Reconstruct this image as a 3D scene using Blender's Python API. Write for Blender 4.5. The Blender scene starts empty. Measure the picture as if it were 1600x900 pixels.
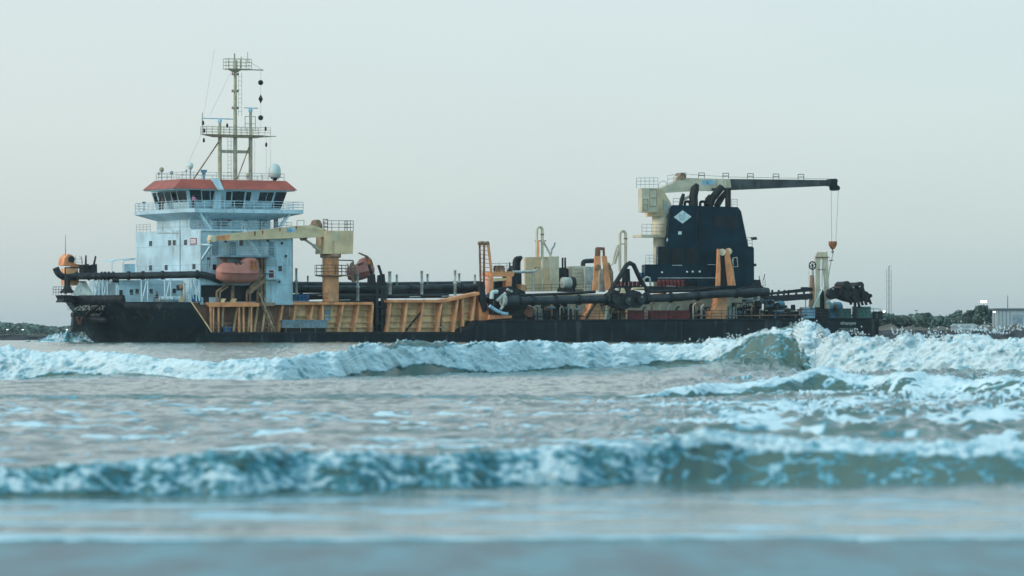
import bpy, math, random
import numpy as np
from math import radians, sin, cos, tan, pi, sqrt, exp, hypot
from mathutils import Vector, Matrix

scene = bpy.context.scene
COL = scene.collection

# ------------------------------------------------------------------ camera
CAM_H = 1.2            # crouching photographer on the beach
HORIZON = 522.0        # photo row of the horizon
K = 1.5e-4             # radians (tangent) per photo pixel -> 150 mm lens
D = 600.0              # distance of the ship's origin
A = radians(29)        # yaw of the ship

cam_data = bpy.data.cameras.new("camera")
cam = bpy.data.objects.new("camera", cam_data)
COL.objects.link(cam)
cam.location = (0, 0, CAM_H)
cam.rotation_euler = (pi / 2, 0, 0)
cam_data.sensor_width = 36
cam_data.lens = 150
cam_data.shift_y = (HORIZON - 450) / 1600
cam_data.clip_start = 1
cam_data.clip_end = 40000
cam_data.dof.use_dof = True
cam_data.dof.focus_distance = 300
cam_data.dof.aperture_fstop = 150e-3 / 0.052
scene.camera = cam

# ------------------------------------------------------------------ light and exposure
SUN_EL, SUN_AZ = radians(24), radians(-124)     # azimuth from +Y (the view) towards +X
world = bpy.data.worlds.new("World")
scene.world = world
world.use_nodes = True
wn, wl = world.node_tree.nodes, world.node_tree.links
wn.clear()


def wnode(t, **kw):
    n = wn.new(t)
    for k, v in kw.items():
        setattr(n, k, v)
    return n


w_out = wnode('ShaderNodeOutputWorld')
w_sky = wnode('ShaderNodeTexSky', sky_type='NISHITA', sun_disc=False, sun_elevation=SUN_EL, sun_rotation=SUN_AZ % (2 * pi),
              air_density=1.0, dust_density=1.0, ozone_density=2.0)
w_bg1 = wnode('ShaderNodeBackground')
w_bg1.inputs['Strength'].default_value = 0.05
wl.new(w_sky.outputs[0], w_bg1.inputs['Color'])
# the overcast: a veil of cloud, pale low in front of the camera, bluer overhead and behind
w_tc = wnode('ShaderNodeTexCoord')
w_sep = wnode('ShaderNodeSeparateXYZ')
wl.new(w_tc.outputs['Generated'], w_sep.inputs[0])


def wmath(op, a, b=None, c=None, clamp=False):
    n = wnode('ShaderNodeMath', operation=op, use_clamp=clamp)
    for i, v in enumerate((a, b, c)):
        if v is None:
            continue
        if isinstance(v, (int, float)):
            n.inputs[i].default_value = v
        else:
            wl.new(v, n.inputs[i])
    return n.outputs[0]


def wmix(fac, a, b):
    n = wnode('ShaderNodeMix', data_type='RGBA')
    for i, v in ((0, fac), (6, a), (7, b)):
        if isinstance(v, tuple):
            n.inputs[i].default_value = (*v, 1)
        elif isinstance(v, (int, float)):
            n.inputs[i].default_value = v
        else:
            wl.new(v, n.inputs[i])
    return n.outputs[2]


dx, dy, dz = w_sep.outputs[0], w_sep.outputs[1], w_sep.outputs[2]
side = wmath('MULTIPLY_ADD', dx, 2.6, 0.5, clamp=True)              # left .. right in front
low = wmix(side, (0.465, 0.565, 0.61), (0.37, 0.51, 0.575))            # near the horizon
high = wmix(side, (0.665, 0.695, 0.685), (0.53, 0.61, 0.628))            # 5 degrees up
el = wmath('MULTIPLY', dz, 11.0, clamp=True)
front = wmix(el, low, high)
w_cl = wnode('ShaderNodeTexNoise')          # faint uneven cloud
w_cl.inputs['Scale'].default_value = 9.0
w_cl.inputs['Detail'].default_value = 5.0
w_mp = wnode('ShaderNodeMapping')
w_mp.inputs['Scale'].default_value = (1, 1, 3.5)
wl.new(w_tc.outputs['Generated'], w_mp.inputs[0])
wl.new(w_mp.outputs[0], w_cl.inputs['Vector'])
front = wmix(wmath('MULTIPLY', wmath('SUBTRACT', w_cl.outputs[0], 0.35, clamp=True), 0.28), front, (0.78, 0.80, 0.79))
up = wmath('SMOOTH_MIN', wmath('MULTIPLY', wmath('SUBTRACT', dz, 0.20, clamp=True), 2.2, clamp=True), 1.0, 0.1)
dome = wmix(up, front, (0.48, 0.85, 0.97))
back = wmath('MULTIPLY_ADD', dy, -1.2, 0.45, clamp=True)
dome2 = wmix(back, dome, (0.52, 0.94, 1.08))
w_bg2 = wnode('ShaderNodeBackground')
w_bg2.inputs['Strength'].default_value = 0.86
wl.new(dome2, w_bg2.inputs['Color'])
w_add = wnode('ShaderNodeAddShader')
wl.new(w_bg1.outputs[0], w_add.inputs[0])
wl.new(w_bg2.outputs[0], w_add.inputs[1])
wl.new(w_add.outputs[0], w_out.inputs['Surface'])

sun_data = bpy.data.lights.new("sun", 'SUN')
sun_data.energy = 1.5
sun_data.angle = radians(14)
sun_data.color = (1.0, 0.90, 0.78)
sun = bpy.data.objects.new("sun", sun_data)
COL.objects.link(sun)
sd = Vector((sin(SUN_AZ) * cos(SUN_EL), cos(SUN_AZ) * cos(SUN_EL), sin(SUN_EL)))
sun.rotation_euler = sd.to_track_quat('Z', 'Y').to_euler()
sun.location = (-40, 20, 60)

vs = scene.view_settings
vs.view_transform = 'Standard'
vs.look = 'None'
vs.exposure = 0.0
vs.gamma = 1.0
vs.use_curve_mapping = False
scene.cycles.use_denoising = True
scene.cycles.max_bounces = 6
scene.cycles.diffuse_bounces = 3
scene.cycles.glossy_bounces = 3
scene.cycles.transmission_bounces = 2
scene.cycles.volume_bounces = 0
scene.cycles.volume_step_rate = 4.0

# ------------------------------------------------------------------ tagging
def tag(o, label=None, cat=None, group=None, kind=None):
    for k, v in (('label', label), ('category', cat), ('group', group), ('kind', kind)):
        if v:
            o[k] = v
    return o


# ------------------------------------------------------------------ materials
def make_mat(name, color, rough=0.6, var=0.12, vscale=0.6, streak=0.0, streak_col=(0.10, 0.045, 0.025), spots=0.0,
             metallic=0.0, bump=0.0, coat=0.0, panel=None, waterline=None, island=0.0, spec=0.35, vvec=(1, 1, 1)):
    m = bpy.data.materials.new(name)
    m.use_nodes = True
    n, l = m.node_tree.nodes, m.node_tree.links
    b = n['Principled BSDF']
    b.inputs['Roughness'].default_value = rough
    b.inputs['Metallic'].default_value = metallic
    b.inputs['Specular IOR Level'].default_value = spec
    tc = n.new('ShaderNodeTexCoord')

    def mix(fac, a, c, blend='MIX'):
        k = n.new('ShaderNodeMix')
        k.data_type = 'RGBA'
        k.blend_type = blend
        for i, v in ((0, fac), (6, a), (7, c)):
            if isinstance(v, tuple):
                k.inputs[i].default_value = (*v, 1)
            elif isinstance(v, (int, float)):
                k.inputs[i].default_value = v
            else:
                l.new(v, k.inputs[i])
        return k.outputs[2]

    def noise(scale, detail=4, vec_scale=(1, 1, 1), rough_=0.55):
        mp = n.new('ShaderNodeMapping')
        mp.inputs['Scale'].default_value = vec_scale
        l.new(tc.outputs['Object'], mp.inputs[0])
        t = n.new('ShaderNodeTexNoise')
        t.inputs['Scale'].default_value = scale
        t.inputs['Detail'].default_value = detail
        t.inputs['Roughness'].default_value = rough_
        l.new(mp.outputs[0], t.inputs['Vector'])
        return t.outputs[0]

    def ramp(v, a, c):
        r = n.new('ShaderNodeMapRange')
        r.interpolation_type = 'SMOOTHSTEP'
        r.inputs['From Min'].default_value = a
        r.inputs['From Max'].default_value = c
        l.new(v, r.inputs['Value'])
        return r.outputs[0]

    def mul(a, f):
        k = n.new('ShaderNodeMath')
        k.operation = 'MULTIPLY'
        l.new(a, k.inputs[0])
        if isinstance(f, float):
            k.inputs[1].default_value = f
        else:
            l.new(f, k.inputs[1])
        return k.outputs[0]

    dark = tuple(c * (1 - var * 2.2) for c in color)
    lite = tuple(min(1, c * (1 + var * 1.6)) for c in color)
    c = mix(ramp(noise(vscale, 4, vvec), 0.3, 0.7), dark, lite)
    if streak:      # rust and dirt running down
        s = mul(ramp(noise(1.1, 5, (1.4, 1.4, 0.12)), 0.52, 0.72), ramp(noise(0.25, 3), 0.4, 0.62))
        c = mix(mul(s, float(streak)), c, streak_col)
    if spots:
        c = mix(mul(ramp(noise(1.7, 6, rough_=0.7), 0.6, 0.72), float(spots)), c, streak_col)
    if panel:       # welded seams
        br = n.new('ShaderNodeTexBrick')
        br.inputs['Scale'].default_value = 1.0
        br.inputs['Mortar Size'].default_value = 0.05
        br.inputs['Brick Width'].default_value = panel[0]
        br.inputs['Row Height'].default_value = panel[1]
        br.offset = 0.0
        mp = n.new('ShaderNodeMapping')
        mp.inputs['Rotation'].default_value = (pi / 2, 0, 0)
        l.new(tc.outputs['Object'], mp.inputs[0])
        l.new(mp.outputs[0], br.inputs['Vector'])
        c = mix(mul(br.outputs['Fac'], 0.4), c, tuple(x * 0.4 for x in color))
    if waterline is not None:
        sx = n.new('ShaderNodeSeparateXYZ')
        l.new(tc.outputs['Object'], sx.inputs[0])
        c = mix(ramp(sx.outputs[2], waterline + 0.05, waterline), c, (0.16, 0.035, 0.03))
    if island:      # leaves
        g = n.new('ShaderNodeNewGeometry')
        h = n.new('ShaderNodeMapRange')
        h.inputs['To Min'].default_value = 1 - island
        h.inputs['To Max'].default_value = 1 + island
        l.new(g.outputs['Random Per Island'], h.inputs['Value'])
        c = mix(1.0, c, h.outputs[0], 'MULTIPLY')
    l.new(c, b.inputs['Base Color'])
    if bump:
        bp = n.new('ShaderNodeBump')
        bp.inputs['Strength'].default_value = bump
        bp.inputs['Distance'].default_value = 0.06
        l.new(noise(1.2, 5), bp.inputs['Height'])
        l.new(bp.outputs[0], b.inputs['Normal'])
    return m


def emit_mat(name, color, strength):
    m = bpy.data.materials.new(name)
    m.use_nodes = True
    b = m.node_tree.nodes['Principled BSDF']
    b.inputs['Base Color'].default_value = (*color, 1)
    b.inputs['Emission Color'].default_value = (*color, 1)
    b.inputs['Emission Strength'].default_value = strength
    return m


RUST = (0.20, 0.075, 0.035)
M = {
    'hull': make_mat('hull_paint', (0.0085, 0.015, 0.020), 0.55, 0.25, 0.35, 0.8, (0.085, 0.09, 0.09), 0.3, bump=0.25, panel=(5.0, 1.8), waterline=-0.05, spec=.22),
    'hull_brown': make_mat('brown_bulkhead', (0.20, 0.095, 0.055), 0.6, 0.2, 0.5, 0.5, (0.05, 0.03, 0.02)),
    'deck': make_mat('deck_paint', (0.07, 0.06, 0.055), 0.8, 0.25, 0.6, 0.0, spots=0.5),
    'white': make_mat('white_paint', (0.46, 0.605, 0.67), 0.5, 0.09, 0.4, 0.85, (0.22, 0.17, 0.13), panel=(4.2, 2.6)),
    'white_trim': make_mat('white_trim', (0.50, 0.66, 0.72), 0.5, 0.06, 0.7, 0.2, (0.30, 0.24, 0.2)),
    'grey_rail': make_mat('rail_paint', (0.42, 0.47, 0.48), 0.6, 0.1, 2.0),
    'dark_rail': make_mat('dark_rail', (0.06, 0.06, 0.06), 0.6, 0.2, 2.0),
    'tan_rail': make_mat('tan_rail', (0.38, 0.27, 0.17), 0.6, 0.2, 2.0),
    'glass': make_mat('window_glass', (0.010, 0.016, 0.02), 0.12, 0.3, 1.0, spec=0.5),
    'red_roof': make_mat('red_roof_paint', (0.38, 0.078, 0.05), 0.5, 0.10, 0.4, 0.4, (0.2, 0.05, 0.04)),
    'mast': make_mat('mast_paint', (0.40, 0.37, 0.26), 0.55, 0.12, 1.0, 0.5, RUST),
    'cream': make_mat('cream_paint', (0.74, 0.52, 0.31), 0.5, 0.08, 0.6, 0.75, (0.36, 0.13, 0.05), 0.15),
    'cream_light': make_mat('pale_cream_paint', (0.66, 0.55, 0.40), 0.5, 0.08, 0.6, 0.45, (0.3, 0.17, 0.09)),
    'boom_black': make_mat('sooty_boom', (0.06, 0.062, 0.062), 0.6, 0.25, 0.4, 0.5, (0.2, 0.19, 0.16)),
    'orange': make_mat('orange_paint', (0.84, 0.31, 0.13), 0.55, 0.14, 0.6, 0.6, (0.22, 0.08, 0.04), 0.4),
    'orange_pale': make_mat('faded_orange', (0.84, 0.37, 0.18), 0.6, 0.15, 0.6, 0.6, (0.25, 0.10, 0.05), 0.4),
    'tan': make_mat('tan_panels', (0.82, 0.54, 0.29), 0.6, 0.14, 0.7, 0.8, (0.26, 0.10, 0.05), 0.6),
    'red_brown': make_mat('red_brown_steel', (0.27, 0.10, 0.06), 0.65, 0.2, 0.8, 0.5, (0.08, 0.04, 0.03)),
    'brown': make_mat('rusty_brown_steel', (0.30, 0.18, 0.11), 0.7, 0.25, 1.0, 0.5, (0.09, 0.05, 0.03)),
    'pipe': make_mat('dark_pipe', (0.024, 0.030, 0.034), 0.5, 0.3, 0.8, 0.3, (0.08, 0.06, 0.05), 0.3),
    'black': make_mat('black_machinery', (0.013, 0.015, 0.017), 0.55, 0.3, 1.0, 0.2, (0.05, 0.035, 0.03), 0.25),
    'navy': make_mat('navy_casing', (0.0025, 0.022, 0.036), 0.5, 0.15, 0.4, 0.3, (0.03, 0.045, 0.05), panel=(3.2, 2.4), spec=.15),
    'navy_dark': make_mat('dark_louvre', (0.010, 0.012, 0.014), 0.7, 0.2, 1.0),
    'soot': make_mat('sooty_exhaust', (0.012, 0.012, 0.013), 0.7, 0.3, 1.0),
    'stub': make_mat('grey_white_stub', (0.46, 0.47, 0.43), 0.6, 0.15, 1.0, 0.5, (0.16, 0.12, 0.09), 0.3),
    'lifeboat': make_mat('faded_pink_red', (0.43, 0.165, 0.125), 0.45, 0.07, 0.8, 0.35, (0.35, 0.15, 0.13)),
    'lifeboat_dark': make_mat('dull_red', (0.40, 0.14, 0.11), 0.5, 0.1, 0.8),
    'rust_patch': make_mat('rust_orange', (0.45, 0.14, 0.05), 0.7, 0.25, 2.0),
    'blue': make_mat('blue_plastic', (0.02, 0.115, 0.26), 0.45, 0.2, 1.5),
    'light_blue': make_mat('light_blue_paint', (0.13, 0.33, 0.48), 0.5, 0.15, 1.0, 0.4, (0.1, 0.08, 0.07)),
    'pale_blue': make_mat('pale_blue_paint', (0.36, 0.55, 0.68), 0.5, 0.12, 1.0, 0.3, (0.2, 0.2, 0.2)),
    'grey_blue': make_mat('grey_blue_paint', (0.20, 0.28, 0.33), 0.55, 0.12, 1.0, 0.5, (0.12, 0.08, 0.06)),
    'red': make_mat('dark_red_paint', (0.22, 0.03, 0.03), 0.55, 0.2, 1.5, 0.3, (0.07, 0.02, 0.02)),
    'sign_red': make_mat('sign_red', (0.30, 0.02, 0.035), 0.5, 0.05, 2),
    'sign_white': make_mat('sign_white', (0.66, 0.72, 0.72), 0.5, 0.04, 2),
    'letter': make_mat('white_lettering', (0.62, 0.64, 0.60), 0.6, 0.2, 2.5),
    'letter_dim': make_mat('worn_lettering', (0.33, 0.36, 0.34), 0.7, 0.3, 2.5),
    'logo_blue': make_mat('logo_blue', (0.08, 0.26, 0.36), 0.5, 0.08, 2),
    'green': make_mat('green_net', (0.10, 0.21, 0.19), 0.8, 0.15, 2.0),
    'hook': make_mat('hook_orange', (0.42, 0.13, 0.05), 0.5, 0.15, 2.0, 0.3, (0.1, 0.04, 0.03)),
    'radome': make_mat('radome_paint', (0.52, 0.60, 0.58), 0.45, 0.05, 1.0),
    'skin': make_mat('skin', (0.16, 0.085, 0.055), 0.6, 0.05, 3),
    'hair': make_mat('black_hair', (0.008, 0.007, 0.006), 0.6, 0.1, 3),
    'cloth_dark': make_mat('dark_clothes', (0.012, 0.014, 0.02), 0.8, 0.2, 4),
    'cloth_pink': make_mat('pink_shirt', (0.55, 0.22, 0.36), 0.8, 0.1, 4),
    'cloth_brown': make_mat('brown_clothes', (0.16, 0.09, 0.07), 0.8, 0.1, 4),
    'rope': make_mat('wire_rope', (0.10, 0.11, 0.11), 0.7, 0.1, 4),
    'leaf': make_mat('leaves', (0.10, 0.155, 0.13), 0.8, 0.2, 0.08, island=0.35, spec=0.15),
    'bark': make_mat('bark', (0.05, 0.04, 0.03), 0.9, 0.2, 1.0),
    'rock': make_mat('breakwater_rock', (0.045, 0.045, 0.05), 0.85, 0.3, 0.5, bump=0.6),
    'land': make_mat('shore_ground', (0.14, 0.115, 0.085), 0.9, 0.25, 0.05),
    'shed': make_mat('shed_cladding', (0.36, 0.43, 0.46), 0.6, 0.06, 0.3, 0.4, (0.25, 0.2, 0.17)),
    'shed_roof': make_mat('shed_roof_sheet', (0.16, 0.20, 0.22), 0.6, 0.1, 0.3),
    'galv': make_mat('galvanised_steel', (0.10, 0.11, 0.11), 0.6, 0.12, 1.0),
    'lamp': emit_mat('lamp_light', (1.0, 0.97, 0.9), 5.0),
    'spray': make_mat('spray_white', (0.68, 0.75, 0.77), 0.5, 0.03, 5),
}

# ------------------------------------------------------------------ coordinates and mesh builder
def P(px, py, v=-11.5):
    """ship coordinates of the photo pixel on the lengthwise plane v"""
    rx = (px - 800) * K
    t = (v + D * cos(A)) / (cos(A) - rx * sin(A))
    return Vector((t * rx * cos(A) + (t - D) * sin(A), v, CAM_H + (HORIZON - py) * K * t))


def PF(px, py, u):
    """the same on the athwartship plane u"""
    rx = (px - 800) * K
    t = (u + D * sin(A)) / (rx * cos(A) + sin(A))
    return Vector((u, -t * rx * sin(A) + (t - D) * cos(A), CAM_H + (HORIZON - py) * K * t))


def W(p):
    """ship -> world"""
    u, v, z = p
    return Vector((u * cos(A) - v * sin(A), D + u * sin(A) + v * cos(A), z))


class MB:
    def __init__(self):
        self.v, self.f, self.smooth = [], [], []

    def add(self, verts, faces, smooth=False):
        o = len(self.v)
        self.v += [tuple(p) for p in verts]
        self.f += [tuple(i + o for i in f) for f in faces]
        self.smooth += [smooth] * len(faces)
        return self

    def hexa(self, p):      # p0..3 bottom ring, p4..7 top ring
        return self.add(p, [(3, 2, 1, 0), (4, 5, 6, 7), (0, 1, 5, 4), (1, 2, 6, 5), (2, 3, 7, 6), (3, 0, 4, 7)])

    def box(self, u0, u1, v0, v1, z0, z1):
        return self.hexa([(u0, v0, z0), (u1, v0, z0), (u1, v1, z0), (u0, v1, z0), (u0, v0, z1), (u1, v0, z1), (u1, v1, z1), (u0, v1, z1)])

    def cbox(self, c, s):
        return self.box(c[0] - s[0] / 2, c[0] + s[0] / 2, c[1] - s[1] / 2, c[1] + s[1] / 2, c[2] - s[2] / 2, c[2] + s[2] / 2)

    def prism(self, pts, depth):
        """pts: 3D outline in a v = const plane, pushed back by depth in v"""
        n = len(pts)
        a = [tuple(p) for p in pts]
        b = [(p[0], p[1] + depth, p[2]) for p in a]
        return self.add(a + b, [tuple(range(n)), tuple(range(2 * n - 1, n - 1, -1))] +
                        [(i, i + n, (i + 1) % n + n, (i + 1) % n) for i in range(n)])

    def pprism(self, px, v, depth, rake=0.0):
        """outline from photo pixels on plane v; rake leans the forward end aft with depth"""
        pts = [P(x, y, v) for x, y in px]
        self.prism(pts, depth)
        if rake:
            mid = (min(p[0] for p in pts) + max(p[0] for p in pts)) / 2
            n = len(pts)
            for i in range(n):
                if pts[i][0] < mid:
                    q = self.v[len(self.v) - n + i]
                    self.v[len(self.v) - n + i] = (min(q[0] + depth * rake, mid), q[1], q[2])
        return self

    def beam(self, a, b, w, h=None):
        """rectangular bar"""
        h = h or w
        a, b = Vector(a), Vector(b)
        t = (b - a).normalized()
        r = t.cross(Vector((0, 0, 1)))
        if r.length < 1e-3:
            r = Vector((1, 0, 0))
        r.normalize()
        s = t.cross(r)
        q = [r * (w / 2 * i) + s * (h / 2 * j) for i, j in ((-1, -1), (1, -1), (1, 1), (-1, 1))]
        return self.hexa([a + d for d in q] + [b + d for d in q])

    def tube(self, pts, r, n=8, caps=True, smooth=True):
        pts = [Vector(p) for p in pts]
        rs = r if isinstance(r, (list, tuple)) else [r] * len(pts)
        vs_, ref = [], None
        for i, p in enumerate(pts):
            t = (pts[min(i + 1, len(pts) - 1)] - pts[max(i - 1, 0)]).normalized()
            if ref is None:
                ref = t.cross(Vector((0, 0, 1)))
                if ref.length < 1e-3:
                    ref = t.cross(Vector((0, 1, 0)))
            ref = (ref - t * ref.dot(t)).normalized()
            s = t.cross(ref)
            vs_ += [p + (ref * cos(2 * pi * k / n) + s * sin(2 * pi * k / n)) * rs[i] for k in range(n)]
        fs = [(i * n + k, i * n + (k + 1) % n, (i + 1) * n + (k + 1) % n, (i + 1) * n + k) for i in range(len(pts) - 1) for k in range(n)]
        self.add(vs_, fs, smooth)
        if caps:
            o = len(pts) * n - n
            self.add(vs_[:n], [tuple(range(n - 1, -1, -1))])
            self.add(vs_[o:], [tuple(range(n))])
        return self

    def bend(self, pts, r, n=10, rad=0.6, steps=5):
        """tube with rounded corners"""
        pts = [Vector(p) for p in pts]
        out = [pts[0]]
        for i in range(1, len(pts) - 1):
            a, b, c = pts[i - 1], pts[i], pts[i + 1]
            q = min(rad, (a - b).length * 0.48, (c - b).length * 0.48)
            p0, p1 = b + (a - b).normalized() * q, b + (c - b).normalized() * q
            for k in range(steps + 1):
                s = k / steps
                out.append(p0 * (1 - s) ** 2 + b * 2 * s * (1 - s) + p1 * s ** 2)
        out.append(pts[-1])
        return self.tube(out, r, n)

    def lathe(self, base, prof, n=14, smooth=True):
        """prof: (radius, height) along z from base"""
        b = Vector(base)
        vs_ = [b + Vector((r * cos(2 * pi * k / n), r * sin(2 * pi * k / n), h)) for r, h in prof for k in range(n)]
        m = len(prof)
        fs = [(i * n + k, i * n + (k + 1) % n, (i + 1) * n + (k + 1) % n, (i + 1) * n + k) for i in range(m - 1) for k in range(n)]
        self.add(vs_, fs, smooth)
        self.add(vs_[:n], [tuple(range(n - 1, -1, -1))])
        self.add(vs_[(m - 1) * n:], [tuple(range(n))])
        return self

    def ball(self, c, r, n=12, sz=(1, 1, 1)):
        prof = [(max(0.001, r * sin(pi * i / 8)), -r * cos(pi * i / 8)) for i in range(9)]
        k = len(self.v)
        self.lathe((0, 0, 0), prof, n)
        c = Vector(c)
        for i in range(k, len(self.v)):
            q = self.v[i]
            self.v[i] = (c[0] + q[0] * sz[0], c[1] + q[1] * sz[1], c[2] + q[2] * sz[2])
        return self

    def rail(self, path, h=1.05, step=1.5, r=0.032, rows=2, up=(0, 0, 1)):
        path = [Vector(p) for p in path]
        upv = Vector(up)
        for a, b in zip(path[:-1], path[1:]):
            n = max(1, round((b - a).length / step))
            for i in range(n + 1):
                p = a.lerp(b, i / n)
                self.tube([p, p + upv * h], r, 4, False)
            for k in range(1, rows + 1):
                o = upv * (h * k / rows)
                self.tube([a + o, b + o], r * 0.85, 4, False)
        return self

    def ladder(self, a, b, w=(0.45, 0, 0), r=0.03, step=0.35):
        a, b, w = Vector(a), Vector(b), Vector(w)
        self.tube([a, b], r, 4, False).tube([a + w, b + w], r, 4, False)
        n = max(2, int((b - a).length / step))
        for i in range(1, n):
            p = a.lerp(b, i / n)
            self.tube([p, p + w], r * 0.7, 4, False)
        return self

    def stairs(self, a, b, width=0.8, along=(0, 1, 0), rail=True):
        """inclined ship's stair: stringers, treads, handrails"""
        a, b, w = Vector(a), Vector(b), Vector(along) * width
        for o in (Vector((0, 0, 0)), w):
            self.beam(a + o, b + o, 0.06, 0.22)
            if rail:
                self.tube([a + o + Vector((0, 0, 0.95)), b + o + Vector((0, 0, 0.95))], 0.03, 4, False)
                for i in range(4):
                    p = a.lerp(b, i / 3) + o
                    self.tube([p, p + Vector((0, 0, 0.95))], 0.025, 4, False)
        n = max(3, int(abs(b[2] - a[2]) / 0.24))
        t = (b - a)
        t.z = 0
        t.normalize()
        for i in range(1, n):
            p = a.lerp(b, i / n)
            self.hexa([p - t * .12 + Vector((0, 0, -.02)), p + t * .12 + Vector((0, 0, -.02)), p + t * .12 + w + Vector((0, 0, -.02)), p - t * .12 + w + Vector((0, 0, -.02)),
                       p - t * .12 + Vector((0, 0, .02)), p + t * .12 + Vector((0, 0, .02)), p + t * .12 + w + Vector((0, 0, .02)), p - t * .12 + w + Vector((0, 0, .02))])
        return self

    def mesh(self, name, mat):
        me = bpy.data.meshes.new(name)
        me.from_pydata(self.v, [], self.f)
        me.polygons.foreach_set('use_smooth', self.smooth)
        me.materials.append(mat if not isinstance(mat, str) else M[mat])
        me.update()
        return me


def part(name, mb, mat, parent, label=None):
    o = bpy.data.objects.new(name, mb.mesh(name, mat))
    COL.objects.link(o)
    o.parent = parent
    if label:
        o['label'] = label
    return o


def node(name, parent=None, loc=(0, 0, 0), label=None):
    o = bpy.data.objects.new(name, None)
    o.empty_display_size = 0.5
    COL.objects.link(o)
    o.parent = parent
    o.location = loc
    if label:
        o['label'] = label
    return o


def thing(name, label, cat, base, group=None, rot=None):
    """Empty at the ship-coordinate base of a thing that stands on the ship; its parts use local coordinates"""
    o = node(name, None, W(base))
    o.rotation_euler.z = A if rot is None else rot
    return tag(o, label, cat, group)


def solo(name, mb, mat, label, cat, group=None, kind=None, ship=True):
    """single-mesh thing modelled in ship (or world) coordinates, origin moved to its base"""
    xs = np.array(mb.v)
    c = Vector(((xs[:, 0].min() + xs[:, 0].max()) / 2, (xs[:, 1].min() + xs[:, 1].max()) / 2, xs[:, 2].min()))
    mb.v = [(p[0] - c[0], p[1] - c[1], p[2] - c[2]) for p in mb.v]
    o = bpy.data.objects.new(name, mb.mesh(name, mat))
    COL.objects.link(o)
    o.location = W(c) if ship else c
    o.rotation_euler.z = A if ship else 0
    return tag(o, label, cat, group, kind)


def text_geo(body, size=1.0):
    cu = bpy.data.curves.new('lettering', 'FONT')
    cu.body = body
    cu.size = size
    cu.resolution_u = 2
    ob = bpy.data.objects.new('lettering', cu)
    COL.objects.link(ob)
    dg = bpy.context.evaluated_depsgraph_get()
    dg.update()
    me = ob.evaluated_get(dg).to_mesh()
    v = [tuple(x.co) for x in me.vertices]
    f = [tuple(p.vertices) for p in me.polygons]
    ob.evaluated_get(dg).to_mesh_clear()
    bpy.data.objects.remove(ob)
    bpy.data.curves.remove(cu)
    return v, f


def lettering(mb, body, p0, w, h, fn):
    """lay text on a surface: fn(s, t) -> point, s in 0..w, t in 0..h"""
    v, f = text_geo(body)
    if not v:
        return
    xs, ys = [p[0] for p in v], [p[1] for p in v]
    x0, x1, y0, y1 = min(xs), max(xs), min(ys), max(ys)
    mb.add([fn((p[0] - x0) / (x1 - x0) * w, (p[1] - y0) / (y1 - y0) * h) for p in v], f)

# ------------------------------------------------------------------ the sea
rng = np.random.default_rng(7)
PERM = rng.integers(0, 1 << 30, 4096)
GRAD = np.stack([np.cos(np.linspace(0, 2 * np.pi, 256, endpoint=False)), np.sin(np.linspace(0, 2 * np.pi, 256, endpoint=False))], 1).astype(np.float32)


def noise2(x, y, seed=0):
    xi, yi = np.floor(x), np.floor(y)
    fx, fy = (x - xi).astype(np.float32), (y - yi).astype(np.float32)
    xi, yi = xi.astype(np.int64), yi.astype(np.int64)

    def g(ix, iy, ax, ay):
        h = PERM[(ix * 7 + PERM[(iy + seed * 131) & 4095]) & 4095] & 255
        gr = GRAD[h]
        return gr[..., 0] * ax + gr[..., 1] * ay
    u = fx * fx * fx * (fx * (fx * 6 - 15) + 10)
    v = fy * fy * fy * (fy * (fy * 6 - 15) + 10)
    a = g(xi, yi, fx, fy)
    b = g(xi + 1, yi, fx - 1, fy)
    c = g(xi, yi + 1, fx, fy - 1)
    d = g(xi + 1, yi + 1, fx - 1, fy - 1)
    return ((a + u * (b - a)) * (1 - v) + (c + u * (d - c)) * v) * 1.5      # about -1..1


def fbm(x, y, o=4, seed=0, gain=0.5, lac=2.03):
    s, a, t = 0, 1, 0
    for i in range(o):
        s = s + a * noise2(x, y, seed + i)
        t += a
        a *= gain
        x, y = x * lac + 3.7, y * lac + 1.3
    return s / t


def billow(x, y, o=3, seed=0, gain=0.5):
    s, a, t = 0, 1, 0
    for i in range(o):
        s = s + a * np.abs(noise2(x, y, seed + i)) * 2.0
        t += a
        a *= gain
        x, y = x * 2.1 + 1.7 + 0.6 * y, y * 2.1 + 5.3 - 0.6 * x
    return s / t       # puffy lumps with creases between


def sstep(a, b, x):
    t = np.clip((x - a) / (b - a), 0, 1)
    return t * t * (3 - 2 * t)


def dist_of(py):
    return CAM_H / ((py - HORIZON) * K)


class Wave:
    """a breaker; control points: bearing as photo column, distance of the toe, toe row, crest row, foam bottom, foam top, foam back (m)"""
    def __init__(self, pts, crest_dy):
        pts = np.array(pts, float)
        px, self.d, toe, cre = pts[:, 0], pts[:, 1], pts[:, 2], pts[:, 3]
        self.b = (px - 800) * K
        self.base = CAM_H - (toe - HORIZON) * K * self.d             # water level before the breaker
        self.H = np.maximum(CAM_H - (cre - HORIZON) * K * (self.d + crest_dy) - self.base, 0)
        self.ex = pts[:, 4:]
        self.scale = .3 if self.d.mean() < 50 else 1.0

    def at(self, x, y):
        b = x / y       # bearing from the beach

        def ip(v):
            i = np.clip(np.searchsorted(self.b, b) - 1, 0, len(self.b) - 2)
            t = np.clip((b - self.b[i]) / (self.b[i + 1] - self.b[i]), 0, 1)
            t = t * t * (3 - 2 * t)
            return v[i] * (1 - t) + v[i + 1] * t
        out = [ip(self.d), ip(self.H)]
        bs = ip(self.base)
        if x.shape[0] > 1:
            b = b + .0035 * fbm(x / self.scale * 1.3, y / self.scale * 2.2, 4, 141)
        return out[0], out[1], [ip(self.ex[:, k]) for k in range(self.ex.shape[1])] + [bs]


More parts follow.
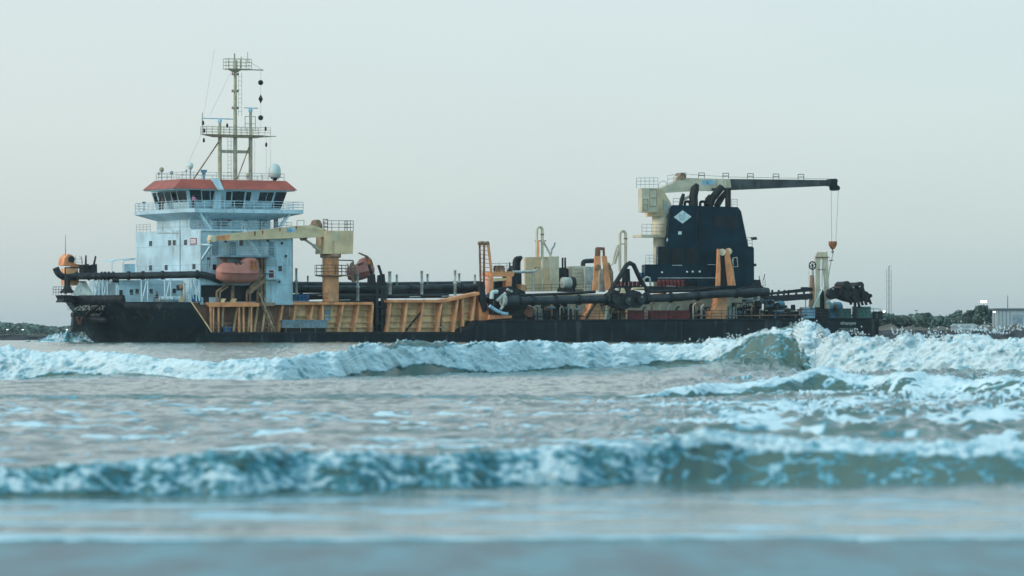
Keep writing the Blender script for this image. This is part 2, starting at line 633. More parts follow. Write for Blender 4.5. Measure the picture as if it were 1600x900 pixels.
AB = Wave([(-420, 116, 600, 552, .00, 1, .8), (-150, 115, 602, 550, .05, 1, .9), (0, 114, 600, 546, .10, 1, 1.2), (100, 114, 590, 552, .16, 1, 1.0), (210, 113, 586, 557, .02, 1, .7), (330, 112, 596, 566, -.1, 1, .8), (420, 112, 598, 561, .02, 1, .8),
           (520, 114, 591, 552, .05, 1, .6), (585, 117, 590, 540, .30, .95, .1), (650, 119, 588, 534, .34, .78, 0), (720, 121, 584, 537, .14, .90, .3), (780, 123, 582, 537, .05, 1, .9), (850, 125, 580, 536, .14, 1, 1.0), (900, 126, 580, 538, .2, 1, .7), (960, 127, 577, 541, .03, 1, .5),
           (1030, 128, 576, 540, .25, 1, .3), (1090, 128, 574, 538, .30, 1.0, .6), (1150, 127, 571, 532, .55, 1.0, .4), (1185, 126, 568, 525, .92, 1.0, .1), (1220, 125, 568, 518, .9, 1.02, .1), (1243, 125, 572, 513, .72, 1.02, .15), (1258, 124, 580, 512, .25, 1.05, .4), (1275, 124, 585, 517, -.05, 1.05, .9),
           (1300, 123, 588, 524, -.1, 1, 1.5), (1350, 122, 590, 530, -.1, 1, 2), (1420, 121, 590, 529, -.1, 1, 2), (1500, 120, 589, 530, -.1, 1, 2), (1600, 119, 588, 531, -.1, 1, 2), (1800, 118, 585, 530, -.1, 1, 2), (2050, 117, 580, 535, .0, 1, 1)], 0.9)
CW = Wave([(700, 76, 627, 640, 3, 3, 0), (880, 77, 627, 640, 3, 3, 0), (1000, 78, 629, 622, .7, 1, .3), (1060, 79, 628, 611, .5, 1, .8), (1130, 80, 626, 601, .30, 1, 2.2), (1200, 80, 624, 599, .70, 1.0, 1.8), (1290, 81, 620, 585, .72, 1, 2.6), (1350, 81, 620, 594, .55, 1, 2.2), (1420, 80, 626, 594, .85, 1, 1.6), (1480, 80, 624, 598, .5, 1, 1.2), (1600, 79, 622, 595, .85, 1.0, 1.0), (1900, 78, 620, 600, .6, 1, .6)], 0.8)
DW = Wave([(-250, 31.4, 781, 742, .12, 1, .3), (0, 31.4, 779, 739, .15, 1, .25), (120, 31.6, 778, 731, .22, 1, .2), (230, 31.8, 776, 722, .05, 1, .3), (330, 32, 774, 713, .02, 1, .3), (500, 32.5, 769, 710, .04, 1, .3), (700, 33, 763, 711, .06, 1, .3), (860, 33.4, 759, 707, .04, 1, .35), (960, 33.7, 756, 704, .0, 1, .4), (1022, 34, 753, 700, .0, 1, .5),
           (1044, 34.1, 753, 696, .35, 1, .6), (1066, 34.2, 754, 690, .72, 1, 1.4), (1100, 34.3, 756, 688, .86, 1, 2.6), (1180, 34.5, 758, 697, .80, 1.05, 6.5), (1300, 34.5, 758, 703, .84, 1.05, 7), (1420, 34.5, 757, 705, .76, 1.05, 7), (1540, 34.6, 753, 706, .74, 1, 7), (1620, 34.8, 748, 704, .5, 1, 6), (1900, 35, 745, 704, .2, 1, 4)], 0.25)
NC = 1340
cc = np.linspace(-1, 1, NC)
# row layout: s offsets from the breaker toes, dense on the faces
def xcol(d):
    return cc[None, :] * (4.5 + 0.165 * d)




def seg(a, b, n):
    return np.linspace(a, b, n, endpoint=False)


def toe_rows(wave, offs):
    """rows that follow a breaker's toe; fixed-point since x depends on d"""
    d = np.full((1, NC), np.mean(wave.d))
    for _ in range(6):
        t, _, _ = wave.at(xcol(d), d)
        d = t
    return np.vstack([d + o for o in offs]), d


D_rows, D_toe = toe_rows(DW, np.concatenate([seg(-.35, 0, 14), seg(0, .32, 64), seg(.32, .9, 26), seg(.9, 7, 90)]))
C_rows, C_toe = toe_rows(CW, np.concatenate([seg(-.8, 0, 14), seg(0, .7, 60), seg(.7, 4, 60)]))
A_rows, A_toe = toe_rows(AB, np.concatenate([seg(-1.0, 0, 20), seg(0, 1.25, 120), seg(1.25, 4, 50)]))


def between(lo, hi, n, skip=True):
    t = (np.linspace(0, 1, n + 2)[1:-1])[:, None]
    return np.exp(np.log(lo) * (1 - t) + np.log(hi) * t)


near = np.full((1, NC), 20.0)
parts_ = [near, between(near, D_rows[:1], 130), D_rows, between(D_rows[-1:], C_rows[:1], 170), C_rows,
          between(C_rows[-1:], A_rows[:1], 90), A_rows, between(A_rows[-1:], np.full((1, NC), 620.0), 200), between(np.full((1, NC), 620.0), np.full((1, NC), 9000.0), 60)]
Y = np.vstack(parts_)
X = xcol(Y)
R = Y.shape[0]
Z = np.zeros_like(X)
foam = np.zeros_like(X)          # whiteness
lump = np.zeros_like(X)          # how much the white water is piled up
xr = X + 0.8 * noise2(X * .11, Y * .11, 40)


def breaker(w, face_k, back_k, min_face, Z, foam, lump, lace):
    t, H, (fb, ft, back, base) = w.at(X, Y)
    s = Y - t
    reach = 5.0 if w is not DW else 1.6
    Z += base * np.where(s < 0, np.exp(-(s / reach) ** 2), np.exp(-(s / (2 * reach)) ** 2))
    scale_h = np.maximum(H, 0.04)
    wob = 0.25 * scale_h * fbm(X / (1.6 * 0.7 + 0), Y * 0 + 3.1, 3, 60) 
    s = s + wob * 0.6 + (.22 * fbm(X * .9, X * 0 + 8.8, 3, 211) if w is DW else 0)
    Wf = np.maximum(min_face, face_k * scale_h)
    if w is DW:
        Wf = Wf * (1 + 1.5 * sstep(.036, .085, X / Y))
    Wb = back_k * scale_h + .4
    up = np.clip(s / Wf, 0, 1)
    prof = np.where(s < Wf, np.where(s < 0, 0, np.sin(up * np.pi / 2) ** 1.15), np.exp(-np.maximum(s - Wf, 0) ** 1.5 / Wb ** 1.5))
    trough = -0.06 * H * np.exp(-((s + .3 * Wf) / (.8 * Wf)) ** 2)
    Z += H * prof + trough
    # white water: a band on the face (in units of face height) and some way down the back
    hface = np.where(s < Wf, np.sin(np.clip(up, 0, 1) * np.pi / 2) ** 1.15, 1.0)
    edge = 0.16 * fbm(X / scale_h * .9, hface * 2.0 + s * 0.2, 4, 70)
    front = sstep(fb - .07, fb + .09, hface + edge) * (s > -.06 * Wf / .7 - .05)
    top = np.where(s > Wf, 1 - sstep(back * .55, back * 1.05 + .05, (s - Wf) + 1.6 * back * edge + .02), 1 - sstep(ft - .05, ft + .12, hface + edge * .7) * (ft < 1))
    f = np.clip(front * top, 0, 1) * (fb < 2.5)
    return f, s, Wf, H


fA, sA, WfA, HA = breaker(AB, .75, 2.2, .3, Z, foam, lump, 1)
fC, sC, WfC, HC = breaker(CW, 2.0, 3.0, .3, Z, foam, lump, 1)
fD, sD, WfD, HD = breaker(DW, .8, 4.0, .12, Z, foam, lump, 1)
# white water riding behind the unbroken lip of the near wave
lip = sstep(.036, .045, X / Y) * (1 - sstep(.16, .2, X / Y))
pile = lip * np.exp(-((sD - WfD - 1.9) / 1.3) ** 2) * (.75 + .6 * fbm(X * .8, Y * .5, 3, 151))
Z += .17 * pile
fD = np.maximum(fD, lip * np.clip(1.7 * np.exp(-((sD - WfD - 1.7) / 1.5) ** 2) + .5 * fbm(X * 1.6, Y * 1.2, 3, 153), 0, 1) * (sD > WfD * .8))
# slow flutes and wrinkles on the smooth faces
for s_, W_, H_, q_ in ((sA, WfA, HA * (1 + .9 * sstep(.03, .06, X / Y)), 1.0), (sC, WfC, HC, .8), (sD, WfD, HD * 2.2, .35)):
    m_ = np.clip(s_ / W_, 0, 1) * (1 - sstep(W_, W_ * 1.6, s_))
    Z += m_ * H_ * (.13 * fbm(X / q_ * .9, Y / q_ * .7, 3, 161) + .06 * fbm(X / q_ * 2.6, (Y + Z) / q_ * 3, 4, 163, .6))
foam = np.maximum.reduce([fA, fC, fD])
lump = np.maximum.reduce([fA * np.clip(HA, 0, 1.3), fC * HC * .8, fD * np.maximum(HD, .22 * (fD > .02))])
# ambient swell and chop
shore = sstep(24.6, 40, Y)
quiet = 1 - 0.75 * np.clip(np.maximum.reduce([(np.abs(sA - WfA * .5) < WfA) * 1.0, (np.abs(sD - .5 * WfD) < WfD) * 1.0]), 0, 1)
right = sstep(.00, .10, X / Y)
amp = shore * (0.55 + 0.9 * right * (Y > 45) * (Y < 130)) * quiet
wx, wy = X + .5 * noise2(X * .3, Y * .3, 1), Y + .5 * noise2(X * .3, Y * .3, 2)
chop = 0.085 * fbm(wx * .42, wy * .95, 2, 3) + 0.060 * (1 - 2 * np.abs(noise2(wx * .8, wy * 1.9, 8))) + .024 * (1 - 2 * np.abs(noise2(wx * 2.6, wy * 5.2, 12)))
chop += 0.009 * noise2(X * 7.5, Y * 13, 15) * (Y < 130)
chop += .14 * fbm(X * .08, Y * .16, 2, 21) * sstep(50, 140, Y)
far = sstep(150, 420, Y)
chop = chop * (1 + .9 * far) * (1 + .40 * sstep(38, 50, Y))
Z += chop * amp
# swash: two low lips running up the sand
for y0, h, tt, x0, x1 in ((26.2, .022, 31, -4, -.35), (24.75, .018, 32, -9, 9)):
    line = y0 + .26 * fbm(X * .33, X * 0 + tt, 4, tt) + (0.012 * X if y0 < 25 else .02 * X)
    sw = Y - line
    ln = sstep(x0 - 2, x0, X) * (1 - sstep(x1 - .8, x1 + .6, X))
    Z += h * ln * np.where(sw < 0, 0, np.where(sw < .07, np.sin(np.clip(sw / .07, 0, 1) * pi / 2), np.exp(-(sw - .07) / .5)))
    if y0 < 25:
        dry = sw < 0
        Z = np.where(dry, -0.015 - 0.03 * np.clip(-sw, 0, 3), Z)
        swash_s = sw
# floating foam: streaks and lace between the breakers
Yq = Y + 1.5 * Z
q = fbm(X * .55 + 2 * noise2(X * .2, Y * .35, 90), Y * 1.1 + 2 * noise2(X * .25, Y * .4, 91), 4, 50)
web = 1 - np.abs(fbm(X * .75 + 1.4 * noise2(X * .4, Y * .7, 93), Y * 1.5 + 1.4 * noise2(X * .4, Y * .7, 94), 3, 55)) * 4.2
patch = fbm(X * .13, Y * .22, 3, 58)
rg = sstep(.015, .075, X / Y)
zoneR = rg * sstep(50, 58, Y) * (1 - sstep(108, 118, Y))
zoneN = sstep(35, 42, Y) * (1 - sstep(66, 90, Y)) 
webR = np.maximum(web, 1 - np.abs(fbm(X * 1.7 + .8 * noise2(X * .9, Yq * 1.1, 181), Yq * 2.4 + .8 * noise2(X * .9, Yq * 1.1, 182), 4, 185)) * 4)
lace = np.maximum(sstep(.62, 1.05, webR + .3 * q + .6 * patch) * zoneR * (sC > -.2 - 50) , 0)
lace = np.maximum(lace, sstep(.06, .40, q + .45 * patch + .12 * rg) * zoneN * .9)
lace = np.maximum(lace, sstep(.22, .55, q + .6 * patch) * zoneR * .95 * ~((sC > -.1) & (sC < WfC)))
lace = np.maximum(lace, sstep(.05, .35, fbm(X * .9, Y * 1.6, 4, 63) + .12) * .6 * (1 - sstep(30, 34, Y)) * (swash_s > 0))
lace = np.maximum(lace, .55 * sstep(.3, .6, q + .5 * patch) * sstep(100, 120, Y) * (1 - sstep(200, 300, Y)) * (sA > WfA))
behind = sD - WfD
lace = np.maximum(lace, sstep(-.1, .4, q + .55 - behind * .09) * (behind > 0) * (behind < 9) * .8 * (1 - .6 * (1 - rg)))
# lace clinging to the smooth faces
web2 = 1 - np.abs(fbm(X * 2.6 + .5 * noise2(X * 1.3, Yq * 1.3, 171), Yq * 2.6 + .5 * noise2(X * 1.3, Yq * 1.3, 172), 4, 175)) * 4
lace = np.maximum(lace, .62 * sstep(.3, 1.0, web2 * .8 + patch) * rg * (sD > 0) * (sD < WfD))
vein = 1 - np.abs(fbm(X * 2.0 + .3 * noise2(X * 2, Y * 2 + Z * 3, 221), Yq * .7 + Z * 1.2, 4, 222, .6)) * 3.6
lace = np.maximum(lace, .55 * sstep(.5, 1.0, vein + .3 * patch) * (X / Y > .045) * (sA > WfA * .1) * (sA < WfA * 1.1))
lace = np.maximum(lace, .55 * sstep(.55, 1.0, vein + .3 * patch) * (X / Y > .036) * (sD > 0) * (sD < WfD))
lace = np.maximum(lace, .35 * sstep(.5, 1.0, web2 + patch) * (X / Y > .045) * (sA > 0) * (sA < WfA))
lace = np.maximum(lace, .35 * sstep(.55, .95, 1 - np.abs(fbm(X * 2.2, Y * 2 + Z * 3, 3, 66)) * 4) * (sA > 0) * (sA < WfA))
lace = np.maximum(lace, np.exp(-((swash_s - .12) / .12) ** 2) * .8 * (swash_s > 0))
foam_all = np.maximum(foam, lace)
# pile the white water up along the surface normal
def grad(Zs):
    zx = np.gradient(Zs, axis=1) / np.gradient(X, axis=1)
    yr = np.gradient(Y, axis=0)
    zy = np.gradient(Zs, axis=0) / yr
    # rows are slanted where they follow a toe: remove the cross term
    yx = np.gradient(Y, axis=1) / np.gradient(X, axis=1)
    return zx - zy * yx, zy


zx, zy = grad(Z)
zy = np.clip(zy, -3, 3)
zx = np.clip(zx, -2, 2)
nl = np.sqrt(1 + zx * zx + zy * zy)
nx, ny, nz = -zx / nl, -zy / nl, 1 / nl
sel = lump > .01
xs_, qs_ = X[sel], (Y + 1.25 * Z)[sel]
hs = lump[sel]
sc_ = np.where(Y[sel] < 50, .30, 1.0)          # the near breaker is a small one
w1, w2 = .45 * noise2(xs_ / sc_ * 1.1, qs_ / sc_ * 1.4, 77), .45 * noise2(xs_ / sc_ * 1.1 + 9, qs_ / sc_ * 1.4, 78)
b1 = fbm(xs_ / (1.1 * sc_) + w1, qs_ / (.8 * sc_) + w2, 2, 80)
b2 = billow(xs_ / (.42 * sc_) + w1 * 1.5, qs_ / (.36 * sc_) + w2 * 1.5, 3, 85, .6)
b3 = fbm(xs_ / (.17 * sc_) + w2 * 2, qs_ / (.15 * sc_) + w1 * 2, 4, 95, .6)
disp = hs * (.15 * b1 + .125 * b2 + .105 * b3 - .03)
# ragged tips on the crest of the big breaker
tips = np.clip(noise2(xs_ * 2.3, xs_ * 0 + 1.5, 99), 0, 1) ** 3 * np.clip(1 - np.abs((sA[sel] - WfA[sel] * .9) / .35), 0, 1) * (X[sel] / Y[sel] > .03) * .35
dd = np.zeros_like(X)
dd[sel] = disp
XX, YY, ZZ = X + nx * dd, Y + ny * dd, Z + nz * dd
zt = np.zeros_like(X)
zt[sel] = tips
ZZ = ZZ + zt + .012 * lace * (foam < .3) * shore
# gaps in the white water
tear = fbm(X * 3.3 / np.where(Y < 50, .35, 1), (Y + 1.3 * Z) * 4.2 / np.where(Y < 50, .35, 1), 3, 120)
near_b = (Y < 45)
foam_all = np.where(foam > lace, foam * (1 - .75 * sstep(.18, .5, tear) * (1 - .5 * foam)), foam_all)
mott = fbm(X * 2.4, (Y + 1.3 * Z) * 2.8, 4, 201, .62)
foam_all = np.where(~near_b & (foam > .2), np.minimum(foam_all, .60 + .45 * sstep(-.30, .30, mott)), foam_all)
foam_all = np.where(near_b & (foam > .2), np.minimum(foam_all,   .36 + .16 * lip + .40 * sstep(-.35, .5, tear + .5 * noise2(X * 2.2, Y * 2 + Z * 4, 131))), foam_all)

idx = np.arange(R * NC).reshape(R, NC)
faces = np.stack([idx[:-1, :-1], idx[:-1, 1:], idx[1:, 1:], idx[1:, :-1]], -1).reshape(-1, 4)
me = bpy.data.meshes.new("sea")
nv, nf = R * NC, len(faces)
me.vertices.add(nv)
me.vertices.foreach_set('co', np.stack([XX, YY, ZZ], -1).astype(np.float32).ravel())
me.loops.add(nf * 4)
me.loops.foreach_set('vertex_index', faces.astype(np.int32).ravel())
me.polygons.add(nf)
me.polygons.foreach_set('loop_start', np.arange(0, nf * 4, 4, dtype=np.int32))
me.polygons.foreach_set('loop_total', np.full(nf, 4, dtype=np.int32))
me.polygons.foreach_set('use_smooth', np.ones(nf, dtype=bool))
me.update(calc_edges=True)
at = me.attributes.new('foam', 'FLOAT', 'POINT')
at.data.foreach_set('value', foam_all.astype(np.float32).ravel())
sea = bpy.data.objects.new("sea", me)
COL.objects.link(sea)
tag(sea, "grey green sea with rows of breaking white waves and drifting foam", None, None, 'structure')


def sea_material():
    m = bpy.data.materials.new('sea_water')
    m.use_nodes = True
    n, l = m.node_tree.nodes, m.node_tree.links
    b = n['Principled BSDF']
    a = n.new('ShaderNodeAttribute')
    a.attribute_name = 'foam'
    tc = n.new('ShaderNodeTexCoord')

    def tex(scale, detail, vs_=(1, 1, 1), rough=.6):
        mp = n.new('ShaderNodeMapping')
        mp.inputs['Scale'].default_value = vs_
        l.new(tc.outputs['Object'], mp.inputs[0])
        t = n.new('ShaderNodeTexNoise')
        t.inputs['Scale'].default_value = scale
        t.inputs['Detail'].default_value = detail
        t.inputs['Roughness'].default_value = rough
        l.new(mp.outputs[0], t.inputs['Vector'])
        return t.outputs[0]

    def mth(op, x, y=None, clamp=False):
        k = n.new('ShaderNodeMath')
        k.operation = op
        k.use_clamp = clamp
        for i, v in enumerate((x, y)):
            if v is None:
                continue
            if isinstance(v, (int, float)):
                k.inputs[i].default_value = v
            else:
                l.new(v, k.inputs[i])
        return k.outputs[0]
    br = tex(3.0, 6, (1, 1.6, 1.6), .7)
    f = mth('ADD', a.outputs['Fac'], mth('MULTIPLY', mth('SUBTRACT', br, .5), .9))
    r = n.new('ShaderNodeMapRange')
    r.interpolation_type = 'SMOOTHSTEP'
    r.inputs['From Min'].default_value = .20
    r.inputs['From Max'].default_value = .86
    l.new(f, r.inputs['Value'])
    # no foam where the attribute is nil
    fac = mth('MULTIPLY', r.outputs[0], mth('MULTIPLY', a.outputs['Fac'], 5.0, True))
    wat = n.new('ShaderNodeMix')
    wat.data_type = 'RGBA'
    wat.inputs[6].default_value = (0.066, 0.122, 0.112, 1)
    wat.inputs[7].default_value = (0.150, 0.200, 0.168, 1)
    l.new(tex(.25, 3), wat.inputs[0])
    def cmix(f_, a_, b_):
        k = n.new('ShaderNodeMix')
        k.data_type = 'RGBA'
        for i_, v_ in ((0, f_), (6, a_), (7, b_)):
            if isinstance(v_, tuple):
                k.inputs[i_].default_value = (*v_, 1)
            else:
                l.new(v_, k.inputs[i_])
        return k.outputs[2]
    # water full of air is turquoise before it turns white
    aer = cmix(mth('MULTIPLY', fac, 2.4, True), wat.outputs[2], (.05, .27, .36))
    mx = cmix(mth('MULTIPLY', mth('SUBTRACT', fac, .28, True), 1.55, True), aer, (.61, .71, .745))
    l.new(mx, b.inputs['Base Color'])
    ro = n.new('ShaderNodeMapRange')
    ro.inputs['To Min'].default_value = .13
    ro.inputs['To Max'].default_value = .75
    l.new(fac, ro.inputs['Value'])
    l.new(ro.outputs[0], b.inputs['Roughness'])
    b.inputs['IOR'].default_value = 1.33
    ss = n.new('ShaderNodeMath')
    ss.operation = 'MULTIPLY'
    ss.inputs[1].default_value = .5
    l.new(fac, ss.inputs[0])
    l.new(ss.outputs[0], b.inputs['Subsurface Weight'])
    b.inputs['Subsurface Radius'].default_value = (1.0, 1.1, 1.2)
    b.inputs['Subsurface Scale'].default_value = .12
    sp = n.new('ShaderNodeMapRange')
    sp.inputs['To Min'].default_value = .5
    sp.inputs['To Max'].default_value = .15
    l.new(fac, sp.inputs['Value'])
    l.new(sp.outputs[0], b.inputs['Specular IOR Level'])
    bp = n.new('ShaderNodeBump')
    bp.inputs['Strength'].default_value = .2
    bp.inputs['Distance'].default_value = .03
    hh = mth('ADD', mth('MULTIPLY', tex(2.2, 4, (1, 2, 1)), .8), mth('MULTIPLY', tex(11, 4, (1, 1.5, 1.5), .65), .35))
    l.new(hh, bp.inputs['Height'])
    l.new(bp.outputs[0], b.inputs['Normal'])
    return m


me.materials.append(sea_material())

# calmer water to either side of the surf, out to the horizon
mb = MB()
gx_ = np.linspace(-2800, 2800, 60)
gy_ = np.geomspace(26, 9400, 60)
mb.add([(x, y, -.42) for y in gy_ for x in gx_], [(j * 60 + i, j * 60 + i + 1, (j + 1) * 60 + i + 1, (j + 1) * 60 + i) for j in range(59) for i in range(59)])
sea2 = bpy.data.objects.new("open_water", mb.mesh("open_water", me.materials[0]))
COL.objects.link(sea2)
tag(sea2, "calm grey green water beyond the surf", None, None, 'structure')

# the beach: wet sand sloping up to the camera and beyond
def beach():
    ys = np.concatenate([np.linspace(-60, 18, 20), np.linspace(18.2, 30, 120), [34, 40, 60]])
    xs = np.concatenate([np.linspace(-200, -9, 20), np.linspace(-8.5, 8.5, 180), np.linspace(9, 200, 20)])
    gx, gy = np.meshgrid(xs, ys)
    gz = (24.6 - gy) * 0.0055 - .006 + .004 * fbm(gx * .4, gy * .25, 3, 5) + .0012 * fbm(gx * 2.5, gy * .7, 3, 6)
    gz = np.where(gy > 24.6, (24.6 - gy) * .02 - .006, gz)
    r_, c_ = gx.shape
    ii = np.arange(r_ * c_).reshape(r_, c_)
    f = np.stack([ii[:-1, :-1], ii[:-1, 1:], ii[1:, 1:], ii[1:, :-1]], -1).reshape(-1, 4)
    mb = bpy.data.meshes.new('beach')
    mb.from_pydata(np.stack([gx, gy, gz], -1).reshape(-1, 3).tolist(), [], f.tolist())
    mb.polygons.foreach_set('use_smooth', np.ones(len(f), dtype=bool))
    m = make_mat('wet_sand', (0.014, 0.145, 0.18), 0.32, 0.22, 2.2, bump=0.05, spec=0.14, vvec=(1, .16, 1))  # stretched colour streaks paint the sky's reflections into the sand
    mb.materials.append(m)
    o = bpy.data.objects.new('beach', mb)
    COL.objects.link(o)
    return tag(o, "wet blue grey sand at the water's edge", None, None, 'structure')


beach()

# ------------------------------------------------------------------ the dredger
random.seed(3)
ship = node('dredger')
ship.location = (0, D, 0)
ship.rotation_euler.z = A
tag(ship, "black hulled dredging ship with white bridge, orange hopper and navy engine casing", "ship")
HB = 11.5                                   # half breadth
ZL = P(520, 519)[2]                         # low deck amidships
ZA = P(1000, 500)[2]                        # after deck
ZF = P(250, 472)[2]                         # fore deck
ZB = P(150, 461, -6)[2]                     # forecastle

# hull ---------------------------------------------------------------
TOP = [(P(x, y, v)[0], P(x, y, v)[2]) for x, y, v in ((103, 461, 0), (150, 461, -8), (197, 461, -9.6), (203, 471.5, -10), (299, 472, -HB), (330, 519, -HB), (720, 519, -HB), (746, 500.5, -HB), (1100, 499, -HB), (1384, 496.5, -HB))]
U0, U1 = TOP[0][0], TOP[-1][0]
UW = P(152, 536, -1)[0]                      # stem at the waterline


def ztop(u):
    for (a, za), (b, zb) in zip(TOP[:-1], TOP[1:]):
        if u <= b:
            return za + (zb - za) * max(0, (u - a)) / (b - a)
    return TOP[-1][1]


def ustem(z):
    t = min(1.2, max(0, z / 6.4))
    return UW + (U0 - UW) * t ** 1.25


def halfb(u, z):
    s = u - ustem(z)
    if s <= 0:
        return 0.0
    tz = min(1, max(0, z / 6.4))
    L_ = 16 - 4.5 * tz
    t = min(1, s / L_)
    b = HB * (1 - (1 - t) ** 2.3) ** (1 / 1.75)
    e = (U1 - u) / 4.0
    if e < 1:
        b *= 1 - 0.16 * (1 - max(0, e)) ** 2
    return b


def build_hull():
    mb = MB()
    us = sorted(set([u for u, _ in TOP] + [U0 + (U1 - U0) * i / 70 for i in range(71)] + [U0 + 0.15 * i ** 1.45 for i in range(36)]))
    lv = [-.35, -.12, .0, .12, .28, .45, .62, .8, 1.0]
    rings = []
    for u in us:
        zt = ztop(u)
        ring = []
        zlow = -1.6
        for side in (-1, 1):
            col = []
            for k in lv:
                z = zt * k if k >= 0 else zlow * (-k / .35)
                # the rows bend to the stem so that the bow stays closed
                uu = max(u, ustem(z) + (u - U0) * 0.0)
                col.append((uu, side * halfb(uu, z), z))
            ring.append(col)
        rings.append(ring)
    n = len(lv)
    vs_, fs = [], []
    for r in rings:
        for col in r:
            vs_ += col
    W2 = 2 * n
    for i in range(len(rings) - 1):
        for s in (0, 1):
            for k in range(n - 1):
                a = i * W2 + s * n + k
                q = (a, a + W2, a + W2 + 1, a + 1)
                fs.append(q if s == 0 else q[::-1])
        # deck
        a, b = i * W2 + n - 1, i * W2 + 2 * n - 1
        fs.append((a, a + W2, b + W2, b))
    o = (len(rings) - 1) * W2
    fs.append(tuple([o + k for k in range(n)] + [o + n + k for k in range(n - 1, -1, -1)]))
    mb.add(vs_, fs)
    mb.smooth = [False] * len(fs)
    return mb


hull = part('hull', build_hull(), 'hull', ship)
bpy.context.view_layer.update()
for p_ in hull.data.polygons:
    p_.use_smooth = p_.normal.z < .8 and abs(p_.normal.x) < .985
side_pt = lambda u, z, off=.03: (u, -halfb(u, z) - off, z)

mb = MB()       # fenders, recess ring and rubbing strakes
mb.beam(P(745, 501, -HB - .04), P(745, 536, -HB - .04), .35, .10)
part('fender', mb, 'black', hull)
mb = MB()
mb.beam(P(757, 501, -HB - .04), P(757, 536, -HB - .04), .25, .10)
part('fender', mb, 'black', hull)
mb = MB()
for a in (340, 430, 520, 610, 700):
    mb.beam(P(a, 520.5, -HB - .06), P(min(a + 90, 720), 520.5, -HB - .06), .12, .22)
part('rubbing_strake', mb, 'black', hull)
mb = MB()
for a in range(760, 1380, 62):
    mb.beam(P(a, 501 - (a - 760) / 620 * 3.5, -HB - .06), P(a + 62, 501 - (a + 62 - 760) / 620 * 3.5, -HB - .06), .12, .2)
part('rubbing_strake', mb, 'black', hull)
for x in (178, 185, 193.5, 205, 214.5, 224.5, 235.5, 245.5, 267, 273):
    p = P(x, 496.5, -11)
    mb = MB()
    q = Vector(side_pt(p[0], p[2], .0))
    mb.tube([q + Vector((0, .05, 0)), q + Vector((0, -.06, 0))], .19, 10)
    part('scupper', mb, 'soot', hull)
mb = MB()
mb.tube([P(303, 512) + Vector((0, .05, 0)), P(303, 512) + Vector((0, -.07, 0))], .22, 10)
part('scupper', mb, 'soot', hull)


def hull_text(name, body, x0, x1, y0, y1, v, mat):
    a, b = P(x0, y1, v), P(x1, y0, v)
    mb = MB()
    lettering(mb, body, None, b[0] - a[0], b[2] - a[2], lambda s, t: side_pt(a[0] + s, a[2] + t, .05))
    if mb.v:
        part(name, mb, mat, hull)


hull_text('name_lettering', "DCI DREDGE XX", 145, 176.5, 477, 484.5, -8.5, 'letter')
hull_text('name_lettering', "डी सी आई", 156, 177, 488.5, 494, -8.5, 'letter_dim')
hull_text('stern_lettering', "डी सी आई", 1233, 1254, 503, 509.5, -HB, 'letter')
hull_text('port_lettering', "विशाखापत्तनम", 1313, 1337, 502.5, 509, -HB, 'letter')
hull_text('port_lettering', "VISAKHAPATNAM", 1310, 1340, 512.5, 516.5, -HB, 'letter_dim')
# thruster mark near the stem
mb = MB()
pc = P(174, 518, -9)
ring = []
for i in range(11):
    a = pi * .35 + 1.3 * pi * i / 10
    ring.append(side_pt(pc[0] + .35 * cos(a), pc[2] + .62 * sin(a), .05))
mb.tube(ring, .07, 4)
part('thruster_mark', mb, 'letter', hull)
# bow recess for the anchor: dark hawse pipe and pocket lip
mb = MB()
arc = [(134, 497), (140, 488), (147, 482), (156, 478)]
pts = [P(x, y, -3.2 - (x - 134) * .13) for x, y in arc]
mb.tube(pts, [.22, .25, .25, .15], 8)
mb.tube([P(131, 498.5, -2.6), P(146, 499.5, -5), P(166, 500.5, -8)], [.4, .4, .3], 8)
part('anchor_pocket', mb, 'black', hull)

# bow platform and dredging coupling --------------------------------------
bow = node('bow_coupling', ship, P(112, 462, 0))


def under(name, mb, mat, root, label=None):
    """child of an Empty part: coordinates are given in ship axes"""
    c = root.location
    mb.v = [(p[0] - c[0], p[1] - c[1], p[2] - c[2]) for p in mb.v]
    return part(name, mb, mat, root, label)


mb = MB().pprism([(97, 461), (118, 461), (118, 472.5), (98, 472.5), (100.5, 467)], -2.0, 2.4)
under('overhang_platform', mb, 'black', bow)
mb = MB()
mb.rail([P(83, 460.5, .4), P(96, 460.5, -1.9), P(112, 460.5, -1.9)], 1.05, .7, .035, 3)
under('railing', mb, 'dark_rail', bow)
mb = MB().pprism([(104, 419), (122, 420), (124, 446), (104, 446)], -.9, 1.8)
under('pedestal', mb, 'orange_pale', bow)
mb = MB().pprism([(99, 414.5), (101, 403), (107, 397), (113, 398.5), (116, 404), (117, 416)], -.9, 1.8)
mb.pprism([(116, 412), (130, 414), (130, 419.5), (116, 419.5)], -.6, 1.2)
under('winch_housing', mb, 'orange', bow)
mb = MB()
c = P(111, 405, -.95)
mb.tube([c, c + Vector((0, -.35, 0))], .42, 12)
under('sheave', mb, 'black', bow)
mb = MB().hexa([P(112, 462, -3), P(147, 462, -3), P(147, 462, 3), P(112, 462, 3), P(124, 439, -1.6), P(134, 439, -1.6), P(134, 439, 1.6), P(124, 439, 1.6)])
under('base', mb, 'stub', bow)
mb = MB().bend([P(87, 418.5, -1.2), P(91, 428, -1.2), P(101, 434, -1.2), P(118, 432, -1.2)], [.45] * 14, 12, 1.2, 5)
under('spout', mb, 'pipe', bow)
mb = MB().lathe(P(105, 458, -1.6), [(1.0, 0), (.95, .25), (.55, .55), (.4, 1.1), (.38, 2.4)], 12)
under('swivel', mb, 'black', bow)
mb = MB()
mb.tube([P(102, 460, -2.5), P(102, 418.3, -2.5), P(129, 418.3, -2.5), P(129, 426, -2.5)], .13, 6)
mb.ladder(P(118, 419, -1), P(118, 400, -1), (.9, 0, 0), .03, .4)
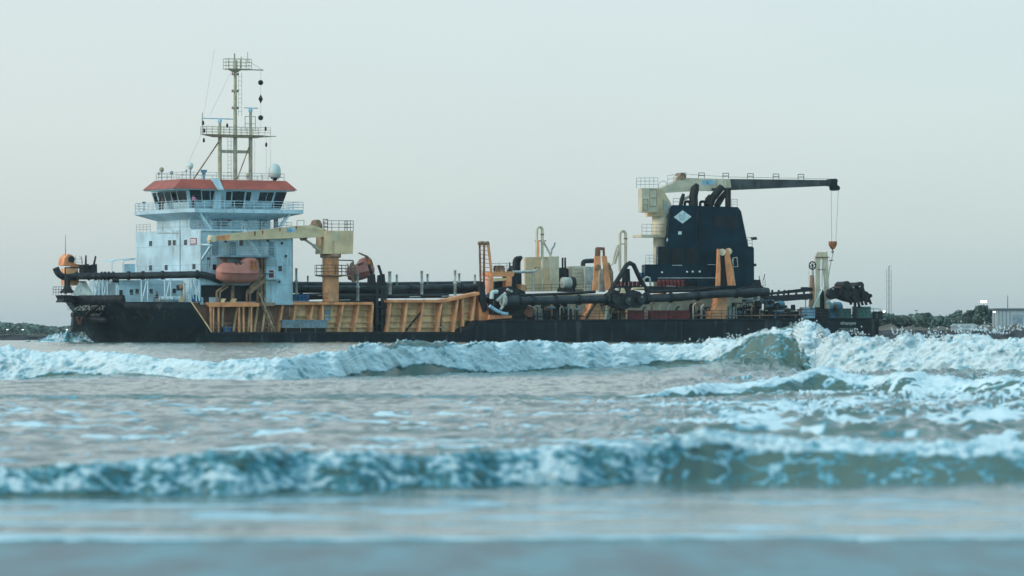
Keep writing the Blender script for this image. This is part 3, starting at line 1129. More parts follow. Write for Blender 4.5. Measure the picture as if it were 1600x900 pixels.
mb.tube([P(124, 400, -.5), P(128, 405, -.5), P(130, 418, -.5)], .03, 4)
under('frame', mb, 'black', bow)
mb = MB().tube([P(102.3, 399, -1), P(102.3, 367, -1)], [.05, .025], 5)
under('whip_antenna', mb, 'dark_rail', bow)
for x0, lx, ly in ((129, 134.3, 399), (141.5, 149.5, 400)):
    mb = MB().pprism([(x0, 429), (x0 + .6, 414.5), (x0 + 10, 412.5), (x0 + 10.5, 429)], -1.9, 1.2)
    mb.tube([P(x0 + 5, 415, -1.3), P(lx, ly, -1.3)], [.16, .10], 6)
    mb.tube([P(lx - 1, ly + 3, -1.3), P(lx + 1, ly + 3, -1.3)], .07, 5)
    under('gate_valve', mb, 'black', bow)

# bow discharge pipe ------------------------------------------------------
vl = lambda x: -1.5 - 9.4 * min(1, max(0, (x - 118) / 190))
pp = [P(x, y, vl(x)) for x, y in ((116, 431.5), (150, 431.5), (200, 431), (250, 430), (300, 429), (318, 429.5), (332, 433), (346, 439))]
pipe = part('discharge_pipe', MB().tube(pp, [.47] * len(pp), 14), 'pipe', ship)
for x in (120, 139, 150, 159, 164, 170, 177, 201, 223.5, 254, 308.5):
    w = 2.6 if x < 180 else 4.2
    y = 431.4 - max(0, x - 150) / 150 * 2.2
    part('flange', MB().tube([P(x - w / 2, y, vl(x - w / 2)), P(x + w / 2, y, vl(x + w / 2))], .60, 14), 'black', pipe)
mb = MB().tube([P(176, 437.5, vl(178) - .3), P(186, 438, vl(186) - .3)], .3, 8)
part('valve', mb, 'black', pipe)


def trestle(xs, name='pipe_trestle'):
    mb = MB()
    for xa, xb in xs:
        mb.tube([P(xa, 436, vl((xa + xb) / 2)), P(xb, 471, vl((xa + xb) / 2))], .10, 5)
    part(name, mb, 'white_trim', ship)


trestle([(146, 155), (155, 146), (146, 146), (155, 155)])
trestle([(160, 168), (168, 160), (160, 160), (168, 168), (182, 182), (182, 190)])
trestle([(221, 221), (231, 231), (230, 222)])
trestle([(257.5, 257.5), (267, 267), (266, 258)])
trestle([(301, 295), (302, 312), (298, 303), (306, 307), (311, 312), (295, 295)])

# superstructure ----------------------------------------------------------
UFr = P(313, 420, -10.5)[0]
SUP = 10.5
UB = P(457.5, 420, -10.5)[0]
ZS = P(313, 358, -10.5)[2]
ZR = P(300, 326, -7)[2]                     # bridge deck
ZC = PF(292, 294, UFr - 1)[2]               # bottom of the roof fascia
ZT = PF(292, 278.5, UFr - 1)[2]             # top of the roof
sup = part('superstructure', MB().box(UFr, UB, -SUP, SUP, ZF - .3, ZS), 'white', ship)
HU = 5.7
U2 = UFr + .9
UB2 = UB - 1.0
part('upper_house', MB().box(U2, UB2, -HU, PF(245, 345, U2)[1], ZS, ZR), 'white', sup)
for x, y, w, h in ((322, 341, .5, 1.9), (347, 347, 1.4, .9), (409, 346, .5, 1.2), (430, 346, .5, 1.9)):
    c = P(x, y, -HU)
    part('locker', MB().box(c[0] - w / 2, c[0] + w / 2, -HU - .4, -HU - .01, c[2] - h / 2, c[2] + h / 2), 'grey_blue', sup)
for x, y, w, h in ((336, 388, .9, 1.9), (364, 389, .9, 1.9), (424, 389, .8, 1.9), (366, 421, .8, 1.6)):
    c = P(x, y, -SUP)
    part('side_door', MB().box(c[0] - w / 2, c[0] + w / 2, -SUP - .05, -SUP + .05, c[2] - h / 2, c[2] + h / 2), 'grey_blue', sup)
for x, y in ((330, 377), (352, 377), (394, 378), (418, 376), (440, 380), (446, 400), (325, 404), (436, 440)):
    c = P(x, y, -SUP)
    part('side_lamp', MB().box(c[0] - .12, c[0] + .12, -SUP - .25, -SUP - .01, c[2] - .14, c[2] + .14), 'black', sup)
part('deck_ledge', MB().box(UFr + .05, UB - .05, -SUP - .25, -SUP - .004, ZS - .22, ZS - .02), 'white_trim', sup)
# low deckhouse forward of the front, below the pipe
part('deckhouse', MB().box(P(186, 450, -5)[0], UFr, -5.0, 5.0, ZF - .2, P(250, 438, -5)[2]), 'white', sup)


def pane_front(px, py, u, w, h, par, name='window'):
    c = PF(px, py, u)
    mb = MB().box(u - .05, u + .05, c[1] - w / 2, c[1] + w / 2, c[2] - h / 2, c[2] + h / 2)
    o = part(name, mb, 'glass', par)
    part('window_frame', MB().box(u - .035, u + .04, c[1] - w / 2 - .13, c[1] + w / 2 + .13, c[2] - h / 2 - .10, c[2] + h / 2 + .12), 'white_trim', par)
    return o


def pane_side(px, py, v, w, h, par, name='window', mat='glass'):
    c = P(px, py, v)
    mb = MB().box(c[0] - w / 2, c[0] + w / 2, v - .05, v + .05, c[2] - h / 2, c[2] + h / 2)
    if mat == 'glass':
        part('window_frame', MB().box(c[0] - w / 2 - .1, c[0] + w / 2 + .1, v - .035, v + .04, c[2] - h / 2 - .1, c[2] + h / 2 + .12), 'white_trim', par)
    return part(name, mb, mat, par)


for x, y in ((235.7, 380.5), (265.5, 379.5), (272.6, 379.3), (290.3, 378.8), (235.7, 418.5), (260, 418), (303.5, 416.5)):
    pane_front(x, y, UFr, 1.0, .72, sup)
for x, y in ((376.7, 379.5), (335, 417.5), (437.5, 419.5)):
    pane_side(x, y, -SUP, .55, .75, sup)
for x, y in ((205, 456.5), (214, 455.5), (236, 455.5), (272, 455), (189, 457)):
    pane_side(x, y, -5.0, .5, .72, sup)
c = PF(302.6, 377, UFr)
mb = MB().box(UFr - .06, UFr + .05, c[1] - .98, c[1] + .98, c[2] - .42, c[2] + .42)
sg = part('company_sign', mb, 'sign_red', sup)
mb = MB().box(UFr - .075, UFr - .05, c[1] - .78, c[1] + .78, c[2] - .29, c[2] + .29)
part('sign_face', mb, 'sign_white', sg)
mb = MB()
lettering(mb, "DCI", None, 1.15, .4, lambda s, t: (UFr - .085, c[1] + .58 - s, c[2] - .2 + t))
part('sign_lettering', mb, 'sign_red', sg)
mb = MB()
for x, y0, y1 in ((281, 333, 428), (255, 363, 363)):
    if y0 != y1:
        mb.tube([PF(x, y0 + 5, UFr - .09), PF(x, y1, UFr - .09)], .06, 5)
mb.tube([PF(246, 364, UFr - .06), PF(281, 364, UFr - .06)], .05, 4)
mb.tube([P(313.6, 360, -SUP - .05), P(313.6, 430, -SUP - .05)], .05, 4)
mb.tube([P(457, 372, -SUP - .06), P(457, 470, -SUP - .06)], .07, 4)
mb.tube([P(353, 375, -SUP - .08), P(353, 398, -SUP - .08)], .06, 4)
mb.tube([P(406, 375, -SUP - .08), P(406, 398, -SUP - .08)], .06, 4)
part('drain_pipe', mb, 'stub', sup)
pane_side(357, 341, -HU, .75, 1.0, sup, 'fire_box', 'red')
pane_side(424, 428, -SUP, .65, .95, sup, 'fire_box', 'red')
for x in (300, 323, 372, 398):
    pane_side(x, 345, -HU, .75, 1.9, sup, 'door', 'white_trim')
for x, y in ((335, 341), (371, 339), (385, 343), (415, 343)):
    pane_side(x, y, -HU, .5, .6, sup, 'vent_box', 'grey_blue')
for x, y, w, h in ((330, 455, 3.0, 1.6), (322, 462, .8, 2), (349, 462, .8, 2)):
    pane_side(x, y, -SUP, w, h, sup, 'doorway', 'navy_dark')
mb = MB()
mb.rail([(UFr + .1, SUP, ZS), (UFr + .1, HU + .2, ZS)], 1.05, 1.2, .035, 3)
part('railing', mb, 'grey_rail', sup)
mb = MB()
mb.rail([(UFr + .1, -HU - 2.2, ZS), (UFr + .1, -SUP + .1, ZS), (UB - .1, -SUP + .1, ZS), (UB - .1, -HU, ZS)], 1.05, 1.5, .035, 3)
part('railing', mb, 'grey_rail', sup)
# lifeboat platform on the side
zp = P(380, 399, -SUP - 1.6)[2]
ua, ub = P(346, 399, -SUP - 1.6)[0], P(429, 399, -SUP - 1.6)[0]
part('boat_platform', MB().box(ua, ub, -SUP - 1.9, -SUP - .01, zp - .25, zp), 'grey_blue', sup)
part('platform_railing', MB().rail([(ua, -SUP - 1.85, zp), (ub, -SUP - 1.85, zp), (ub, -SUP, zp)], 1.05, 1.3, .035, 3), 'grey_rail', sup)
mb = MB().stairs((P(382, 370, -SUP - .9)[0], -SUP - 1.0, ZS), (P(405, 397, -SUP - .9)[0], -SUP - 1.0, zp), .75)
part('outside_stair', mb, 'white_trim', sup)
mb = MB()
mb.rail([P(409, 418, -SUP - .2), P(432, 418, -SUP - .2)], .9, 1.5, .03, 3)
mb.box(P(412, 420, -SUP)[0], P(434, 420, -SUP)[0], -SUP - .9, -SUP, P(420, 437, -SUP)[2], P(420, 437, -SUP)[2] + .12)
mb.box(P(409, 420, -SUP)[0], P(422, 420, -SUP)[0], -SUP - .9, -SUP, P(420, 427, -SUP)[2], P(420, 427, -SUP)[2] + .10)
part('ledge', mb, 'grey_rail', sup)

# canopy behind the foredeck
mb = MB()
for x, y0, y1 in ((175, 410, 430), (192.5, 409.5, 430)):
    for v in (2, 5):
        mb.tube([P(x, y0, v), P(x, 470, v)], .06, 5)
for v in (2, 5):
    mb.tube([P(175, 408.5, v), P(186, 405.5, v), P(211, 404, v)], .06, 5)
    mb.tube([P(192.5, 407.5, v), P(211, 405, v)], .05, 5)
mb.pprism([(175, 408.2), (186, 405.2), (212, 403.2), (212, 404.2), (186, 406.2), (175, 409)], 1.9, 3.2)
part('awning_frame', mb, 'white_trim', ship)
part('deck_locker', MB().pprism([(200, 412.5), (211, 412.5), (211, 432), (200, 432)], 4, 2), 'white_trim', ship)

# bridge --------------------------------------------------------------
br = node('bridge', ship, (UFr, 0, ZR))
SW = 9.2
ur = P(469, 332, -SW + 1)[0]
pl = [(UFr - 1.3, -SW + 1.2), (UFr - .2, -SW), (ur, -SW), (ur, SW), (UFr - .2, SW), (UFr - 1.3, SW - 1.2)]
mb = MB()
n_ = len(pl)
zb0 = PF(300, 331, UFr - 1)[2]
low_ = [(U2 + (0 if u < 0 else 0) + (0.2 if u < UFr + 1 else (UB2 - U2)), (HU + .05) * (1 if v > 0 else -1)) for u, v in pl]
low_ = [((U2 - .05) if u < UFr + 1 else UB2, (HU + .05) * (1 if v > 0 else -1) * (1 if abs(v) > SW - .5 else .8)) for u, v in pl]
zu = ZR - 1.35
rim0 = [(u, v, zb0) for u, v in pl]
rim1 = [(u, v, ZR) for u, v in pl]
lw = [(u, v, zu) for u, v in low_]
mb.add(lw + rim0 + rim1, [(i, (i + 1) % n_, (i + 1) % n_ + n_, i + n_) for i in range(n_)] + [(i + n_, (i + 1) % n_ + n_, (i + 1) % n_ + 2 * n_, i + 2 * n_) for i in range(n_)] +
       [tuple(range(2 * n_, 3 * n_)), tuple(range(n_ - 1, -1, -1))])
under('bridge_deck', mb, 'white', br)
mb = MB().rail([(ur, SW - .1, ZR), (UFr - .2, SW - .1, ZR), (UFr - 1.2, SW - 1.3, ZR), (UFr - 1.2, -SW + 1.3, ZR), (UFr - .2, -SW + .1, ZR), (ur, -SW + .1, ZR), (ur, SW - .1, ZR)], 1.05, 1.5, .04, 3)
under('railing', mb, 'white_trim', br)
# wheelhouse: walls lean outwards
pb = [(U2 - .1, -HU), (UB2, -HU), (UB2, HU), (U2 - .1, HU)]
wb, wt = HU - .3, HU + 1.0
ufb, uft, uab, uat = U2 - .1, U2 - 1.2, P(439, 329, -HU)[0], P(449.5, 301, -HU - 1)[0]
sb, stp = PF(245, 322, ufb)[1], PF(235, 298, uft)[1]
lo4 = [(ufb, -wb, ZR), (uab, -wb, ZR), (uab, sb, ZR), (ufb, sb, ZR)]
hi4 = [(uft, -wt, ZC + .15), (uat, -wt, ZC + .15), (uat, stp, ZC + .15), (uft, stp, ZC + .15)]
under('wheelhouse', MB().hexa(lo4 + hi4), 'white', br)


def lean_panel(f, s0, s1, t0, t1, name, mat, off=.04):
    """f: 'front' or 'side'; s along, t height 0..1 -> a thin box lying on the leaning wall"""
    if f == 'front':
        a, b, c, d = Vector(lo4[3]), Vector(lo4[0]), Vector(hi4[0]), Vector(hi4[3])
    elif f == 'side':
        a, b, c, d = Vector(lo4[0]), Vector(lo4[1]), Vector(hi4[1]), Vector(hi4[0])
    else:
        a, b, c, d = Vector(lo4[1]), Vector(lo4[2]), Vector(hi4[2]), Vector(hi4[1])
    q = lambda s, t: a.lerp(b, s).lerp(d.lerp(c, s), t)
    nrm = (b - a).cross(d - a).normalized()
    p4 = [q(s0, t0), q(s1, t0), q(s1, t1), q(s0, t1)]
    mb = MB().hexa([p - nrm * .02 for p in p4] + [p + nrm * off for p in p4])
    return under(name, mb, mat, br)


for s0, s1 in ((.03, .13), (.17, .33), (.37, .52), (.56, .70), (.73, .97)):
    lean_panel('front', s0, s1, .36, .86, 'window', 'glass')
for s0, s1, t0 in ((.05, .24, .38), (.29, .40, .40), (.42, .485, .44), (.60, .69, .42), (.71, .80, .42), (.90, .99, .10)):
    lean_panel('side', s0 if s0 > .5 else s0, s1, t0, .88, 'window', 'glass')
sd_ = lambda x: (P(x, 310, -wb - .5)[0] - (ufb + uft) / 2) / ((uab + uat) / 2 - (ufb + uft) / 2)
for o in [c for c in br.children if c.name.startswith('window')][5:]:
    bpy.data.objects.remove(o)
for xa, xb, t0, t1 in ((297, 314, .36, .90), (315.5, 327, .40, .86), (328.5, 339, .38, .86), (352, 360, .42, .84), (362, 380, .12, .86), (383, 390, .40, .84), (403, 414, .38, .84), (415, 424, .38, .84), (427, 443, .12, .86)):
    lean_panel('side', sd_(xa), sd_(xb), t0, t1, 'window', 'glass')
# roof: red fascia flaring out, in two lengths with a white pilaster between
uo0, uo1, vo0 = UFr - 2.6, P(465, 301, -7.6)[0], 7.6
ui0, ui1, vi0 = UFr - .7, P(448, 287, -6.2)[0], 6.0
vso, vsi = PF(222, 294, uo0)[1], PF(241, 279, ui0)[1]
rl = [(uo0, -vo0, ZC), (uo1, -vo0, ZC), (uo1, vso, ZC), (uo0, vso, ZC)]
rh = [(ui0, -vi0, ZT), (ui1, -vi0, ZT), (ui1, vsi, ZT), (ui0, vsi, ZT)]
under('roof', MB().hexa(rl + rh), 'red_roof', br)
ri = [(u + (.25 if u < 0 and u < UFr + 3 else -.25), v * .96, ZC - .14) for u, v, z in rl]
under('roof_soffit', MB().hexa(ri + [(p[0], p[1], ZC - .004) for p in ri]), 'white_trim', br)
mb = MB()
a, b = P(340.5, 295, -vo0 - .1), P(350, 295, -vo0 - .1)
mb.hexa([(a[0], -vo0 - .15, ZC - .16), (b[0], -vo0 - .15, ZC - .16), (b[0], -vo0 + .4, ZC - .16), (a[0], -vo0 + .4, ZC - .16),
         (a[0] - .3, -vi0 - .2, ZT + .1), (b[0], -vi0 - .2, ZT + .1), (b[0], -vi0 + .4, ZT + .1), (a[0] - .3, -vi0 + .4, ZT + .1)])
mb.box(a[0], b[0], -wt - .1, -wt + .8, ZR, ZC - .15)
under('pilaster', mb, 'white', br)
mb = MB().rail([(ui0 + .2, vsi - .2, ZT), (ui0 + .2, -vi0 + .2, ZT), (ui1 - .2, -vi0 + .2, ZT), (ui1 - .2, vsi - .2, ZT), (ui0 + .2, vsi - .2, ZT)], .95, 1.6, .035, 2)
under('roof_railing', mb, 'grey_rail', br)
mb = MB().stairs((P(310, 325, -SW - .2)[0], -SW + .25, ZR), (P(331, 356, -SW + .2)[0], -SW + .25, ZS), .75)
under('outside_stair', mb, 'white_trim', br)
mb = MB().stairs((P(456, 333, -SW + .6)[0], -SW + .4, ZR - .1), (P(435, 352, -SW + .6)[0], -SW + .4, ZS), .75)
under('outside_stair', mb, 'white_trim', br)

# roof gear
def dome(name, px, py_c, r, v, mat='radome', stretch=1.15):
    c = P(px, py_c, v)
    mb = MB().ball(c, r, 14, (1, 1, stretch))
    under(name, mb, mat, br)
    mb = MB().lathe((c[0], c[1], ZT), [(r * .25, 0), (r * .25, c[2] - ZT - r * 1.3), (r * .75, c[2] - ZT - r * .75)], 10)
    under('radome_stand', mb, 'grey_rail', br)


c = P(429, 268, -4)
mb = MB().lathe((c[0], c[1], c[2] - .75), [(.55, -.05), (.82, 0), (.86, .5), (.84, 1.05), (.66, 1.5), (.35, 1.75), (.02, 1.83)], 16)
under('radome', mb, 'radome', br)
mb = MB().lathe((c[0], c[1], ZT), [(.2, 0), (.22, c[2] - .95 - ZT - .3), (.55, c[2] - .8 - ZT)], 12)
under('radome_stand', mb, 'soot', br)
dome('radome', 297.5, 259, .40, -4.5)
dome('radome', 291, 266, .18, -4.5)
dome('searchlight', 252.5, 265, .33, 3.5, 'mast', 1)
dome('searchlight', 387, 274, .3, -4.5, 'mast', 1)
dome('searchlight', 268, 270, .25, 0, 'grey_blue', 1)
dome('searchlight', 248, 271, .18, 4.2, 'grey_blue', 1)
mb = MB().lathe((P(318.5, 270, -4)[0], -4, ZT), [(.15, 0), (.18, .4), (.25, .9), (.42, 1.1), (.42, 1.35)], 12)
under('vent', mb, 'light_blue', br)

# mast ------------------------------------------------------------------
ms = node('mast', ship, (P(367, 283, 0)[0], 0, ZT))
zpl = P(372, 211, 0)[2]
ztp = P(368, 110, 0)[2]
for px, w, top in ((343.5, 6.4, None), (391.5, 6.2, None)):
    u = P(px, 250, 0)[0]
    mb = MB().tube([(u, 0, ZT - .1), (u, 0, zpl)], .27, 10)
    under('column', mb, 'mast', ms)
u0 = P(367.5, 250, 0)[0]
under('main_column', MB().tube([(u0, 0, ZT - .1), (u0, 0, zpl), (u0, 0, ztp)], [.28, .27, .2], 12), 'mast', ms)
zc_ = P(367, 237, 0)[2]
under('crossbeam', MB().box(P(346, 237, 0)[0], P(389, 237, 0)[0], -.17, .17, zc_ - .2, zc_ + .2), 'mast', ms)
ua, ub = P(318, 211, 0)[0], P(431, 212, 0)[0]
um1, um2 = P(338, 211, 0)[0], P(408, 211, 0)[0]
mb = MB()
mb.hexa([(um1 - .2, -.7, zpl - .35), (um2 - .6, -.7, zpl - .35), (um2 - .6, .7, zpl - .35), (um1 - .2, .7, zpl - .35), (ua, -1.0, zpl), (um2, -1.0, zpl), (um2, 1.0, zpl), (ua, 1.0, zpl)])
mb.hexa([(um2 - .6, -.5, zpl - .3), (ub, -.15, zpl - .1), (ub, .15, zpl - .1), (um2 - .6, .5, zpl - .3), (um2 - .6, -.5, zpl - .01), (ub, -.15, zpl - .02), (ub, .15, zpl - .02), (um2 - .6, .5, zpl - .01)])
under('radar_platform', mb, 'mast', ms)
mb = MB().rail([(ua, -.95, zpl), (P(418, 211, 0)[0], -.95, zpl)], 1.05, .9, .03, 3)
mb.rail([(ua, -.95, zpl), (ua, .95, zpl), (um2, .95, zpl)], 1.05, .9, .03, 3)
under('platform_railing', mb, 'mast', ms)
# top platform
uc0, uc1 = P(353, 108, 0)[0], P(389, 108, 0)[0]
mb = MB()
mb.lathe((u0, 0, ztp - .3), [(.25, 0), (.95, .38), (1.0, .5)], 12)
mb.box(uc0, uc1, -.9, .9, ztp + .1, ztp + .22)
mb.beam((uc1 - .6, 0, ztp + .16), (P(411, 109, 0)[0], 0, ztp + .16), .18, .16)
mb.tube([(uc1, 0, ztp + 1.3), (P(410, 109, 0)[0], 0, ztp + .2)], .025, 4)
under('top_platform', mb, 'mast', ms)
mb = MB().rail([(uc0, -.85, ztp + .2), (uc1, -.85, ztp + .2), (uc1, .85, ztp + .2), (uc0, .85, ztp + .2), (uc0, -.85, ztp + .2)], 1.35, .85, .035, 3)
under('platform_railing', mb, 'mast', ms)
mb = MB().lathe((u0, 0, ztp + .2), [(.32, 0), (.32, 1.1), (.2, 1.2)], 10)
mb.tube([(u0 - .1, 0, ztp + 1.2), (u0 - .1, 0, ztp + 2.3)], .11, 6)
mb.tube([(uc1 - .2, 0, ztp + 1.2), (uc1 - .2, 0, ztp + 2.5)], .05, 5)
mb.tube([(u0 + .9, 0, ztp + .2), (u0 + .9, 0, ztp + 1.9)], .06, 5)
under('mast_head', mb, 'mast', ms)
mb = MB().ladder(P(372.5, 181, -.3), P(372.5, 113, -.3), (.5, 0, 0), .03, .55)
mb.ladder(P(356, 281, -.4), P(356, 215, -.4), (.5, 0, 0), .03, .5)
under('ladder', mb, 'mast', ms)
for y in (117, 143.5, 170):
    for s in (-1, 1):
        p = P(367.5, y, -.1)
        mb = MB().tube([p + Vector((s * .1, 0, 0)), p + Vector((s * .42, 0, 0))], .05, 5)
        mb.lathe(p + Vector((s * .42, 0, -.05)), [(.13, 0), (.13, .3), (.05, .36)], 8)
        under('signal_lamp', mb, 'lifeboat_dark' if s < 0 else 'soot', ms)
for px, y0, xa, xb, yb in ((343.5, 190, 317.5, 369, 185), (391.5, 176, 381, 403, 168.3)):
    u = P(px, y0, 0)[0]
    zt_ = P(px, yb, 0)[2]
    mb = MB().tube([(u, 0, zpl), (u, 0, zt_ - .6)], .2, 8)
    rd = under('radar', mb, 'mast', ms)
    mb = MB().lathe((u, 0, zt_ - .62), [(.22, 0), (.3, .25), (.22, .5)], 10)
    mb.beam((P(xa, yb, 0)[0], -.1, zt_ - .05), (P(xb, yb, 0)[0], .1, zt_ - .05), .16, .13)
    mb.v = [(p[0] - ms.location[0], p[1] - ms.location[1], p[2] - ms.location[2]) for p in mb.v]
    part('radar_scanner', mb, 'pale_blue', ms)
mb = MB()
mb.tube([P(341.5, 222, -.2), P(303, 279, -3)], .10, 6)
mb.tube([P(389, 230, -.2), P(371, 279, -3)], .09, 6)
under('brace', mb, 'brown', ms)
mb = MB()
for a, b in (((315.5, 195), (335, 78)), ((316, 206), (284, 278)), ((361, 112), (328, 180)), ((416, 215), (416, 272)), ((422, 214), (423, 268)), ((398, 214), (398, 279)), ((407.4, 112), (407.4, 205))):
    mb.tube([P(*a, 0), P(*b, 0)], .014, 3, False)
mb.tube([P(316, 176, 0), P(316, 210, 0)], .05, 4)
under('wire_stay', mb, 'rope', ms)
for px, py in ((317.5, 192), (319, 204), (318.5, 219), (355, 196), (415, 201), (416, 226)):
    p = P(px, py, -.9)
    mb = MB().lathe(p + Vector((0, 0, -.3)), [(.08, 0), (.16, .1), (.16, .4), (.06, .6)], 8)
    under('lantern', mb, 'soot', ms)
mb = MB()
mb.rail([P(383, 205, 0), P(399, 205, 0)], 2.0, 1.5, .04, 2)
under('radar_guard', mb, 'brown', ms)

# ------------------------------------------------------------------ hopper and midship
def pp_part(name, px, v, depth, mat, par, label=None, rake=0.0):
    return part(name, MB().pprism(px, v, depth, rake), mat, par, label)


def ptube(name, px, v, r, mat, par, n=8, bend=None, label=None):
    pts = [P(x, y, v) for x, y in px]
    mb = MB().bend(pts, r, n, bend) if bend else MB().tube(pts, r, n)
    return part(name, mb, mat, par, label)


# end of the forecastle: brown bulkhead behind the sloping bulwark, with a pale edge strip
pp_part('bulkhead', [(296, 472.5), (333, 472.5), (344, 519.5), (296, 519.5)], -10.3, .6, 'hull_brown', ship)
part('edge_strip', MB().beam(P(299, 472, -HB - .05), P(331, 519, -HB - .05), .12, .14), 'tan', hull)
# inner house under the superstructure
part('lower_house', MB().box(P(318, 500, -9.5)[0], UB, -9.4, 9.4, ZL, ZF), 'hull_brown', ship)
# hopper side
hop = node('hopper', ship, P(600, 519, -9))
VH = -8.8
HT = lambda x: 472 if x < 597 else (468.5 if x < 692 else 468.5 - (x - 692) / 58 * 12.5)
for xs, nm in (((404, 583), 'side_plating'), ((606, 690), 'side_plating'), ((690, 768), 'side_plating')):
    a, b = xs
    if a == 690:
        px = [(a, 518), (722, 518), (748, 503), (768, 500), (768, 476), (752, 470), (750, 457), (692, 469)]
    else:
        px = [(a, 518.5), (b - 3, 518.5), (b, HT(b - 1) + 2), (a + 3, HT(a) + 2)]
    mb = MB().pprism(px, VH, .5)
    under(nm, mb, 'tan', hop)
for xs in ((424, 583), (606, 692)):
    mb = MB().pprism([(xs[0], HT(xs[0])), (xs[1], HT(xs[1] - 1)), (xs[1], HT(xs[1] - 1) + 4), (xs[0], HT(xs[0]) + 4)], VH - 1.6, 1.9)
    under('top_beam', mb, 'orange', hop)
mb = MB().pprism([(692, 468.5), (749, 456), (749.5, 460.5), (692, 473)], VH - 1.6, 1.9)
under('top_beam', mb, 'orange', hop)
ribs = [(436, 442.5), (457, 463), (482, 490), (504, 505), (529, 537), (554, 561), (580, 583), (606, 611), (631, 636.5), (656, 662), (683, 691), (709, 716), (724, 723.5), (738, 743)]
for xb, xt in ribs:
    yb = 518.5 if xb < 720 else (510 if xb < 730 else 502)
    yt = HT(xt) + 3
    w = 1.5
    mb = MB().pprism([(xb - w, yb), (xb + w, yb), (xt + w, yt), (xt - w, yt)], VH - 1.3, 1.3)
    under('rib', mb, 'orange_pale', hop)
for xs, off in (((426, 581), 0), ((608, 690), 0), ((692, 742), 0)):
    for k, fr in enumerate((.25, .47, .68, .86)):
        y0, y1 = [HT(x) + (518 - HT(x)) * fr for x in xs]
        if xs[0] == 692 and k > 2:
            continue
        mb = MB().beam(P(xs[0], y0, VH - .2), P(xs[1], y1, VH - .2), .34, .12)
        under('stiffener', mb, 'tan', hop)
# gap with dark machinery between the two lengths
under('overflow_trunk', MB().pprism([(584, 519), (605, 519), (604, 470), (586, 470)], VH + .3, 1), 'black', hop)
for x in (589, 597, 602):
    under('riser', MB().tube([P(x, 518, VH - .3), P(x, 452, VH - .3)], .22, 7), 'pipe', hop)
for y in (480, 492, 505):
    under('clamp', MB().beam(P(586, y, VH - .5), P(604, y, VH - .5), .2, .25), 'black', hop)
under('end_plate', MB().pprism([(749, 502), (769, 499), (767, 478), (756, 470), (752, 462), (749, 458)], VH - 1.2, 1.0), 'orange', hop)
under('strut', MB().beam(P(634, 517, VH - 1.0), P(659, 486, VH - 1.0), .22), 'black', hop)
# hopper deck and coaming behind, dark
part('hopper_deck', MB().box(P(404, 470, -8)[0], P(752, 470, -8)[0], VH + .6, 8.5, ZL, P(500, 471, -8.2)[2]), 'deck', ship)

# orange boat deck on posts at the fore end
bd = node('boat_deck', ship, P(362, 519, -10.6))
mb = MB().pprism([(323, 472.5), (392, 472), (405, 473.5), (405, 479), (328, 479.5), (324, 476)], -11.3, 2.2)
under('deck_beam', mb, 'orange', bd)
mb = MB().pprism([(404, 473), (430, 473), (430, 478), (404, 478)], -10.8, 1.8)
under('deck_beam', mb, 'brown', bd)
for x, dx_ in ((329.5, 0), (333.6, 0), (341.8, 0), (374.2, 0), (381, 0), (393.2, 0)):
    mb = MB().pprism([(x - 1, 519.5), (x + 1, 519.5), (x + 1.1, 481), (x + 3, 478), (x - 3, 478), (x - 1.1, 481)], -11.1, .3)
    under('post', mb, 'orange_pale', bd)
for xb, xt in ((365, 371), (347, 349), (388, 391), (398, 403), (410, 415)):
    mb = MB().pprism([(xb - 1.2, 518), (xb + 1.2, 518), (xt + 1.5, 480), (xt - 1.5, 480)], -9.6, .4)
    under('inner_rib', mb, 'tan', bd)
for x in (343.5, 360.5):
    mb = MB().pprism([(x, 473), (x + 6.5, 473), (x + 10, 466.5), (x + 4, 466.5)], -11.2, .6)
    under('chock', mb, 'tan', bd)

# lifeboat davit and stair
dv = node('davit', ship, P(400, 472, -11))
for x, w in ((403, 1.5), (409, 1.8), (414, 1.4)):
    under('post', MB().pprism([(x - w, 473), (x + w, 473), (x + w, 403), (x - w, 403)], -10.9, .5), 'brown', dv)
under('head_beam', MB().pprism([(346, 401), (416, 401), (416, 404), (346, 404)], -10.9, .5), 'brown', dv)
for a, b in (((394, 401), (408, 433)), ((349, 402), (354, 412)), ((414, 437), (388, 458))):
    under('arm', MB().beam(P(*a, -11.3), P(*b, -11.3), .42, .5), 'brown', dv)
under('arm', MB().beam(P(411, 428, -11.2), P(390, 450, -11.2), .35, .35), 'brown', dv)
for xs in (((338.5, 472), (338.5, 455), (355, 444)), ((343.5, 472), (343.5, 456), (356, 448)), ((385.5, 472), (385.5, 455), (408, 436)), ((390.5, 472), (390.5, 457), (409, 442))):
    mb = MB()
    for a, b in zip(xs[:-1], xs[1:]):
        mb.beam(P(*a, -11.1), P(*b, -11.1), .2, .2)
    under('cradle_leg', mb, 'brown', dv)
under('boat_winch', MB().pprism([(362, 470), (384, 470), (383, 452), (366, 448)], -10.2, 1.2), 'black', dv)
under('cradle_post', MB().beam(P(363, 472, -10.6), P(363, 445, -10.6), .4), 'brown', dv)
mb = MB().stairs(P(405, 458, -11.3), P(430, 518, -11.3), .8)
part('side_stair', mb, 'tan_rail', ship)

# rails along the hopper edge
for xs in ((424, 583), (606, 690)):
    part('edge_railing', MB().rail([P(xs[0], HT(xs[0]), -10.2), P(xs[1], HT(xs[1] - 1), -10.2)], 1.1, 2.4, .03, 2), 'dark_rail', ship)
for a, b in ((331, 420), (424, 583), (606, 720)):
    part('side_railing', MB().rail([P(a, 519, -11.3), P(b, 519, -11.3)], 1.2, 2.2, .028, 2), 'tan_rail', ship)
part('side_railing', MB().rail([P(203, 472, -11.2), P(299, 472, -11.3)], 1.15, 1.6, .03, 3), 'grey_rail', ship)

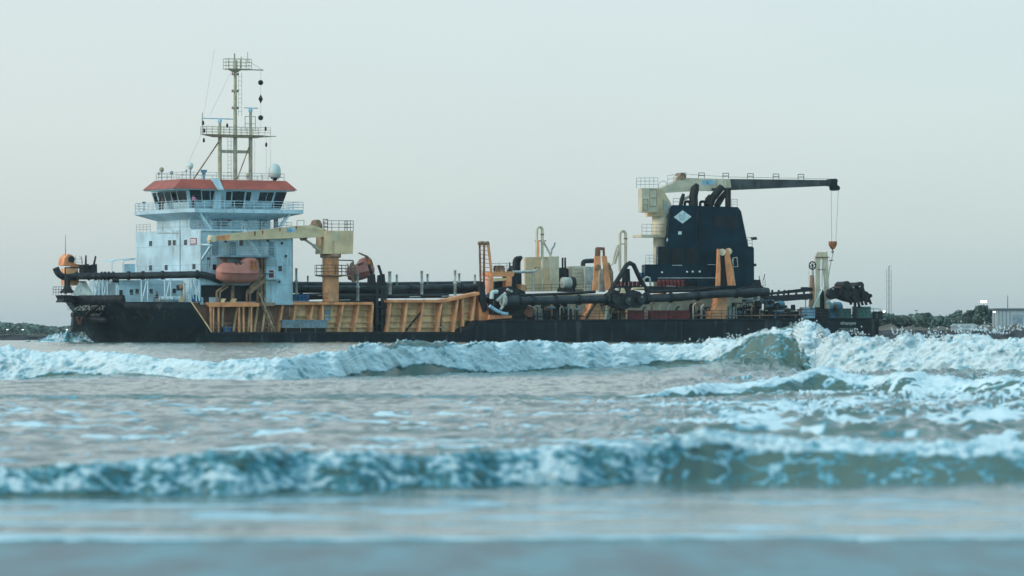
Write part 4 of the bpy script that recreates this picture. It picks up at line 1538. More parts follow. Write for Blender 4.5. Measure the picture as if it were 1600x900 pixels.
# hopper pipework ------------------------------------------------------
mp_ = node('hopper_pipework', ship, P(600, 470, -4))
under('main_pipe', MB().tube([P(418, 452, -5), P(590, 452, -5), P(756, 448.5, -5)], .52, 14), 'pipe', mp_)
under('main_pipe', MB().tube([P(418, 444, -2), P(590, 445, -2), P(750, 443, -2)], .36, 12), 'pipe', mp_)
under('lower_pipe', MB().tube([P(420, 464, -6.6), P(585, 463, -6.6), P(700, 462, -6.6)], .32, 10), 'black', mp_)
under('pipe_rack', MB().pprism([(420, 471), (750, 458), (750, 452), (420, 460)], -2.4, 2.5), 'black', mp_)
for x in (470, 520, 640, 720):
    under('flange', MB().tube([P(x - 1.5, 452 - max(0, x - 590) / 160 * 3, -5), P(x + 1.5, 452 - max(0, x - 590) / 160 * 3, -5)], .68, 14), 'black', mp_)
for x, y0, y1, w, v in ((463, 419, 459, 2.2, -6.6), (481, 431, 452, 1.8, -2), (559, 427, 470, 2.4, -7), (609, 424, 460, 3, -7), (620, 429, 452, 2, -2.5), (659, 423, 460, 2.4, -7), (668, 428, 452, 2.1, -2.5),
                       (711, 422, 462, 2.4, -7), (717.5, 427, 455, 2.1, -2.5), (742, 429, 456, 1.8, -5)):
    a, b = P(x, y1, v), P(x, y0, v)
    r = w * .088
    mb = MB().lathe(a, [(r, 0), (r, (b - a).z * .45), (r * 1.35, (b - a).z * .46), (r * 1.35, (b - a).z * .52), (r * .8, (b - a).z * .53), (r * .8, (b - a).z * .96), (r, (b - a).z * .965), (r, (b - a).z)], 10)
    under('hydraulic_post', mb, 'stub', mp_)
for x0, lx, ly in ((577, 576.5, 414), (592, 591.5, 415)):
    mb = MB().pprism([(x0, 447), (x0 + 1, 430), (x0 + 9, 428), (x0 + 11, 447)], -6.8, .7)
    mb.beam(P(x0 + 5, 432, -6), P(lx, ly, -6), .28)
    mb.beam(P(lx - 1.5, ly, -6), P(lx + 1, ly + .5, -6), .2)
    under('gate_valve', mb, 'black', mp_)
for x, y in ((450, 456), (497, 458), (640, 460), (690, 459), (530, 465)):
    under('white_cable', MB().tube([P(x, y + 4, -7.2), P(x + 17, y + 3.5, -7.2)], .07, 5), 'stub', mp_)

# deck crane ---------------------------------------------------------------
cr = node('deck_crane', ship, P(516, 471, -7))
VC = -9.4
ctr = P(516.5, 471, VC)
zc0, zc1 = P(516, 471.3, VC)[2], P(516, 398, VC)[2]
mb = MB().lathe((ctr[0], VC, zc0), [(1.12, 0), (1.12, zc1 - zc0 - .3), (1.25, zc1 - zc0 - .2)], 20)
under('pedestal', mb, 'orange_pale', cr)
mb = MB().lathe((ctr[0], VC, P(516, 403, VC)[2]), [(1.3, 0), (1.42, .1), (1.42, .55), (1.25, .62)], 20)
under('slewing_ring', mb, 'brown', cr)
# house: two visible faces
h0, h1 = P(504, 396, VC - 1.6), P(552.5, 396, VC - .2)
zh0, zh1 = P(520, 396.5, VC - 1.5)[2], P(520, 361, VC - 1.5)[2]
mb = MB().hexa([P(507, 396.5, VC - 1.3), P(551.5, 396.5, VC - 1.3), P(551.5, 396.5, VC - 1.3) + Vector((0, 2.8, 0)), P(507, 396.5, VC - 1.3) + Vector((0, 2.8, 0)),
                P(509, 360.5, VC - 1.3), P(552.5, 360.5, VC - 1.3), P(552.5, 360.5, VC - 1.3) + Vector((0, 2.8, 0)), P(509, 360.5, VC - 1.3) + Vector((0, 2.8, 0))])
under('crane_house', mb, 'cream', cr)
under('access_hatch', MB().pprism([(520, 377), (527.5, 377), (527.5, 363), (520, 363)], VC - 1.36, .1), 'cream_light', cr)
VB = lambda x: VC - .9 - 3.0 * max(0, (500 - x)) / 172      # the boom swings outboard towards its tip


def bprism(px, off, depth):
    pts = [P(x, y, VB(x) + off) for x, y in px]
    return MB().prism(pts, depth)


under('boom', bprism([(327, 376), (329, 371), (336, 368.5), (462, 353), (489, 351.5), (512, 360), (512, 371), (506, 370.3), (471, 372), (336, 376.5)], 0, .9), 'cream', cr)
under('boom_tip_paint', bprism([(336, 369.2), (360, 366.3), (358, 374.9), (336, 376)], -.03, .96), 'orange', cr)
for x in (398, 410, 437, 463):
    y = 368.5 - (x - 336) / 126 * 15.5
    under('rust_streak', bprism([(x - 1, y + .8), (x + 1.8, y + .5), (x + 1.1, y + 11), (x - .4, y + 9.5)], -.025, .05), 'rust_patch', cr)
under('maker_plate', bprism([(448, 356.5), (461, 355.2), (461, 362.5), (448, 363.2)], -.04, .06), 'pale_blue', cr)
mb = MB()
q0 = P(452, 361.5, VB(452))
mb.add([q0 + Vector((0, -.06, 0)), q0 + Vector((.35, -.055, 0)), q0 + Vector((.17, -.058, .28))], [(0, 1, 2)])
under('plate_mark', mb, 'logo_blue', cr)
under('luffing_ram', MB().tube([P(473, 372, VC), P(489, 383, VC), P(490, 383.5, VC), P(504, 393.5, VC)], [.16, .16, .27, .27], 10), 'cream_light', cr)
under('ram_bracket', MB().pprism([(470, 371.5), (481, 371.5), (478, 376), (473, 376)], VC - .5, .6), 'brown', cr)
mb = MB()
c = P(331, 373, VB(331) + .4)
mb.tube([c + Vector((0, -.55, 0)), c + Vector((0, .55, 0))], .46, 12)
mb.pprism([(327, 379), (335, 378), (337, 368), (328, 367)], VB(331) + .1, .6)
under('boom_head', mb, 'cream_light', cr)
c = P(494, 349, VC - .2)
mb = MB().tube([c + Vector((0, -.6, 0)), c + Vector((0, .6, 0))], .5, 12)
mb.pprism([(486, 354), (492, 347), (503, 349), (504, 357)], VC - .5, .9)
under('hoist_winch', mb, 'brown', cr)
mb = MB().rail([P(507, 360.5, VC - 1.2), P(552, 360.5, VC - 1.2), P(552, 360.5, VC - 1.2) + Vector((0, 2.6, 0))], 1.35, 1.0, .04, 3)
under('house_railing', mb, 'dark_rail', cr)
under('house_railing', MB().rail([P(505, 360, VC + .6), P(512, 360, VC + .6)], 1.5, .6, .06, 3), 'dark_rail', cr)
mb = MB().rail([P(464, 353, VB(464) + .4), P(475, 352.2, VB(475) + .4)], .7, .9, .04, 1)
under('boom_guard', mb, 'dark_rail', cr)
zpf = P(516, 430, VC)[2]
mb = MB().lathe((ctr[0], VC, zpf - .25), [(1.13, 0), (2.1, .14), (2.15, .3), (1.13, .32)], 20)
mb.box(ctr[0], ctr[0] + 3.2, VC - 1, VC + 1, zpf - .12, zpf + .05)
under('service_platform', mb, 'brown', cr)
ringp = [(ctr[0] + 2.1 * cos(a), VC + 2.1 * sin(a), zpf + .05) for a in [pi * (.25 + 1.5 * i / 10) for i in range(11)]]
ringp = [(ctr[0] + 3.2, VC + 1, zpf + .05)] + ringp + [(ctr[0] + 3.2, VC - 1, zpf + .05)]
under('platform_railing', MB().rail(ringp, 1.3, 1.0, .035, 3), 'dark_rail', cr)
mb = MB().tube([P(328.5, 377, VB(329) + .4), P(327, 418, VB(329) + .4)], .03, 4)
mb.tube([P(330.5, 378, VB(329) + .4), P(327.6, 418, VB(329) + .4)], .03, 4)
under('hoist_rope', mb, 'rope', cr)
mb = MB().beam((PF(314, 405, UFr)[0] + .2, -SUP - .1, P(314, 405, -SUP)[2]), P(330, 383, VB(330)), .26)
mb.beam((UFr + .2, -SUP - .1, P(314, 382, -SUP)[2]), P(328, 382, VB(330)), .2)
part('boom_rest', mb, 'white_trim', ship)

pp_part('walkway_shade_panel', [(346, 471), (400, 471), (400, 446), (346, 446)], -SUP - .06, .1, 'navy_dark', ship)  # flat dark panel painting in the shade of the walkway
# things on the hopper side: box and panel
pp_part('service_panel', [(449, 494), (460, 494), (460.5, 480), (449.5, 480)], VH - .12, .2, 'sign_white', ship)
pp_part('side_door', [(508, 500), (517, 500), (516.5, 480), (507.5, 480)], VH - .1, .2, 'pale_blue', ship)
ptube('boat_fall', [(516, 500), (516, 474)], VH - .5, .08, 'stub', ship)

# ------------------------------------------------------------------ gantries
g1 = node('forward_gantry', ship, P(760, 500, -10))
for px, mat in (([(748.4, 379.5), (751, 379.5), (752.6, 440), (757, 478), (751, 470), (749.8, 440)], 'red_brown'), ([(755.6, 381), (758, 380), (758.5, 480), (754.5, 476)], 'red_brown'), ([(761, 379.5), (764.8, 379.5), (769.6, 424), (766.5, 428)], 'orange')):
    under('leg', MB().pprism(px, -10.4, .12), mat, g1)
under('leg', MB().pprism([(749.5, 440), (756.5, 440), (762, 484), (757, 488), (751, 470)], -10.5, .6), 'black', g1)
mb = MB()
for i in range(9):
    y = 384 + i * 6.5
    mb.beam(P(749.5, y, -10), P(764 + i * .3, y + 2, -10), .07)
under('rung', mb, 'red_brown', g1)
c = P(756, 380, -10)
for dx_ in (-.45, .35):
    under('head_sheave', MB().tube([c + Vector((dx_, -.5, 0)), c + Vector((dx_, .5, 0))], .28, 10), 'brown', g1)

# orange portal
po = node('winch_portal', ship, P(784, 500, -8))
under('top_beam', MB().pprism([(766, 425), (800, 424), (804, 428), (802, 432), (767, 432)], -9.4, 2.4), 'orange', po)
under('cross_beam', MB().pprism([(766, 435), (792, 434), (792, 438), (767, 440)], -9.3, .5), 'tan', po)
for x0, x1 in ((766, 771), (791.5, 799.5)):
    under('post', MB().pprism([(x0, 432), (x1, 432), (x1, 458), (x0, 458)], -9.4, 1.2), 'orange', po)
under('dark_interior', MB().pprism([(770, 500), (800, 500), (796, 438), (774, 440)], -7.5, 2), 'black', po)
under('railing', MB().rail([P(768, 425, -9.2), P(804, 424, -9.2)], 1.15, 1.2, .035, 3), 'dark_rail', po)
c = P(781, 421, -8)
under('winch_drum', MB().tube([c + Vector((-.75, 0, 0)), c + Vector((.5, 0, 0))], .55, 12), 'black', po)
under('winch_frame', MB().pprism([(774, 425), (777, 415), (787, 416), (790, 425)], -8.7, .25), 'brown', po)
under('mast_post', MB().tube([P(796.5, 424, -8), P(796.5, 410, -8)], .12, 6), 'black', po)
ptube('ladder_post', [(765, 460), (764.5, 432)], -10, .10, 'stub', ship)

# dark elbow pipes
for dx_, r in ((0, .3), (5.5, .36)):
    ptube('vent_elbow', [(804 + dx_, 460), (804 + dx_, 408), (807 + dx_, 403), (812.5 + dx_ * .3, 404.5)], -7 + dx_ * .1, r, 'black', ship, 10, .5)
pp_part('valve_block', [(802, 500), (816, 500), (815, 428), (808, 415), (803, 422)], -6.5, 2, 'black', ship)
pp_part('motor', [(813, 455), (823, 455), (822, 446), (815, 444)], -8, 1.5, 'orange_pale', ship)
ptube('white_pipe', [(801, 425), (833, 424.5), (838, 422), (840, 419)], -8.5, .2, 'stub', ship, 8)
ptube('white_pipe', [(833.5, 425), (833.5, 455)], -8.5, .16, 'stub', ship, 8)
ptube('valve_wheel', [(836, 419), (842, 418.5)], -8.5, .14, 'red_brown', ship, 8)

# trunnion: dark machinery and pale hoses at the fore end of the suction pipe
tr = node('suction_trunnion', ship, P(790, 500, -11))
under('slide_piece', MB().pprism([(777, 500), (821, 500), (826, 470), (820, 455), (800, 447), (776, 452), (764, 465), (766, 490)], -10.4, 1.6), 'black', tr)
c = P(812, 472, -11.2)
under('pivot', MB().tube([c + Vector((-2.4, 0, 0)), c + Vector((.8, 0, 0))], .95, 16), 'pipe', tr)
c = P(786, 469, -11.4)
under('pivot_cap', MB().tube([c + Vector((-.2, 0, 0)), c + Vector((.25, 0, 0))], .8, 16), 'stub', tr)
under('hose', MB().bend([P(765, 478, -11.7), P(775, 485, -11.7), P(786, 490, -11.7), P(793, 490.5, -11.7)], [.24] * 14, 10, .9, 5), 'pale_blue', tr)
under('hose', MB().bend([P(768, 467, -11.6), P(769, 456, -11.6), P(777, 456, -11.6)], [.3] * 8, 10, .9, 5), 'radome', tr)
for a, b, r in (((776, 470), (790, 458), .22), ((782, 484), (790, 472), .2), ((793, 466), (797, 450), .18), ((770, 490), (772, 470), .14), ((800, 456), (792, 452), .2)):
    under('fitting', MB().tube([P(*a, -11.5), P(*b, -11.5)], r, 7), 'stub' if r > .19 else 'black', tr)
under('support', MB().pprism([(764, 499), (800, 497), (800, 493), (766, 492)], -11, .5), 'orange', tr)
c = P(826, 487, -10.6)
under('wheel', MB().tube([c + Vector((0, -.2, 0)), c + Vector((0, .25, 0))], .75, 16), 'red_brown', tr)

# tan deck houses
pp_part('pump_house', [(821, 455), (873, 455), (873, 401), (821, 402)], -5, 4.5, 'cream', ship, rake=.5)
pp_part('house_end', [(861, 455), (873.4, 455), (873.4, 400.6), (861, 400.9)], -5.12, .1, 'cream_light', ship)
pp_part('louvre', [(850, 421), (860, 421), (860, 404), (850, 404)], -5.08, .1, 'cream_light', ship)
pp_part('pump_house', [(895, 452), (914.5, 452), (914.5, 415.5), (895, 416)], -5, 4, 'cream_light', ship, rake=.5)
pp_part('locker_house', [(914.6, 456), (929, 456), (929, 416.5), (914.6, 416.5)], -5.8, 4, 'stub', ship, rake=.5)
for i in range(5):
    part('vent_slat', MB().beam(P(896, 420 + i * 6, -5.05), P(913, 420 + i * 6, -5.05), .1, .12), 'stub', ship)
ptube('dark_elbow', [(911, 417), (911, 409), (917, 407.8), (930, 407.5)], -4, .33, 'pipe', ship, 10, .6)


def gooseneck(x0, x1, yt, yb0, yb1, v, r, name='gooseneck_vent'):
    mb = MB()
    a, b = P(x0, yb0, v), P(x1, yb1, v)
    zt_ = P((x0 + x1) / 2, yt, v)[2]
    R_ = (b[0] - a[0]) / 2
    pts = [a, (a[0], v, zt_ - R_)] + [(a[0] + R_ - R_ * cos(t), v, zt_ - R_ + R_ * sin(t)) for t in [pi * i / 8 for i in range(1, 8)]] + [(b[0], v, zt_ - R_), b]
    mb.tube(pts, r, 10)
    o = part(name, mb, 'cream_light', ship)
    part('collar', MB().tube([(b[0], v, zt_ - R_ - .5), (b[0], v, zt_ - R_ - .7)], r * 1.3, 10), 'brown', o)
    return o


gn = gooseneck(838.7, 847.3, 354.5, 402, 455, -6, .2)
part('bracket', MB().beam(P(836, 376.5, -6), P(853, 376.5, -6), .15), 'red_brown', gn)
part('branch_pipe', MB().tube([P(850, 379, -6), P(860, 398, -6), P(861, 440, -6)], .15, 8), 'cream_light', gn)
part('riser', MB().tube([P(841.7, 376, -6.2), P(841.7, 402, -6.2)], .10, 6), 'orange', gn)
gn = gooseneck(968.5, 977.5, 361, 424, 416, -4, .2)
part('branch_pipe', MB().tube([P(969, 382, -4), P(964, 384, -4), P(956, 414, -4)], .17, 8), 'cream_light', gn)
part('branch_pipe', MB().tube([P(968, 386, -4), P(961, 412, -4)], .15, 8), 'cream_light', gn)
part('bracket', MB().beam(P(966, 381.5, -4), P(980, 381, -4), .14), 'stub', gn)
ptube('exhaust_stack', [(861, 398), (862, 390), (866, 384), (867, 379)], -3, .12, 'grey_blue', ship, 7)
vt = pp_part('vent_box', [(875, 452), (889, 452), (888.5, 421), (884, 418), (877, 418), (874.5, 422)], -5, 2.5, 'black', ship)
for x in (879, 883):
    part('vent_pipe', MB().tube([P(x, 420, -4), P(x, 402.5, -4)], .14, 7), 'black', vt)
wn_ = node('mooring_winch', ship, P(889, 452, -8))
c = P(886, 442, -8)
under('drum', MB().tube([c + Vector((-.75, 0, 0)), c + Vector((.45, 0, 0))], .78, 16), 'stub', wn_)
c = P(893.5, 442, -8)
under('brake', MB().tube([c + Vector((-.25, 0, 0)), c + Vector((.3, 0, 0))], .85, 16), 'black', wn_)
under('frame', MB().pprism([(879, 456), (900, 456), (899, 450), (880, 450)], -8.8, 1.6), 'black', wn_)
# machinery deck aft of the hopper: pale wall under the suction pipe and rails
ZM = P(900, 456, -8)[2]
part('machinery_deck', MB().box(P(820, 456, -8)[0], P(1190, 456, -8)[0], -7.6, 7.5, ZA - .05, ZM - .3), 'cream_light', ship)
part('deck_railing', MB().rail([P(822, 455.5, -8), P(928, 453.5, -8)], .9, 1.3, .035, 2), 'dark_rail', ship)
part('side_railing', MB().rail([P(822, 500, -11.2), P(1190, 498.5, -11.2)], 1.25, 1.7, .03, 3), 'dark_rail', ship)
for x, w, h, m_ in ((832, 8, 20, 'black'), (846, 10, 14, 'stub'), (858, 10, 24, 'black'), (872, 16, 26, 'black'), (890, 9, 22, 'black'), (966, 10, 18, 'black'), (974, 8, 26, 'brown'), (1084, 6, 26, 'black'), (1098, 9, 16, 'black'), (1145, 14, 24, 'stub'), (1158, 10, 20, 'black'), (1172, 14, 22, 'black'), (1186, 10, 30, 'black'), (1196, 8, 16, 'red_brown'), (1204, 10, 20, 'black')):
    pp_part('deck_machine', [(x - w / 2, 500), (x + w / 2, 500), (x + w / 2 - 1, 500 - h * .7), (x + w * .1, 500 - h), (x - w / 2 + 1.5, 500 - h * .85)], -9.8 + (x % 7) * .12, 1.0, m_, ship)
for i, x in enumerate(range(836, 1200, 13)):
    ptube('deck_pipe', [(x, 499), (x, 484 - (i * 7) % 9), (x + 4 + (i * 5) % 5, 481 - (i * 7) % 9)], -9.9, .07 + .05 * (i % 3), ('stub', 'black', 'brown', 'cream_light')[i % 4], ship, 6)

# valves, pumps and cable runs that crowd the after deck and the hopper top
rc = random.Random(17)
for i in range(46):
    x = rc.choice((rc.uniform(806, 955), rc.uniform(1085, 1215), rc.uniform(1150, 1262)))
    y = rc.uniform(474, 496) if x < 1150 else rc.uniform(462, 494)
    v = rc.uniform(-10.4, -9.2)
    m_ = rc.choice(('black', 'black', 'pipe', 'brown', 'stub', 'red_brown', 'grey_blue'))
    k = rc.random()
    c = P(x, y, v)
    if k < .35:
        q = c + Vector((0, -.25, 0))
        part('valve', MB().tube([q, q + Vector((0, .4, 0))], rc.uniform(.14, .42), 10), m_, ship)
    elif k < .7:
        q = P(x + rc.uniform(4, 12), y, v)
        part('deck_pump', MB().tube([c, q], rc.uniform(.14, .34), 9), m_, ship)
    else:
        s_ = rc.uniform(2, 5)
        part('junction_box', MB().pprism([(x - s_, y), (x + s_, y), (x + s_ * .9, y - s_ * 1.5), (x - s_ * .9, y - s_ * 1.6)], v, .5), m_, ship)
    part('pipe_stand', MB().tube([(c[0], v + .1, ZA - .05), c], .06, 5), 'black', ship)
for i, (x0, x1, y0, y1, v) in enumerate(((776, 950, 494, 493, -10.6), (830, 930, 488, 486, -9.0), (1085, 1262, 493, 492, -10.5), (1150, 1215, 474, 470, -9.4), (1165, 1250, 484, 486, -9.6), (952, 1010, 487, 489, -10.0))):
    part('cable_run', MB().tube([P(x0, y0, v), P((x0 + x1) / 2, (y0 + y1) / 2 + .6, v), P(x1, y1, v)], .09, 6), ('black', 'stub', 'brown')[i % 3], ship)
    for k in range(5):
        x = x0 + (x1 - x0) * (k + .5) / 5
        q = P(x, y0 + (y1 - y0) * (k + .5) / 5, v)
        part('cable_post', MB().tube([(q[0], v, ZA - .05), q], .05, 5), 'black', ship)

# second gantry --------------------------------------------------------
g2 = node('middle_gantry', ship, P(935, 500, -10))
under('leg', MB().pprism([(929.5, 400), (938.5, 400), (938.8, 416), (936, 421), (935, 454), (926, 455), (929, 420)], -10.6, .2), 'orange', g2)
under('leg', MB().pprism([(941, 400), (948, 400), (952, 425), (955.5, 452), (946.5, 454), (944, 425)], -10.6, .2), 'orange', g2)
under('head', MB().pprism([(930, 401), (930.5, 388), (933, 386), (945, 386.5), (945.5, 401), (942.5, 401), (942, 391), (938.5, 391), (938, 401)], -10.4, .12), 'red_brown', g2)
c = P(935, 418, -11)
under('sheave', MB().tube([c + Vector((0, -.1, 0)), c + Vector((0, .3, 0))], .4, 12), 'brown', g2)
under('back_panel', MB().pprism([(936, 456), (946, 456), (944, 420), (937, 420)], -8.6, .3), 'stub', g2)
under('ladder', MB().ladder(P(951, 452, -10.5), P(948.5, 412, -10.5), (.6, 0, 0), .035, .5), 'tan_rail', g2)
under('side_gear', MB().pprism([(948, 412), (952, 410), (958, 425), (959, 452), (955, 452), (952, 425)], -9.8, .7), 'brown', g2)
under('foot', MB().pprism([(912, 500), (944, 500), (942, 488), (936, 480), (932, 471), (926, 471), (921, 484), (913, 494)], -10.8, 1.6), 'orange_pale', g2)
under('foot_strut', MB().beam(P(945, 499, -11), P(951, 470, -11), .3), 'cream_light', g2)
under('dark_brace', MB().beam(P(916, 498, -11), P(932, 472, -11), .16), 'black', g2)

# arched hose over the suction pipe joint
ptube('arched_hose', [(953, 456), (966, 436), (979, 414), (984, 411), (990, 414), (1001, 438), (1012, 456)], -10.6, .33, 'black', ship, 10)
pp_part('hose_saddle', [(977, 440), (985, 440), (984, 420), (978, 420)], -9.6, 1, 'black', ship)
ptube('white_arch', [(1006, 448), (1006, 436), (1010, 433), (1015, 434), (1017, 448)], -9.4, .16, 'stub', ship, 7)

# third gantry
g3 = node('after_gantry', ship, P(1125, 500, -10.5))
under('leg', MB().pprism([(1121.5, 389), (1124.5, 389), (1126, 420), (1125.5, 446), (1119, 447), (1120.3, 420)], -10.6, .25), 'orange', g3)
under('leg', MB().pprism([(1132.5, 390), (1138.5, 389), (1145, 420), (1149, 446), (1138, 446), (1135, 420)], -10.6, .25), 'orange', g3)
under('head_sheave', MB().tube([P(1128.5, 394, -10.5), P(1128.5, 394, -9.7)], .5, 12), 'cream_light', g3)
under('head_sheave', MB().tube([P(1138.5, 393, -10.2), P(1138.5, 393, -9.5)], .5, 12), 'cream_light', g3)
under('slide_rail', MB().pprism([(1126.5, 447), (1133.5, 447), (1131.5, 402), (1127, 402)], -10.1, .5), 'black', g3)
under('guide_rope', MB().tube([P(1144, 405, -10.4), P(1149, 446, -10.4)], .05, 4), 'stub', g3)
under('foot', MB().pprism([(1110, 498), (1133, 498), (1135, 486), (1136, 462), (1121, 462), (1122, 470), (1118, 482), (1112, 488)], -10.8, 1.5), 'orange_pale', g3)
under('foot_arch', MB().bend([P(1112, 492, -11), P(1112, 480, -11), P(1120, 472, -11), P(1122, 462, -11)], [.13] * 14, 6, .8, 5), 'orange', g3)

# ------------------------------------------------------------------ engine casing
ec = node('engine_casing', ship, P(1100, 443, -8))
VE = -8.0
for nm, px, v, dp, mt in (('upper_casing', [(1041, 388), (1047.5, 325), (1051, 320.3), (1153, 323.5), (1158, 330), (1170, 388)], VE, 4.2, 'navy'),
                          ('lower_casing', [(1028, 416), (1028.5, 385), (1176, 385), (1178, 388), (1178.5, 456), (1092, 456), (1090, 416)], VE - .25, 5.5, 'navy'),
                          ('plinth', [(1008, 440), (1008, 413), (1096, 413.5), (1121, 414), (1121, 456), (1090, 456), (1089, 440)], VE - .9, 6, 'navy')):
    under(nm, MB().pprism(px, v, dp, .5), mt, ec)
for x0, x1 in ((1031, 1046), (1049, 1069), (1073, 1091)):
    mb = MB().pprism([(x0, 412), (x1, 412), (x1, 388), (x0, 388)], VE - .31, .1)
    for i in range(6):
        mb.beam(P(x0, 390 + i * 4, VE - .33), P(x1, 390 + i * 4, VE - .33), .05, .05)
    under('louvre', mb, 'navy_dark', ec)
for x0, x1, y0, y1 in ((1115, 1132, 337, 353), (1136, 1154, 337, 356)):
    under('louvre', MB().pprism([(x0, y1), (x1, y1), (x1 - .5, y0), (x0, y0)], VE - .06, .1), 'navy_dark', ec)
under('ladder', MB().ladder(P(1085, 412, VE - .15), P(1090, 324, VE - .15), (.55, 0, 0), .035, .4), 'navy_dark', ec)
under('ladder', MB().ladder(P(1093, 412, VE - .15), P(1095, 335, VE - .15), (.5, 0, 0), .035, .4), 'navy_dark', ec)
em = under('emblem', MB().pprism([(1053, 339.3), (1066.7, 349.3), (1080.5, 338.5), (1066.7, 328.7)], VE - .06, .07), 'sign_white', ec)
a = P(1061.5, 344.5, VE - .08)
mb = MB()
lettering(mb, "DCI", None, .95, .42, lambda s, t: (a[0] + s, VE - .075, a[2] + .38 + t))
lettering(mb, "डीसीआई", None, .8, .3, lambda s, t: (a[0] + .06 + s, VE - .075, a[2] + t - .02))
mb.add([(a[0] + .86 + .14 * cos(i * pi / 2), VE - .075, a[2] + .98 + .14 * sin(i * pi / 2)) for i in range(4)], [(0, 1, 2, 3)])
under('emblem_lettering', mb, 'logo_blue', ec)
under('notice', MB().pprism([(1060, 366.5), (1065, 366.5), (1065, 361.5), (1060, 361.5)], VE - .05, .06), 'sign_white', ec)
under('notice', MB().pprism([(1041.6, 377), (1043.2, 377), (1044.2, 372.5), (1042, 372.5)], VE - .05, .06), 'sign_white', ec)
for x, y in ((1034.5, 426), (1073.5, 425.2), (1082.4, 425), (1093.4, 424.8)):
    under('deck_lamp', MB().lathe(P(x, y + .8, VE - 1.0), [(.08, 0), (.14, .05), (.14, .2), (.05, .24)], 8), 'sign_white', ec)
under('handrail', MB().tube([P(1050.5, 414.6, VE - 1.0), P(1065.5, 414.6, VE - 1.0)], .06, 5), 'stub', ec)
under('handrail', MB().tube([P(1106, 413.5, VE - .5), P(1118, 413.8, VE - .5)], .06, 5), 'stub', ec)
mb = MB()
for a, b in (((1145.5, 417), (1145.5, 403)), ((1153, 417), (1151.5, 402)), ((1145.5, 403), (1151.5, 402)), ((1145.5, 417), (1153, 416.5))):
    mb.beam(P(*a, VE - .4), P(*b, VE - .4), .1)
under('door_frame', mb, 'stub', ec)
under('white_rail', MB().tube([P(1028, 434.5, -8.9), P(1120, 434.3, -8.9)], .06, 5), 'stub', ec)
under('railing', MB().rail([P(1168, 384.5, VE + .5), P(1175.5, 384.5, VE + .5)], 1.25, .8, .04, 3), 'grey_rail', ec)
under('floodlight', MB().pprism([(1175, 371), (1182, 370), (1183.5, 374.5), (1177.5, 375)], VE + .3, .5), 'black', ec)
under('railing', MB().rail([P(1143, 323, VE + 3), P(1152, 323, VE + 3)], 1.05, .9, .04, 3), 'grey_rail', ec)
under('railing', MB().rail([P(1052, 320, VE + 3), P(1062, 320, VE + 3)], .9, .9, .04, 2), 'grey_rail', ec)
under('side_lamp', MB().tube([P(1178, 414, VE), P(1181, 414, VE)], .2, 8), 'black', ec)
# exhaust pipes
for px, r, v in (([(1084, 322), (1083.5, 306), (1086, 294), (1089.5, 288)], [.62, .62, .60, .3], VE + 1.2), ([(1063.5, 321), (1066, 310), (1068, 303)], [.3, .3, .22], VE + 1.6),
                 ([(1102.5, 321), (1105, 311), (1109, 305)], [.3, .3, .2], VE + 2.4), ([(1108, 322), (1113, 310), (1121, 300), (1128, 292)], [.55, .55, .55, .5], VE + 1.4),
                 ([(1118, 322), (1124, 311), (1134, 300)], [.3, .3, .3], VE + 2.2), ([(1122, 322), (1130, 308), (1140, 298)], [.28, .28, .25], VE + 1.2), ([(1137.5, 323), (1137.5, 295)], [.42, .42], VE + 1.0),
                 ([(1066, 313), (1080, 305), (1084, 303)], [.22, .22, .22], VE + 1.8)):
    mb = MB().tube([P(x, y, v) for x, y in px], r, 12)
    under('exhaust_pipe', mb, 'soot' if px[0][0] != 1066 else 'cream_light', ec)
for x, y in ((1074, 316), (1098, 317)):
    under('exhaust_bend', MB().bend([P(x - 4, 322, VE + 2), P(x - 4, 315, VE + 2), P(x + 4, 315, VE + 2), P(x + 4, 322, VE + 2)], [.2] * 14, 8, .6, 5), 'soot', ec)

# ------------------------------------------------------------------ after crane
ac = node('after_crane', ship, P(1031, 413, -4))
VA = -4.5
cu = P(1031, 413, VA)[0]
za = lambda y: P(1031, y, VA)[2]
under('pedestal', MB().lathe((cu, VA, ZA), [(.95, 0), (.95, za(371) - ZA), (1.0, za(370) - ZA)], 18), 'cream_light', ac)
under('pedestal_collar', MB().lathe((cu + .15, VA, za(370)), [(1.0, 0), (1.25, .4), (1.25, za(337) - za(370)), (1.05, za(333) - za(370))], 18), 'cream_light', ac)
under('slewing_housing', MB().pprism([(1021, 338), (1046, 338), (1049, 318), (1034, 294), (1021, 294)], VA - 1.2, 2.4), 'cream', ac)
under('crane_cab', MB().pprism([(1003, 331.5), (1028, 332), (1029, 293.5), (1002.5, 294)], VA - 1.5, 1.9, .3), 'cream_light', ac)
for x0, x1, y0, y1 in ((1005, 1012, 311, 328), (1015, 1026, 296, 322)):
    mb = MB()
    for a, b in (((x0, y0), (x1, y0)), ((x0, y1), (x1, y1)), ((x0, y0), (x0, y1)), ((x1, y0), (x1, y1)), ((x0, (y0 + y1) / 2), (x1, (y0 + y1) / 2))):
        mb.beam(P(*a, VA - 1.53), P(*b, VA - 1.53), .07)
    under('cab_frame', mb, 'tan_rail', ac)
under('service_platform', MB().pprism([(1003, 371), (1040, 371), (1040, 366.5), (1003, 366.5)], VA - 1.4, 2.6), 'cream_light', ac)
under('platform_railing', MB().rail([P(1003, 367, VA + 1), P(1003, 367, VA - 1.3), P(1040, 367, VA - 1.3)], 1.5, .8, .035, 3), 'grey_rail', ac)
under('base_railing', MB().rail([P(1008.5, 413, VA - 3.5), P(1028, 413, VA - 3.5)], 1.3, .8, .04, 3), 'grey_rail', ac)
under('cab_railing', MB().rail([P(994.5, 293.5, VA + .6), P(994.5, 293.5, VA - 1.4), P(1028, 293, VA - 1.4)], 1.4, .75, .04, 3), 'grey_rail', ac)
